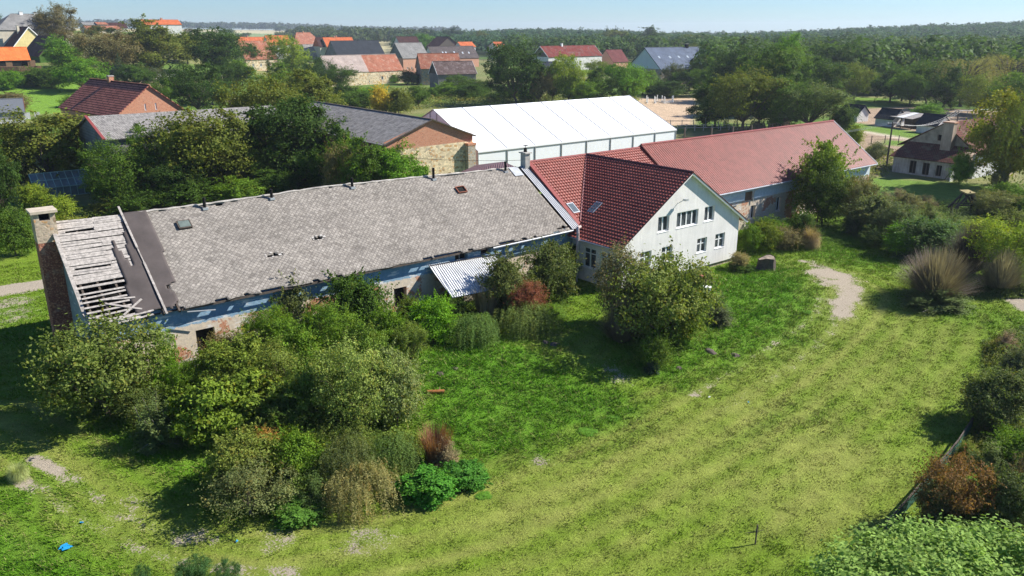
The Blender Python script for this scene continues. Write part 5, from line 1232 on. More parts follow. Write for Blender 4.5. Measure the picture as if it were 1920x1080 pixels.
# ---- poles and wires
def pole(px, py, ty, label, arms=1):
    p = at(px, py); h_ = zat(p[0], p[1], ty) - p[2]; r = empty("utility_pole", tuple(p), label, "utility pole", "utility poles")
    m = MB(); m.tube([(0, 0, -.3), (0, 0, h_)], [.17, .11], 8); m.build("post", M['woodd'], r); m = MB(); m.bar((-.7, .5, h_ - .3), (.7, -.5, h_ - .3), .12); m.build("crossarm", M['woodd'], r)
    [MB().tube([(k * .6, -k * .43, h_ - .25), (k * .6, -k * .43, h_ - .02)], .05, 6).build("insulator", M['white'], r) for k in (-1, 0.1, 1)]; return p + [0, 0, h_ - .05]
t1 = pole(1662, 312, 229, "tall dark wooden pole beside the old cottage"); t2 = pole(1792, 242, 207, "smaller far pole by the brown paddock, right of the first"); 
t0 = np.array([84.0, 110.0, 7.0]); t3 = at(2020, 235) + [0, 0, 7]
def wire(a, b, label, sag, off, n=12, rad=.022):
    m = MB(); pts = []; L = np.linalg.norm(b - a)
    for i in range(n + 1): t = i / n; q = a + (b - a) * t + off; pts.append((q[0] - a[0], q[1] - a[1], q[2] - a[2] - sag * 4 * t * (1 - t)))
    o = m.tube(pts, rad, 4).build("power_line", M['white'] if rad < .015 else M['dark'], None); o.location = tuple(a); tag(o, label, "wire", "overhead wires"); return o
for k, nm in ((-1, "left"), (.1, "middle"), (1, "right")):
    o_ = np.array([k * .6, -k * .43, 0]); wire(t1, t2, f"overhead wire between the two poles, {nm} of three", 1.6, o_, rad=.013)
    wire(t1, np.array([112.0, 80.0, 4.0]), f"overhead wire running down from the tall pole, {nm} of three", .9, o_, rad=.012)
    wire(t2, t3, f"overhead wire from the far pole to the right edge, {nm} of three", .8, o_, rad=.012)
wire(ony(655, 285, 80), ony(985, 300, 70), "thin cable crossing in front of the stone barn", .4, np.zeros(3), rad=.02)

# ---- fences
def fence(name, label, pts, n, h_, rails, mat='rail', group="field fences", pw=.12, wire_=False):
    P = [at(*p) for p in pts]; org = P[0]; r = empty(name, tuple(org), label, "fence", group); segs = []
    tot = sum(np.linalg.norm(b - a) for a, b in zip(P[:-1], P[1:])); Q = []
    for i in range(n + 1):
        d = tot * i / n; k = 0
        while k < len(P) - 2 and d > np.linalg.norm(P[k + 1] - P[k]): d -= np.linalg.norm(P[k + 1] - P[k]); k += 1
        q = P[k] + (P[k + 1] - P[k]) * min(1, d / np.linalg.norm(P[k + 1] - P[k])); q[2] = H1(q[0], q[1]); Q.append(q - org)
    for q in Q: m = MB(); m.bar((q[0], q[1], q[2] - .2), (q[0], q[1], q[2] + h_), pw); m.build("post", M[mat], r)
    m = MB()
    for a, b in zip(Q[:-1], Q[1:]):
        for z in rails: m.bar((a[0], a[1], a[2] + z), (b[0], b[1], b[2] + z), .035 if wire_ else .05, .035 if wire_ else .12)
    m.build("rail", M[mat], r)
fence("paddock_fence", "grey rail fence with two rails beyond the marquee's right end", [(1270, 246), (1385, 244), (1480, 243)], 13, 1.4, (1.25, .7), 'rail')
fence("paddock_fence", "row of tall dark posts in front of the grey rail fence", [(1283, 262), (1330, 262), (1385, 258), (1440, 252)], 4, 2.3, (1.7, .5), 'woodd', pw=.26, wire_=True)
fence("paddock_fence", "sparse post fence along the near side of the riding arena", [(1214, 236), (1300, 236)], 4, 1.3, (1.1,), 'rail')
fence("paddock_fence", "thin wire fence around the bare plot near the tall pole", [(1608, 270), (1680, 268), (1745, 270)], 5, 1.5, (1.3, .7), 'woodd', wire_=True)
fence("paddock_fence", "rail fence across the green paddock below the dark barn", [(790, 176), (900, 181), (960, 178)], 6, 1.6, (1.3, .8), 'rail')
fence("paddock_fence", "old grey post fence in the weeds below the stone barn", [(640, 172), (700, 180), (770, 178)], 6, 1.4, (1.1,), 'rail')
fence("paddock_fence", "pale rail fence far right beside the brown paddock", [(1720, 222), (1790, 216), (1860, 222)], 8, 1.5, (1.3, .7), 'rail')
fence("board_fence", "brown wooden board fence below the orange shed", [(0, 137), (40, 137), (78, 136)], 26, 2.3, (1.9, 1.0, .5), 'woodb', "board fences", .9)
fence("net_fence", "green net fence along the scrub at the lower right", [(1660, 1000), (1735, 915), (1790, 850), (1822, 800)], 8, .75, (.65,), 'woodd', "net fences", .05)
p = at(1660, 1000); r = empty("green_net", tuple(p), "sagging green netting hung on the posts at the lower right", "net")
PN = [at(*q) for q in ((1664, 996), (1700, 955), (1737, 912), (1768, 875), (1792, 848), (1820, 800))]; m = MB()
for a, b in zip(PN[:-1], PN[1:]): m.slab([tuple(a + [.03, -.05, .02]), tuple(b + [.03, -.05, .02]), tuple(b + [.03, -.05, .6]), tuple(a + [.03, -.05, .5])], .02)
m.build("mesh", M['green'], r, org=tuple(p))
fence("yard_fence", "white yard fence and low wall left of the orange-brown barn", [(240, 150), (300, 148), (345, 148)], 12, 1.8, (1.6, .9), 'white', "white fences", .2)
p = at(345, 158); r = empty("stone_wall", tuple(p), "low pale stone wall below the white yard fence", "wall"); m = MB(); b = at(240, 162) - p; c = at(440, 150) - p
m.bar((b[0], b[1], .6), (0, 0, .6), .6, 2.4); m.bar((0, 0, .6), (c[0], c[1], .6 + c[2]), .6, 2.6); m.build("body", ST2, r); m = MB(); m.bar((b[0], b[1], 1.9), (0, 0, 1.9), .7, .15); m.bar((0, 0, 1.98), (c[0], c[1], 1.98 + c[2]), .7, .15); m.build("coping", M['concrete'], r)

# ---- horse jumps in the arena
JP = [((1212, 191), (1214, 194)), ((1227, 192), (1229, 194)), ((1232, 190), (1245, 193)), ((1241, 191), (1262, 191)), ((1246, 194), (1260, 192))]
JL = ["leftmost white horse jump in the sandy arena", "second white horse jump from the left in the arena", "middle white horse jump with tall standards", "long white horse jump behind the middle one", "rightmost white horse jump in the arena"]
for (a, b), lb in zip(JP, JL):
    A_ = at(*a); B_ = at(*b); B_ = A_ + (B_ - A_) / max(1e-3, np.linalg.norm(B_ - A_)) * max(2.5, min(6, np.linalg.norm(B_ - A_))); r = empty("horse_jump", tuple(A_), lb, "horse jump", "white horse jumps"); d = B_ - A_
    for q in ((0, 0), (d[0], d[1])):
        m = MB(); m.bar((*q, -.1), (*q, 1.9), .2); m.bar((q[0] - .3, q[1], .06), (q[0] + .3, q[1], .06), .12); m.build("standard", M['white'], r)
    m = MB(); m.bar((0, 0, .5), (d[0], d[1], .5), .1); m.bar((0, 0, .1), (d[0], d[1], .1), .1); m.build("pole", M['white'], r)
p = at(1352, 238); r = empty("blue_shelter", tuple(p), "blue-topped open shelter in the shade under the big trees", "shelter"); m = MB(); m.slab([(-3.5, -2, 2.5), (3.5, -2, 2.5), (3.5, 2, 2.6), (-3.5, 2, 2.6)], .08); m.build("canopy", M['navy'], r)
for x, y in ((-3.3, -1.8), (0, -1.8), (3.3, -1.8), (-3.3, 1.8), (0, 1.8), (3.3, 1.8)): m = MB(); m.bar((x, y, -.1), (x, y, 2.45), .12); m.build("post", M['alu'], r)
p = at(1462, 240); r = empty("log_stack", tuple(p), "stacked firewood under grey sheets beside the red roof ridge", "wood pile"); m = MB(); rg = random.Random(3)
for i in range(11):
    for j in range(5): m.tube([(i * .55 - 3 + (j % 2) * .2, -.8, .25 + j * .42), (i * .55 - 3 + (j % 2) * .2, .8, .25 + j * .42)], .2 + rg.uniform(-.04, .03), 6)
m.build("log", M['woodb'], r); m = MB(); m.slab([(-3.6, -1.1, 2.35), (3.4, -1.1, 2.4), (3.4, 1.1, 2.5), (-3.6, 1.1, 2.5)], .06); m.build("cover_sheet", M['galvs'], r)
p = at(1420, 244); r = empty("branch_pile", tuple(p), "heap of grey branches left of the firewood stack", "brush pile"); m = MB()
for i in range(70): a = rg.uniform(0, 6.28); b = rg.uniform(0, 6.28); m.bar((2.2 * math.cos(a), 1.5 * math.sin(a), rg.uniform(0, .8)), (1.6 * math.cos(b), 1.2 * math.sin(b), rg.uniform(.6, 2.2)), .09)
m.build("branches", M['twig'], r)

# ---- small things on the lawn
def stump(px, py, label, s=1.0):
    p = at(px, py); r = empty("tree_stump", tuple(p), label, "tree stump"); m = MB(); n = 14; rg = random.Random(5)
    V = []
    for z, rr in ((-.2, .95), (.15, .8), (.55, .72), (.8, .74)):
        for k in range(n): a = k * 2 * math.pi / n; q = rr * s * (1 + .14 * math.sin(3 * a + z) + rg.uniform(-.06, .06)); V.append((q * math.cos(a), q * .75 * math.sin(a), z * s + (.12 * math.sin(2 * a) if z > .7 else 0)))
    F = [(i * n + k, i * n + (k + 1) % n, (i + 1) * n + (k + 1) % n, (i + 1) * n + k) for i in range(3) for k in range(n)]; m.add(V, F); m.build("bark_side", M['woodd'], r)
    m = MB(); top = [(x * .93, y * .93, z - .03) for x, y, z in V[-n:]]; m.add(top + [(0, 0, .62 * s)], [(k, (k + 1) % n, n) for k in range(n)]); m.build("cut_top", m_plain("stump_top", (.26, .21, .16), .9, .4, 3), r)
stump(1438, 503, "broad hollow tree stump right of the white gable", 1.25)
p = at(1416, 1020); r = empty("stake", tuple(p), "short dark stake with a thin cross branch on the dry lawn", "stake"); m = MB(); m.tube([(0, 0, -.1), (.02, 0, 1.0)], .035, 6); m.build("post", M['woodd'], r)
m = MB(); m.tube([(-.45, .3, .62), (0, 0, .66), (.25, -.2, .75)], [.01, .02, .01], 5); m.tube([(0, 0, .5), (.2, .2, .62)], .01, 4); m.build("branch", M['woodd'], r)
def litter(px, py, col, label, s=.18, n=5):
    p = at(px, py); rg = random.Random(px); m = MB()
    for k in range(n):
        c = Vector((rg.uniform(-s, s), rg.uniform(-s, s), .06 + rg.uniform(0, .06))); e = Vector((rg.uniform(.5, 1), rg.uniform(-.5, .5), rg.uniform(-.3, .3))) * s; f = Vector((rg.uniform(-.5, .5), rg.uniform(.5, 1), rg.uniform(-.3, .4))) * s
        m.slab([c - e - f, c + e - f, c + e + f, c - e + f], .015)
    o = m.build("litter", M[col]); o.location = tuple(p); tag(o, label, "litter", "litter on the lawn")
litter(122, 1029, 'blue', "crumpled bright blue plastic bag on the grass at the lower left", .16)
litter(444, 1017, 'blue', "tiny pale blue scrap on the bare track", .05, 3); litter(154, 982, 'blue', "small blue scrap beside the lane at the left", .05, 3); litter(1402, 755, 'blue', "tiny blue scrap on the lawn right of centre", .05, 3); litter(1329, 746, 'white', "tiny white scrap on the lawn right of centre", .05, 3)
def heap(px, py, label, s, cat="clump", mat='woodd', name="molehill"):
    p = at(px, py); rg = random.Random(px); m = MB(); n = 10; V = [(0, 0, .22 * s)]
    for rr, z in ((.35, .18), (.8, .02)):
        for k in range(n): a = k * 6.283 / n; q = rr * s * rg.uniform(.75, 1.25); V.append((q * math.cos(a), q * math.sin(a), z * s + rg.uniform(-.02, .03) - (.06 if rr > .5 else 0)))
    F = [(0, 1 + k, 1 + (k + 1) % n) for k in range(n)] + [(1 + k, 1 + n + k, 1 + n + (k + 1) % n, 1 + (k + 1) % n) for k in range(n)]
    o = m.add(V, F).build(name, M[mat]); o.location = tuple(p); tag(o, label, cat, "dark heaps in the grass")
heap(1330, 658, "larger dark heap in the grass right of the big apple bush", .65); heap(1378, 665, "dark heap just right of the larger one", .5); heap(1010 + 30, 645, "dark heap on the far edge of the lush lawn, right one", .5); heap(1022, 641, "dark heap on the far edge of the lush lawn, left one", .4)
heap(853, 691, "dark heap on the lush lawn, right of two", .35); heap(824, 700, "dark heap on the lush lawn, left of two", .4); heap(1273, 690, "dark tuft heap below the apple bush", .4)
p = at(817, 737); r = empty("log", tuple(p), "short rusty orange log lying on the lush lawn", "log"); m = MB(); m.tube([(-.45, .3, .10), (.45, -.3, .10)], .12, 9); m.build("bark", M['orange'], r); m = MB(); m.tube([(.2, -.1, .18), (.35, .05, .3)], .03, 5); m.build("stub", M['woodb'], r)
# junk by the white gable
p = at(1318, 532); r = empty("scrap_pile", tuple(p), "pile of rusty scrap and broken timber by the white gable", "scrap pile"); m = MB()
for i in range(14): a = rg.uniform(0, 6.28); m.bar((1.1 * math.cos(a), .9 * math.sin(a), rg.uniform(0, .4)), (rg.uniform(-.8, .8), rg.uniform(-.8, .8), rg.uniform(.2, .9)), rg.uniform(.06, .14), .05)
m.build("timber", M['woodd'], r); m = MB(); m.tube([(-.5, .3, .35), (.5, .6, .45)], .28, 9); m.tube([(.2, -.2, .2), (.7, .4, .6)], .12, 7); m.build("rusty_drum", M['rust'], r)
p = at(1325, 551); r = empty("white_tub", tuple(p), "white plastic tub standing in the grass below the scrap pile", "tub"); m = MB(); m.tube([(0, 0, 0), (0, 0, .6)], [.26, .33], 12); m.build("body", M['white'], r); m = MB(); m.tube([(0, 0, .6), (0, 0, .64)], .36, 12); m.build("rim", M['white'], r)
p = at(736, 926); r = empty("old_tyre", tuple(p), "grey tyre half hidden at the foot of the reed clump", "tyre"); m = MB(); m.tube([(.3 * math.cos(a), .05 * math.sin(a), .3 + .3 * math.sin(a)) for a in np.linspace(0, 6.283, 17)], .09, 7, cap=False); m.build("ring", m_plain("grey_rubber", (.16, .15, .14), .8, .2), r)
# ================================================================== TREES
DK = (.036, .066, .012); MG = (.060, .104, .014); OL = (.092, .108, .018); YG = (.145, .190, .020); BG = (.080, .160, .014); GG = (.075, .090, .045); BR = (.110, .095, .040); YL = (.36, .27, .03); CN = (.025, .048, .018); WL = (.16, .155, .05); PG = (.19, .21, .08)
T = tree
GB = "garden trees behind the long barn"
T('round', 90, 350, 205, 180, OL, "broad walnut with yellowish leaves left of the greenhouse roof", GB, var=0)
T('round', 8, 405, 265, 75, DK, "dark tree cut by the left edge above the lawn", GB, var=1)
T('fine', 226, 392, 262, 115, MG, "dull green fruit tree right of the greenhouse", GB)
T('round', 392, 372, 196, 178, OL, "big walnut with yellow-brown leaf tips over the grey-roofed barn", GB, var=2)
T('tall', 300, 375, 235, 95, MG, "dark narrow tree left of the big walnut", GB)
T('round', 556, 352, 178, 175, DK, "large dark walnut left of the corrugated barn roof", GB, var=3)
T('fine', 500, 300, 132, 150, OL, "olive tree behind the large dark walnut", GB)
T('round', 590, 260, 135, 120, OL, "olive round tree reaching the two-tone stone barn", GB, var=1)
T('tall', 372, 218, 112, 105, DK, "dark tree beside the brick gable of the tiled barn", GB)
T('round', 690, 398, 262, 90, MG, "small green tree at the left foot of the stone barn", GB, var=1)
T('round', 752, 392, 268, 100, BG, "bright leafy tree in front of the stone barn wall", GB, var=0)
T('airy', 650, 395, 268, 70, BR, "thin grey-brown tree left of the stone barn", GB)
T('shrub', 210, 402, 372, 58, OL, "pale olive bush behind the stripped laths", GB, name='bush', cat='bush')
T('shrub', 112, 415, 366, 62, YG, "bright green bush right of the stone chimney", GB, name='bush', cat='bush')
T('shrub', 66, 395, 342, 48, YG, "bright bush left of the greenhouse front", GB, name='bush', cat='bush')
T('shrub', 30, 480, 395, 70, MG, "dark garden bush left of the stone chimney", GB, name='bush', cat='bush')
T('fine', 40, 355, 290, 60, DK, "dark tree behind the left lawn edge", GB)
T('tall', 450, 365, 280, 70, OL, "slim olive tree between the two big walnuts", GB)
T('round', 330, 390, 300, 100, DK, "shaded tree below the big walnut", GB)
T('round', 480, 360, 260, 90, MG, "green tree in the gap left of the large dark walnut", GB)
GL = "trees of the left village edge"
T('round', 156, 172, 107, 88, BG, "round dark green tree casting its shadow on the far left lawn", GL, var=0)
T('fine', 200, 145, 50, 112, BR, "big brownish-green tree behind the ivy barn", GL)
T('round', 300, 140, 40, 130, OL, "biggest olive-green tree on the left skyline", GL, var=1)
T('round', 405, 145, 47, 100, DK, "dark olive tree right of the biggest one", GL, var=2)
T('fine', 110, 88, 7, 80, BR, "tall brown-green tree behind the grey villa", GL)
T('round', 4, 85, 28, 30, DK, "dark tree at the top left corner", GL)
T('con', 228, 158, 98, 36, CN, "small dark conifer below the brownish tree", GL, name='conifer')
T('shrub', 62, 162, 128, 60, MG, "round bush by the brown board fence", GL, name='bush', cat='bush')
T('shrub', 98, 165, 126, 50, MG, "green bush right of the board fence", GL, name='bush', cat='bush')
T('shrub', 18, 168, 130, 45, BG, "bright bush at the left edge of the far lawn", GL, name='bush', cat='bush')
T('shrub', 188, 196, 152, 50, BR, "straw-coloured bush above the tiled barn", GL, name='bush', cat='bush')
T('shrub', 120, 130, 72, 60, BG, "ivy mass against the old barn gable", GL, name='bush', cat='bush')
T('airy', 290, 165, 130, 45, GG, "grey-green bush by the white yard fence", GL, name='bush', cat='bush')
T('shrub', 340, 176, 138, 60, DK, "dark bush in front of the low stone wall", GL, name='bush', cat='bush')
T('fine', 440, 180, 112, 70, DK, "dark tree left of the cream house", GL)
T('tall', 545, 150, 66, 78, YG, "bright yellow-green tree in front of the cream house", GL, var=0)
T('fine', 600, 168, 108, 70, DK, "dark bushy tree left of the two-tone barn", GL)
GV = "trees among the village houses"
T('con', 705, 104, 62, 15, CN, "slim dark spruce before the slate roof", GV, name='conifer')
T('con', 734, 74, 50, 12, CN, "small spruce on the skyline above the slate roof", GV, name='conifer')
T('pine', 850, 86, 48, 46, CN, "dark pine group on the skyline right of the village", GV, name='conifer')
T('pine', 806, 82, 52, 36, CN, "dark pine left of the timbered gable", GV, name='conifer')
T('round', 797, 104, 62, 38, BG, "bright green tree between the roofs", GV, var=3)
T('round', 688, 82, 54, 42, MG, "green tree on the skyline above the maroon roof", GV, var=1)
T('shrub', 725, 78, 62, 34, YG, "pale yellow-green bush row on the skyline", GV, name='bush', cat='bush')
T('round', 525, 60, 48, 24, DK, "small round tree on the tan fields", GV, var=2)
T('round', 968, 196, 78, 108, DK, "very large dark walnut between the village and the marquee", GV, var=0)
T('round', 908, 92, 60, 48, OL, "olive tree behind the walnut on the left", GV, var=1)
T('con', 1021, 116, 60, 18, CN, "dark spruce right of the very large walnut", GV, name='conifer')
T('pine', 1003, 116, 68, 20, MG, "loose pine just left of the dark spruce", GV, name='conifer')
T('fine', 955, 105, 70, 50, MG, "green tree showing behind the very large walnut", GV)
T('airy', 1010, 196, 130, 52, BR, "thin brown-green tree at the walnut's right foot", GV)
T('tall', 1065, 196, 96, 72, YG, "light yellow-green tree before the half-timbered house", GV, var=1)
T('round', 1122, 194, 128, 58, MG, "green bushy tree behind the marquee ridge, left one", GV, var=1)
T('round', 1168, 192, 115, 84, BG, "bright green tree behind the marquee ridge, right one", GV, var=2)
T('round', 1100, 90, 66, 56, MG, "green tree on the skyline behind the half-timbered roof", GV, var=3)
T('round', 1152, 98, 56, 60, OL, "olive tree on the skyline behind the half-timbered gable", GV, var=0)
T('pine', 1160, 92, 40, 38, CN, "tallest dark pine at the skyline centre", GV, name='conifer')
T('round', 1206, 96, 42, 70, DK, "large dark tree behind the blue-roofed barn", GV, var=1)
T('pine', 1140, 96, 46, 26, CN, "left dark pine beside the tallest one", GV, name='conifer')
T('round', 1235, 92, 60, 50, MG, "green tree just right of the large dark one on the skyline", GV, var=2)
T('shrub', 1302, 90, 64, 60, MG, "low green trees right of the blue roof's chimney", GV, name='bush', cat='bush')
T('round', 786, 202, 158, 38, MG, "small round topiary-like tree in the weedy field", GV, var=0)
T('shrub', 718, 214, 162, 40, YL, "shrub with bright golden-yellow leaves", GV, name='bush', cat='bush')
T('shrub', 748, 214, 168, 46, OL, "olive shrub right of the golden one", GV, name='bush', cat='bush')
T('shrub', 672, 210, 168, 66, MG, "green shrub mass left of the golden one", GV, name='bush', cat='bush')
T('shrub', 648, 196, 160, 50, DK, "dark shrub below the two-tone barn's left end", GV, name='bush', cat='bush')
T('shrub', 772, 158, 132, 46, DK, "dark bush in front of the orange brick barn", GV, name='bush', cat='bush')
T('shrub', 738, 156, 140, 22, BG, "bright small bush beside the two-tone barn", GV, name='bush', cat='bush')
T('fine', 862, 178, 140, 60, MG, "bushy growth on the dark shingled barn's wall", GV, name='bush', cat='bush')
T('fine', 905, 182, 148, 40, DK, "dark bush at the white-edged gable", GV, name='bush', cat='bush')
T('shrub', 940, 190, 168, 60, MG, "low bush under the very large walnut", GV, name='bush', cat='bush')
T('shrub', 990, 192, 160, 44, BG, "bright bush right of the walnut's foot", GV, name='bush', cat='bush')
T('fine', 1262, 168, 118, 44, GG, "grey-green tree before the blue barn's wall, left", GV)
T('round', 1292, 170, 118, 56, MG, "green tree before the blue barn's wall, right", GV, var=1)
T('shrub', 1228, 178, 148, 60, MG, "bush at the corner of the arena", GV, name='bush', cat='bush')
T('shrub', 1252, 182, 152, 70, DK, "dark bushes behind the horse jumps", GV, name='bush', cat='bush')
GR = "big trees beyond the red barn roof"
T('round', 1340, 238, 150, 95, DK, "dark leafy tree leftmost of the big group beyond the marquee", GR, var=1)
T('fine', 1392, 246, 122, 130, OL, "olive tree in the front of the big group", GR)
T('round', 1376, 190, 80, 90, DK, "dark tree behind the group beside the blue roof", GR, var=2)
T('round', 1440, 215, 82, 110, MG, "tall green tree in the middle of the big group", GR, var=3)
T('tall', 1460, 190, 62, 70, BG, "bright tall tree top above the big group", GR, var=0)
T('fine', 1462, 246, 150, 110, MG, "front green tree of the big group, right of the olive one", GR)
T('fine', 1515, 246, 150, 130, (.085, .115, .035), "spreading pale green tree at the right end of the big group", GR)
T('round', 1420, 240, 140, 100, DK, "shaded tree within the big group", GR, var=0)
T('shrub', 1578, 250, 195, 46, DK, "dark bush beside the leftmost white shed", GR, name='bush', cat='bush')
T('round', 1562, 178, 82, 92, DK, "very dark round tree in the far row", GR, var=0)
T('fine', 1500, 170, 88, 80, MG, "soft green tree left of the very dark round one", GR)
T('con', 1607, 168, 85, 36, CN, "dark spruce in the far row", GR, name='conifer')
T('round', 1650, 178, 120, 60, BG, "bright round tree in the far row", GR, var=1)
T('tall', 1625, 178, 105, 60, MG, "tall green tree right of the dark spruce", GR, var=1)
T('fine', 1690, 190, 118, 70, DK, "dark tree in the far row behind the sheds", GR)
T('round', 1735, 196, 110, 80, MG, "green round tree left of the pale willows", GR, var=2)
T('weep', 1800, 200, 108, 110, WL, "pale silvery willow left of two in the far row", GR, var=0)
T('weep', 1880, 195, 100, 130, WL, "pale silvery willow right of two in the far row", GR, var=1)
T('round', 1712, 172, 108, 60, CN, "blackish tree behind the far row", GR, var=3)
T('fine', 1770, 160, 96, 70, OL, "olive tree top behind the pale willows", GR)
T('round', 1590, 160, 92, 50, OL, "olive tree top behind the dark spruce", GR, var=2)
T('round', 1530, 150, 80, 60, MG, "green tree top behind the very dark round one", GR, var=3)
T('fine', 1850, 150, 95, 90, MG, "green tree top behind the right willow", GR)
T('shrub', 1740, 228, 196, 50, BG, "bright bush by the pale rail fence", GR, name='bush', cat='bush')
T('round', 1885, 352, 158, 165, (.14, .145, .016), "large weeping tree with golden top at the right edge", GR, var=2)
T('weep', 1925, 372, 175, 150, (.085, .11, .018), "drooping dark side of the golden tree at the right edge", GR, var=0)
T('shrub', 1798, 345, 285, 40, BG, "ivy bush on the cottage corner", GR, name='bush', cat='bush')
T('airy', 1640, 305, 268, 36, GG, "half-bare small tree left of the tall pole", GR)
T('shrub', 1600, 275, 236, 30, YG, "variegated bush beside the red roof's end", GR, name='bush', cat='bush')
T('airy', 1868, 362, 318, 24, GG, "thin young tree right of the cottage", GR)
rngT = random.Random(12)
# the wood that closes the valley on the right and the hedgerows further off
GW_ = "trees of the far woodland edge"
for i in range(70):
    px = rngT.uniform(1290, 1960); py = rngT.uniform(112, 176) if px > 1480 else rngT.uniform(100, 140)
    c = rngT.choice((DK, MG, MG, OL, CN)); T(rngT.choice(('round', 'fine', 'tall')), px, py, py - rngT.uniform(34, 60), rngT.uniform(38, 66), c, "leafy tree of the woodland edge between the big trees and the forested hill", GW_, hmax=17)
GH = "hedgerow trees beyond the village"
for i in range(50):
    px = rngT.uniform(930, 1330); py = rngT.uniform(84, 100); T(rngT.choice(('round', 'fine', 'tall')), px, py, py - rngT.uniform(14, 24), rngT.uniform(20, 38), rngT.choice((DK, MG, OL)), "small green tree of the hedgerows between village roofs and forested hill", GH, hmax=13)
for i in range(26):
    px = rngT.uniform(-20, 600); py = rngT.uniform(62, 80); T(rngT.choice(('round', 'fine')), px, py, py - rngT.uniform(10, 18), rngT.uniform(18, 32), rngT.choice((DK, OL, BR)), "small tree on the field edge behind the left village houses", "field edge trees on the left", hmax=11)

# ================================================================== SHRUBS ROUND THE BARN
DK = (.045, .082, .012); MG = (.085, .145, .014); OL = (.115, .145, .018); BG = (.100, .200, .014)
GS = "shrubs growing along the long barn"
def S(kind, cx, yb, yt, wpx, col, label, name='shrub', cat='shrub', g=GS, **k): return tree(kind, cx, yb, yt, wpx, col, label, g, name, cat, **{**dict(k=(.95, 1.0)), **k})
S('airy', 205, 778, 588, 225, (.098, .125, .028), "large brownish elder bush at the barn's left corner", var=0)
S('shrub', 190, 765, 612, 170, (.088, .125, .022), "olive core of the large bush at the barn's left corner", var=0)
S('shrub', 262, 700, 615, 90, (.14, .10, .05), "reddish twiggy shrub against the barn wall", var=1)
S('shrub', 312, 735, 640, 56, BG, "bright sapling with feathery leaves below the tar paper", var=3)
S('tall', 325, 735, 605, 34, BG, "slim bright sapling reaching the eave below the tar paper", name='sapling', cat='sapling')
S('fir', 300, 832, 722, 130, (.085, .115, .036), "drooping grey-green juniper at the lane side of the thicket", name='juniper', cat='juniper')
S('mound', 395, 822, 690, 130, (.115, .165, .020), "yellow-green bramble right of the juniper", name='bramble', cat='bramble')
S('mound', 480, 790, 690, 150, (.120, .165, .022), "sunny bramble bank in the middle of the thicket", name='bramble', cat='bramble')
S('shrub', 445, 760, 625, 140, (.115, .150, .022), "tangled shrub with reddish stems before the door opening", var=1)
S('fine', 510, 690, 556, 100, MG, "dark green climber-covered shrub at the wall")
S('shrub', 545, 640, 495, 90, (.085, .10, .035), "shrub grown up to the barn roof edge", var=2)
S('tall', 566, 600, 484, 56, OL, "thin tree leaning over the barn roof edge")
S('shrub', 560, 720, 605, 130, MG, "mid-green shrub in the centre of the thicket", var=3)
S('shrub', 672, 645, 505, 125, DK, "dense dark shrub left of the awning", var=1)
S('fine', 640, 700, 560, 120, MG, "green shrub below the dense dark one")
S('shrub', 728, 672, 565, 80, MG, "green shrub left of the round bush", var=0)
S('fine', 665, 815, 625, 175, (.150, .190, .045), "largest pale green willow-leaved shrub of the thicket", var=0)
S('shrub', 600, 800, 660, 130, (.085, .125, .022), "shaded side of the pale willow-leaved shrub", var=2)  # separate shrub, the shade is put into its darker leaf colour
S('shrub', 745, 800, 650, 100, (.155, .185, .065), "silvery shrub at the right rim of the thicket", var=1)
S('shrub', 812, 642, 552, 82, BG, "round bright bush right of the thicket", var=3)
S('fall', 886, 636, 575, 115, (.075, .125, .030), "tall grass clump in front of the awning", name='grass_clump', cat='grass clump')
S('reed', 912, 592, 528, 62, (.26, .20, .13), "dry brown reed stalks under the awning", name='reeds', cat='reeds')
S('airy', 898, 560, 506, 34, (.10, .075, .05), "dark dead weed standing before the awning")
S('shrub', 955, 585, 470, 100, (.085, .10, .030), "shrub at the right end of the awning", var=0)
S('fine', 985, 600, 520, 80, (.17, .065, .040), "red-leaved shrub right of the awning")
S('shrub', 1030, 560, 440, 105, (.075, .095, .028), "green shrub in the corner between barn and house", var=2)
S('fall', 985, 618, 550, 125, (.10, .135, .035), "grass clump below the red-leaved shrub", name='grass_clump', cat='grass clump')
S('fir', 1035, 600, 560, 60, MG, "low weed clump in the shaded corner")

# more growth knitting the thicket together
for i, (k, cx, yb, yt, wd, c, lb) in enumerate((('fine', 360, 770, 660, 80, MG, "green shrub between the corner bush and the brambles"), ('shrub', 418, 790, 700, 90, (.10, .13, .03), "olive bramble shrub under the door opening"), ('airy', 520, 760, 640, 110, (.12, .15, .03), "loose yellow-green shrub rising from the middle brambles"), ('fine', 600, 690, 560, 90, (.095, .14, .02), "climber-hung shrub left of the dense dark one"),
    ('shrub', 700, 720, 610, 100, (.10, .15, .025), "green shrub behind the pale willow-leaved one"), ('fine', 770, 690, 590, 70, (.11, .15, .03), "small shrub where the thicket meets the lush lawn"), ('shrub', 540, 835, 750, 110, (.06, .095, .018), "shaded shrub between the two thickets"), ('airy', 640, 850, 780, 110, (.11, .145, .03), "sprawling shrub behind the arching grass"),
    ('shrub', 850, 600, 540, 50, (.07, .11, .02), "dark shrub under the awning's left post"), ('shrub', 770, 620, 555, 60, (.085, .12, .02), "shrub below the small barn window"), ('airy', 430, 700, 620, 90, (.13, .11, .04), "reddish climber on the plaster beside the door opening"), ('shrub', 255, 790, 720, 80, (.075, .10, .025), "shrub between the corner bush and the juniper"),
    ('fine', 715, 590, 512, 70, (.07, .11, .018), "dark climber reaching the eave left of the small window"), ('shrub', 1060, 520, 455, 50, (.06, .085, .018), "dark shrub squeezed into the barn and house corner"))):
    S(k, cx, yb, yt, wd, c, lb)
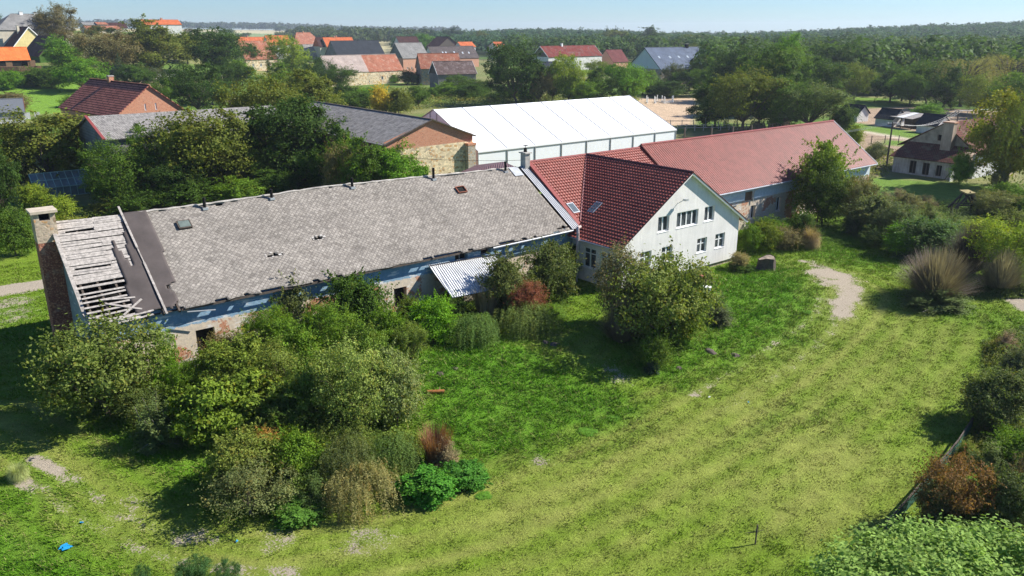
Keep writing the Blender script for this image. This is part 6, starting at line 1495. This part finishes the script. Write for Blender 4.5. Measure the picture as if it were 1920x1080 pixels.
# front thicket by the lane
S('shrub', 460, 920, 808, 130, (.120, .145, .028), "brown-green shrub at the left of the front thicket", var=3)
S('airy', 470, 965, 870, 150, (.105, .12, .042), "straggly grey shrub at the foot of the front thicket", var=1)
S('shrub', 500, 880, 800, 95, (.24, .145, .035), "orange-tinted rose bush in the front thicket", var=1)
S('shrub', 545, 905, 798, 110, MG, "dark green shrub in the front thicket", var=2)
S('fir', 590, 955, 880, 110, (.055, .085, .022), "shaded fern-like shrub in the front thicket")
S('mound', 600, 860, 796, 100, YG, "bright yellow-green top of the front thicket", name='bramble', cat='bramble')
S('fall', 655, 915, 790, 120, (.085, .105, .035), "tall arching grass left of two in the front thicket", name='grass_clump', cat='grass clump')
S('fall', 735, 888, 785, 125, (.080, .125, .030), "tall arching grass right of two in the front thicket", name='grass_clump', cat='grass clump')
S('fall', 680, 948, 855, 150, (.17, .16, .06), "dry straw grass at the foot of the front thicket", name='grass_clump', cat='grass clump')
S('reed', 818, 868, 798, 70, (.15, .075, .045), "rust-red dry stalks beside the lush lawn", name='reeds', cat='reeds')
S('fir', 838, 875, 815, 80, (.16, .13, .07), "brown seed-head shrub beside the lush lawn")
S('mound', 800, 930, 880, 110, (.060, .170, .020), "bright nettle patch right of the grey tyre", name='nettles', cat='nettles')
S('mound', 870, 905, 868, 90, (.055, .150, .020), "low nettle patch at the corner of the lush lawn", name='nettles', cat='nettles')
S('mound', 560, 965, 935, 110, (.070, .145, .022), "low green weeds at the foot of the front thicket", name='nettles', cat='nettles')
# in front of the house
GX = "bushes in front of the white house"
S('airy', 1235, 650, 462, 185, (.125, .150, .036), "large loose apple bush before the white gable", g=GX, name='bush', cat='bush', var=0)
S('shrub', 1255, 640, 480, 130, (.100, .135, .024), "dense core of the apple bush before the white gable", g=GX, name='bush', cat='bush', var=2)
S('airy', 1160, 610, 455, 110, (.12, .11, .055), "half-bare twiggy bush at the house corner", g=GX, name='bush', cat='bush', var=1)
S('twigs', 1165, 640, 560, 90, (.15, .13, .11), "grey dead branches left of the apple bush", g=GX, name='bush', cat='bush')
S('shrub', 1225, 692, 620, 64, (.075, .12, .016), "small green bush below the apple bush", g=GX, name='bush', cat='bush', var=1)
S('fir', 1278, 640, 585, 62, BG, "feathery weed right of the apple bush", g=GX, name='bush', cat='bush')
S('fir', 1345, 605, 540, 80, (.065, .080, .035), "grey-green tamarisk-like bush right of the apple bush", g=GX, name='bush', cat='bush')
S('fir', 1222, 698, 655, 42, (.035, .065, .035), "small dark spreading juniper on the lawn", g=GX, name='juniper', cat='juniper')
S('shrub', 1385, 505, 472, 40, (.20, .17, .08), "dry grass tuft left of the stump", g=GX, name='bush', cat='bush')
S('mound', 1388, 508, 492, 46, DK, "low dark creeping plant left of the stump", g=GX, name='bush', cat='bush')
# hedge in front of the red barn
for i, (cx, yb, yt, wd, c, lb) in enumerate(((1398, 475, 415, 50, MG, "hedge bush touching the white gable's right edge"), (1432, 470, 412, 60, OL, "olive hedge bush below the red barn's windows"), (1470, 468, 420, 55, (.14, .12, .06), "brownish hedge bush before the red barn"), (1500, 455, 395, 55, DK, "dark hedge bush before the red barn"), (1450, 440, 405, 70, MG, "vine-covered bush against the red barn wall"))):
    S('shrub', cx, yb, yt, wd, c, lb, g="hedge before the red barn", name='bush', cat='bush')
S('tuft', 1518, 466, 430, 42, (.20, .15, .08), "brown dry grass clump at the end of the hedge", g="hedge before the red barn", name='grass_clump', cat='grass clump')
S('shrub', 1532, 415, 258, 105, (.115, .165, .020), "tall leafy tree rising before the red barn roof", g=GX, name='tree', cat='tree')
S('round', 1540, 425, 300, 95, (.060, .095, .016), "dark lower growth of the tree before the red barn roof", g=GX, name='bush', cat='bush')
S('fine', 1598, 425, 315, 75, (.12, .12, .05), "reddish-olive tree at the right end of the red barn", g=GX, name='tree', cat='tree')
S('fir', 1650, 442, 345, 90, (.12, .12, .06), "tall grey-green weed bush right of the red barn", g=GX, name='bush', cat='bush')
S('fir', 1605, 440, 375, 75, (.075, .09, .04), "grey-green weed bush at the red barn's corner", g=GX, name='bush', cat='bush')
# scrub on the right
for i, (k, cx, yb, yt, wd, c, lb) in enumerate((('shrub', 1625, 440, 352, 95, (.10, .12, .045), "dense grey-green bush behind the tall weed bush"), ('fine', 1672, 455, 372, 90, (.095, .12, .05), "soft grey-green bush between weed bush and broad soft bush"), ('shrub', 1730, 480, 405, 110, (.07, .12, .035), "dark body of the broad soft green bush"),
    ('shrub', 1765, 470, 412, 80, (.085, .13, .04), "green right shoulder of the broad soft bush"), ('shrub', 1640, 462, 420, 60, (.075, .11, .03), "low green bush at the foot of the weed bush"), ('shrub', 1840, 470, 405, 90, (.20, .24, .03), "yellow-green bush behind the black brush heap"), ('shrub', 1905, 455, 395, 80, (.11, .13, .03), "olive bush behind the yellow-green one at the right edge"),
    ('fine', 1860, 405, 350, 90, (.14, .15, .05), "pale green bush beyond the timber frame"), ('shrub', 1690, 400, 358, 60, (.12, .12, .05), "straw-green bush in the gully"), ('airy', 1610, 400, 330, 50, (.13, .10, .06), "reddish twiggy bush at the red barn's end wall"))):
    tree(k, cx, yb, yt, wd, c, lb, "scrub bushes beyond the gravel patch", 'bush', 'bush', k=(.95, 1.0))
GQ = "scrub along the right side of the meadow"
S('fir', 1712, 482, 402, 130, (.075, .110, .038), "broad soft green bush above the bare twiggy one", g=GQ, name='bush', cat='bush')
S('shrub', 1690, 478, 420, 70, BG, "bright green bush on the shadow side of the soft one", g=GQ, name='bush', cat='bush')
S('twigs', 1752, 558, 470, 135, (.125, .105, .09), "big hemispherical bare grey bush on the meadow", g=GQ, name='bush', cat='bush')
S('fir', 1752, 572, 530, 175, (.085, .115, .035), "green grass skirt round the bare grey bush", g=GQ, name='grass_clump', cat='grass clump')
S('twigs', 1815, 510, 425, 100, (.050, .045, .040), "black heap of dead branches right of the soft green bush", g=GQ, name='brush_pile', cat='brush pile')
S('airy', 1880, 530, 400, 130, YG, "bush with bright yellow-green leaves on its top at the right edge", g=GQ, name='bush', cat='bush')
S('twigs', 1872, 545, 470, 90, (.17, .15, .12), "grey twigs under the yellow-green bush", g=GQ, name='bush', cat='bush')
S('shrub', 1895, 400, 335, 80, MG, "green tree behind the timber frame at the right edge", g=GQ, name='bush', cat='bush')
S('fir', 1740, 420, 365, 60, (.11, .13, .04), "weedy clump left of the timber frame", g=GQ, name='bush', cat='bush')
S('fir', 1782, 445, 385, 80, (.09, .12, .035), "weedy clump at the foot of the timber frame", g=GQ, name='bush', cat='bush')
S('fir', 1735, 388, 362, 70, (.15, .115, .06), "dry brown grass strip below the cottage", g=GQ, name='reeds', cat='reeds')
S('fir', 1680, 378, 350, 80, (.14, .11, .06), "dry brown grass strip left of the cottage garden", g=GQ, name='reeds', cat='reeds')
S('fir', 1850, 400, 350, 60, (.14, .14, .06), "pale weedy clump right of the timber frame", g=GQ, name='bush', cat='bush')
for i, (k, cx, yb, yt, wd, c, lb) in enumerate((
    ('fir', 1885, 660, 610, 60, (.17, .12, .07), "brown weed clump under the right gravel path"), ('shrub', 1905, 720, 650, 60, GG, "grey-green bush with small pale leaves at the right edge"),
    ('shrub', 1865, 800, 692, 120, (.075, .095, .030), "large dark green bush casting its shadow on the meadow"), ('airy', 1835, 780, 700, 70, OL, "loose olive bush at the front of the large dark one"),
    ('airy', 1775, 985, 848, 130, (.145, .085, .032), "orange-red autumn bush beside the net fence"), ('shrub', 1750, 990, 900, 80, (.085, .09, .035), "olive lower part of the autumn bush"),
    ('fir', 1850, 890, 820, 110, (.08, .105, .03), "grassy scrub between the dark bush and the autumn bush"), ('shrub', 1900, 880, 800, 90, MG, "green bush at the right edge beside the grassy scrub"),
    ('shrub', 1880, 1000, 880, 110, (.065, .085, .028), "dark green bush right of the autumn bush"), ('airy', 1915, 970, 850, 80, (.10, .08, .05), "brown twiggy bush at the right edge"),
    ('mound', 1840, 940, 900, 110, MG, "ground ivy between the scrub bushes"), ('fir', 1810, 860, 815, 60, OL, "weeds along the net fence"), ('mound', 1900, 760, 700, 70, (.10, .12, .05), "pale creeper bank at the right edge"),
    ('fir', 1640, 1040, 1015, 60, MG, "weeds at the lower end of the net fence"), ('mound', 1800, 1040, 980, 160, DK, "dark undergrowth at the lower right"))):
    S(k, cx, yb, yt, wd, c, lb, g=GQ, name='bush', cat='bush')
# near treetop at the lower right: its crown rises from below the frame
def near_top():
    rng = np.random.default_rng(77); C = []; N = []; v = []; w = []
    spots = [(1600, 1062, 1.0), (1650, 1040, 1.0), (1700, 1025, 1.1), (1750, 1022, 1.1), (1800, 1020, 1.1), (1850, 1030, 1.1), (1900, 1035, 1.1), (1640, 1085, 1.2), (1720, 1075, 1.3), (1800, 1075, 1.3), (1880, 1085, 1.3), (1940, 1060, 1.2), (1760, 1120, 1.5), (1860, 1130, 1.5), (1680, 1130, 1.4), (1585, 1100, .9)]
    base = at(1760, 1180); m = MB()
    for px, py, s in spots:
        c = onz(px, py + 14, 4.2 + rng.uniform(-.4, .4)) - base
        m.tube([(0, 0, 1.2), (c[0] * .5, c[1] * .5, 2.4), (c[0], c[1], c[2] - .2)], [.09, .05, .02], 5)
        for k in range(20):
            d = unit(rng.normal(size=3) + [0, 0, .5]); cc = c + d * s * .85 * [1, 1, .8]; n_ = int(85 * rng.uniform(.7, 1.3)); g = rng.normal(size=(n_, 3)) * .24
            C.append(cc + g); N.append(np.array([0, 0, 1.1]) + d * .5 + rng.normal(size=(n_, 3)) * .5); sh = rng.normal(.5, .12); v.append(np.clip(sh + rng.normal(0, .13, n_), 0, 1)); w.append(np.clip(rng.uniform(.2, .75) + rng.normal(0, .1, n_), 0, 1))
    m.tube([(0, 0, -.2), (0, 0, 1.3)], [.18, .12], 8)
    r = empty("tree", tuple(base), "pale leafy treetop rising into the lower right corner", "tree")
    c = link("crown", leafmesh("crown", np.vstack(C), np.vstack(N), .145, rng, np.concatenate(v), np.concatenate(w), .62), r); c.color = (.135, .205, .045, 1); m.build("trunk", M['bark'], r)
near_top()
for (cx, yb, yt, wd, lb) in ((270, 1100, 1058, 40, "small dark sapling at the bottom edge, leftmost of three"), (365, 1105, 1042, 80, "dark feathery sapling at the bottom edge, middle of three"), (430, 1108, 1050, 60, "dark feathery sapling at the bottom edge, right of three")):
    p = at(cx, yb); plant('fine', 'sapling', lb, 'sapling', p[0], p[1], max(1.0, (zat(p[0], p[1], yt) - p[2])), wd * 30 / FPX, (.045, .095, .028), "saplings at the bottom edge")
p = at(36, 898); plant('tuft', 'thistle', "pale thistle-like plant on the grass at the left edge", 'plant', p[0], p[1], .7, 1.1, (.22, .25, .10))
for i, (px, py, s) in enumerate(((1060, 755, .5), (1150, 785, .5), (1100, 810, .6), (907, 930, .45), (1510, 585, .5))):
    p = at(px, py); plant('mound', 'weed_patch', "small patch of broad-leaved weeds on the lawn", 'weeds', p[0], p[1], .16 * s + .05, s * 1.8, (.10, .21, .025), "weed patches on the lawn")


# more trees between the roofs
GM = "more trees between the village roofs"
XT = [("fine",130,128,84,50,OL,"olive tree between the ivy barn and the villa"),("round",262,168,118,60,DK,"dark round tree left of the white yard fence"),("fine",318,196,146,56,MG,"green tree below the low stone wall, left one"),("round",400,196,140,64,DK,"dark tree below the low stone wall, right one"),("round",250,128,70,60,OL,"olive tree between the brownish one and the biggest one"),
("round",352,120,58,60,OL,"olive tree between the biggest one and its right neighbour"),("round",455,160,110,50,MG,"green tree at the cream house's left gable"),("fine",640,172,122,60,DK,"dark tree at the two-tone barn's left end"),("round",520,182,120,60,MG,"green tree below the cream house"),("round",570,196,130,70,OL,"olive tree below the bright yellow-green tree"),
("shrub",830,184,156,50,MG,"bush on the near side of the rail fence"),("shrub",880,186,158,60,DK,"dark thicket below the dark shingled barn"),("round",1036,190,128,50,DK,"dark tree between the walnut and the light green tree"),("shrub",1090,196,150,60,MG,"bush between the light green tree and the marquee"),("round",1205,176,130,50,MG,"tree between the marquee and the blue barn"),
("round",1330,180,110,60,MG,"tree before the right end of the blue roof"),("round",1400,180,90,80,DK,"dark tree at the right end of the blue roof"),("tall",1490,200,90,80,MG,"green tree above the pale spreading one"),("round",1530,200,104,80,DK,"dark tree above the pale spreading one"),("fine",1600,186,118,70,OL,"olive tree left of the far meadow"),
("round",1668,192,126,70,DK,"dark round tree at the far meadow"),("fine",1705,198,128,70,MG,"green tree at the right end of the far meadow"),("round",1768,206,128,70,DK,"dark tree between the sheds and the left willow"),("fine",1835,214,140,80,OL,"olive tree between the two willows"),("round",1900,222,130,90,MG,"green tree under the right willow"),
("shrub",20,205,175,70,BR,"earth-coloured bush at the far left lawn"),("shrub",140,200,180,40,MG,"small bush on the far left lawn"),("round",470,130,80,40,DK,"dark tree behind the cream house's left end"),("shrub",690,196,165,60,BG,"bright weeds bush below the two-tone barn"),("fine",1120,150,110,46,OL,"olive tree before the half-timbered house's gable")]
for k, cx, yb, yt, wd, c, lb in XT: T(k, cx, yb, yt, wd, c, lb, GM)
GN = "garden shrubs behind the long barn"
XG = [("round",212,390,300,70,MG,"green tree right of the greenhouse's front"),("shrub",260,402,350,80,DK,"dark bush behind the stripped laths' right end"),("shrub",345,392,340,90,DK,"dark bush in the shade of the big walnut"),("shrub",440,385,335,90,MG,"bush in the shade between the walnuts"),("shrub",520,372,320,90,DK,"dark bush under the large dark walnut"),("shrub",610,358,300,90,MG,"green bush right of the large dark walnut"),("round",632,372,238,100,DK,"dark tree hiding the corrugated barn's side wall"),("fine",662,390,262,90,MG,"green tree right beside the stone barn's left buttress"),("round",600,300,190,110,DK,"dark tree over the corrugated barn's left eave"),("shrub",800,372,315,40,BG,"small bush at the stone wall's foot"),("shrub",5,330,262,70,OL,"olive bush at the left edge below the grey roof"),("fine",168,325,240,80,MG,"green tree at the left end of the grey-roofed barn")]
for k, cx, yb, yt, wd, c, lb in XG: T(k, cx, yb, yt, wd, c, lb, GN)

# tangled undergrowth nobody could count
def undergrowth(name, label, polys, n, hlo, hhi, leaf, cols, seed, cat="undergrowth"):
    rng = np.random.default_rng(seed); C = []; N = []; V_ = []; W2 = []
    for poly in polys:
        q = W_(poly); a = q.min(0); b = q.max(0); ar = (b - a).prod(); P = rng.uniform(a, b, (int(n * 3), 2)); d = inpoly(P, q); P = P[d > 0][:n]; d = d[d > 0][:n]
        P = P + rng.normal(size=P.shape) * .15; hm = (hlo + (hhi - hlo) * np.clip(fbm(P[:, 0] / 1.3, P[:, 1] / 1.3, seed, 3) * 2.2 - .6, 0, 1)) * np.clip(d / .9, .25, 1)
        z = hgt(P[:, 0], P[:, 1]) + hm * (1 - rng.uniform(0, 1, len(P)) ** 2.2 * .8); C.append(np.stack([P[:, 0], P[:, 1], z], 1)); k = len(P)
        N.append(rng.normal(size=(k, 3)) * .6 + [.1, -.2, .9]); V_.append(np.clip(.15 + .7 * fbm(P[:, 0] / .8, P[:, 1] / .8, seed + 3, 2) + rng.normal(0, .12, k), 0, 1)); W2.append(np.clip(fbm(P[:, 0] / 2.5, P[:, 1] / 2.5, seed + 9, 2) * 1.6 - .3 + rng.normal(0, .12, k), 0, 1))
    o = link(name, leafmesh(name, np.vstack(C), np.vstack(N), leaf, rng, np.concatenate(V_), np.concatenate(W2))); o.color = (*cols, 1); tag(o, label, cat, kind='stuff')
undergrowth("bramble_thicket", "tangled bramble and weeds filling the gaps of the thicket before the long barn", [[(150, 770), (330, 690), (560, 600), (760, 600), (790, 700), (780, 820), (560, 830), (400, 830), (250, 830)], [(400, 860), (520, 810), (700, 800), (800, 830), (760, 900), (560, 960), (440, 960)]], 52000, .3, 1.3, .12, (.085, .125, .022), 5)
undergrowth("weeds", "rank weeds and climbers in the strip along barn and house", [[(740, 640), (780, 570), (960, 560), (1070, 540), (1060, 610), (950, 625), (800, 650)], [(1140, 620), (1200, 580), (1330, 560), (1370, 590), (1300, 650), (1220, 690)], [(1385, 470), (1480, 430), (1600, 410), (1640, 450), (1540, 470), (1400, 485)]], 16000, .15, .7, .10, (.075, .13, .020), 6)
undergrowth("scrub", "rough scrub and tall weeds along the right edge of the meadow", [[(1620, 450), (1640, 400), (1720, 380), (1960, 380), (1960, 520), (1860, 520), (1800, 470), (1700, 470)], [(1840, 640), (1960, 600), (1960, 1080), (1700, 1080), (1740, 960), (1800, 860), (1850, 780)], [(1790, 545), (1960, 520), (1960, 560), (1850, 560)]], 42000, .15, .9, .12, (.085, .115, .028), 7)
undergrowth("field_weeds", "tall weeds of the rough field between stone barn and village", [[(590, 196), (620, 168), (760, 168), (980, 178), (1200, 186), (1195, 194), (800, 204), (700, 222), (600, 222)]], 26000, .3, 1.6, .45, (.13, .15, .04), 8)
undergrowth("garden_growth", "low shrubs and flower beds of the garden behind the barn", [[(-60, 470), (-20, 400), (60, 385), (180, 392), (230, 410), (150, 425), (60, 440), (20, 480)]], 9000, .2, 1.1, .16, (.11, .15, .03), 9)
undergrowth("yard_weeds", "grass and weeds round the paddocks left of the cottage", [[(1590, 300), (1640, 270), (1700, 290), (1660, 330), (1600, 340)], [(1560, 205), (1590, 198), (1600, 230), (1570, 250)]], 5000, .1, .6, .3, (.12, .14, .045), 10)

# ================================================================== FOREST ON THE HILL, FAR TREE LINES
def forest(name, label, n, r0, r1, u0, u1, size, q, qs, col, seed, dens=None):
    rng = np.random.default_rng(seed); u = rng.uniform(u0, u1, n); r = r0 + (r1 - r0) * rng.uniform(0, 1, n) ** .9
    az = AZ - np.arctan((u - 960) / (FPX / math.cos(TH))); x = r * np.cos(az); y = r * np.sin(az)
    if dens is not None: k = fbm(x / 70, y / 70, seed) > dens; x, y, r, u = x[k], y[k], r[k], u[k]; n = len(x)
    z = hgt(x, y); s = size * rng.uniform(.65, 1.4, n); hh = s * rng.uniform(1.0, 1.5, n); tone = np.clip(rng.normal(.42, .17, n), 0, 1); hue = rng.uniform(0, .9, n)
    d = unit(rng.normal(size=(n, q, 3)) + [0, 0, .35]); d[..., 2] = np.abs(d[..., 2]) * 1.0 - .15
    lump = 1 + .22 * np.sin(d[..., 0] * 5 + tone[:, None] * 30) * np.cos(d[..., 1] * 6 + hue[:, None] * 20)
    C = np.stack([x, y, z + hh * .62], 1)[:, None] + d * np.stack([s * .55, s * .55, hh * .42], 1)[:, None] * lump[..., None]
    N = d + rng.normal(size=d.shape) * .3 + [0, 0, .2]
    me = leafmesh(name, C.reshape(-1, 3), N.reshape(-1, 3), qs, rng, np.clip(np.repeat(tone, q) + rng.normal(0, .07, n * q), 0, 1), np.repeat(hue, q), .8)
    o = link(name, me); o.color = (*col, 1); tag(o, label, "forest", kind='stuff')
forest("forest", "deciduous forest covering the long hill on the horizon", 13500, 690, 1420, 740, 2150, 8.0, 40, 2.1, (.034, .072, .030), 1)
forest("tree_belt", "dense belt of broadleaved trees between the paddocks and the forested hill", 1500, 290, 620, 1330, 2200, 9.5, 90, 1.5, (.045, .080, .016), 21, .38)
forest("tree_belt", "belt of trees between the village and the forested hill", 500, 500, 640, 950, 1360, 9.0, 70, 1.7, (.040, .072, .018), 22, .42)
forest("far_woods", "dark strip of distant woods along the plain on the left horizon", 2600, 2900, 3700, 60, 860, 15, 16, 8, (.030, .045, .022), 2, .42)
forest("far_woods", "scattered woods on the slope behind the village roofs", 900, 950, 1700, 540, 800, 11, 24, 4, (.040, .058, .022), 3, .48)
forest("ridge_trees", "thin line of trees along the crest of the hill", 900, 1380, 1700, 700, 2200, 9, 22, 3.5, (.040, .065, .025), 4)

# ================================================================== HAZE
def haze():
    m = bpy.data.materials.new("haze"); m.use_nodes = True; n = m.node_tree.nodes; l = m.node_tree.links
    for k in list(n):
        if k.type != 'OUTPUT_MATERIAL': n.remove(k)
    v = n.new("ShaderNodeVolumePrincipled"); v.inputs["Color"].default_value = (.78, .88, 1.0, 1); v.inputs["Density"].default_value = .00014; v.inputs["Anisotropy"].default_value = .25
    l.new(v.outputs[0], [k for k in n if k.type == 'OUTPUT_MATERIAL'][0].inputs["Volume"])
    b = MB(); b.box(-4850, -4850, -6, 4850, 4850, 62); o = b.build("haze", m); tag(o, "thin blue haze of a clear morning over the whole valley", "haze", kind='stuff')
if not globals().get('NOHAZE'): haze()
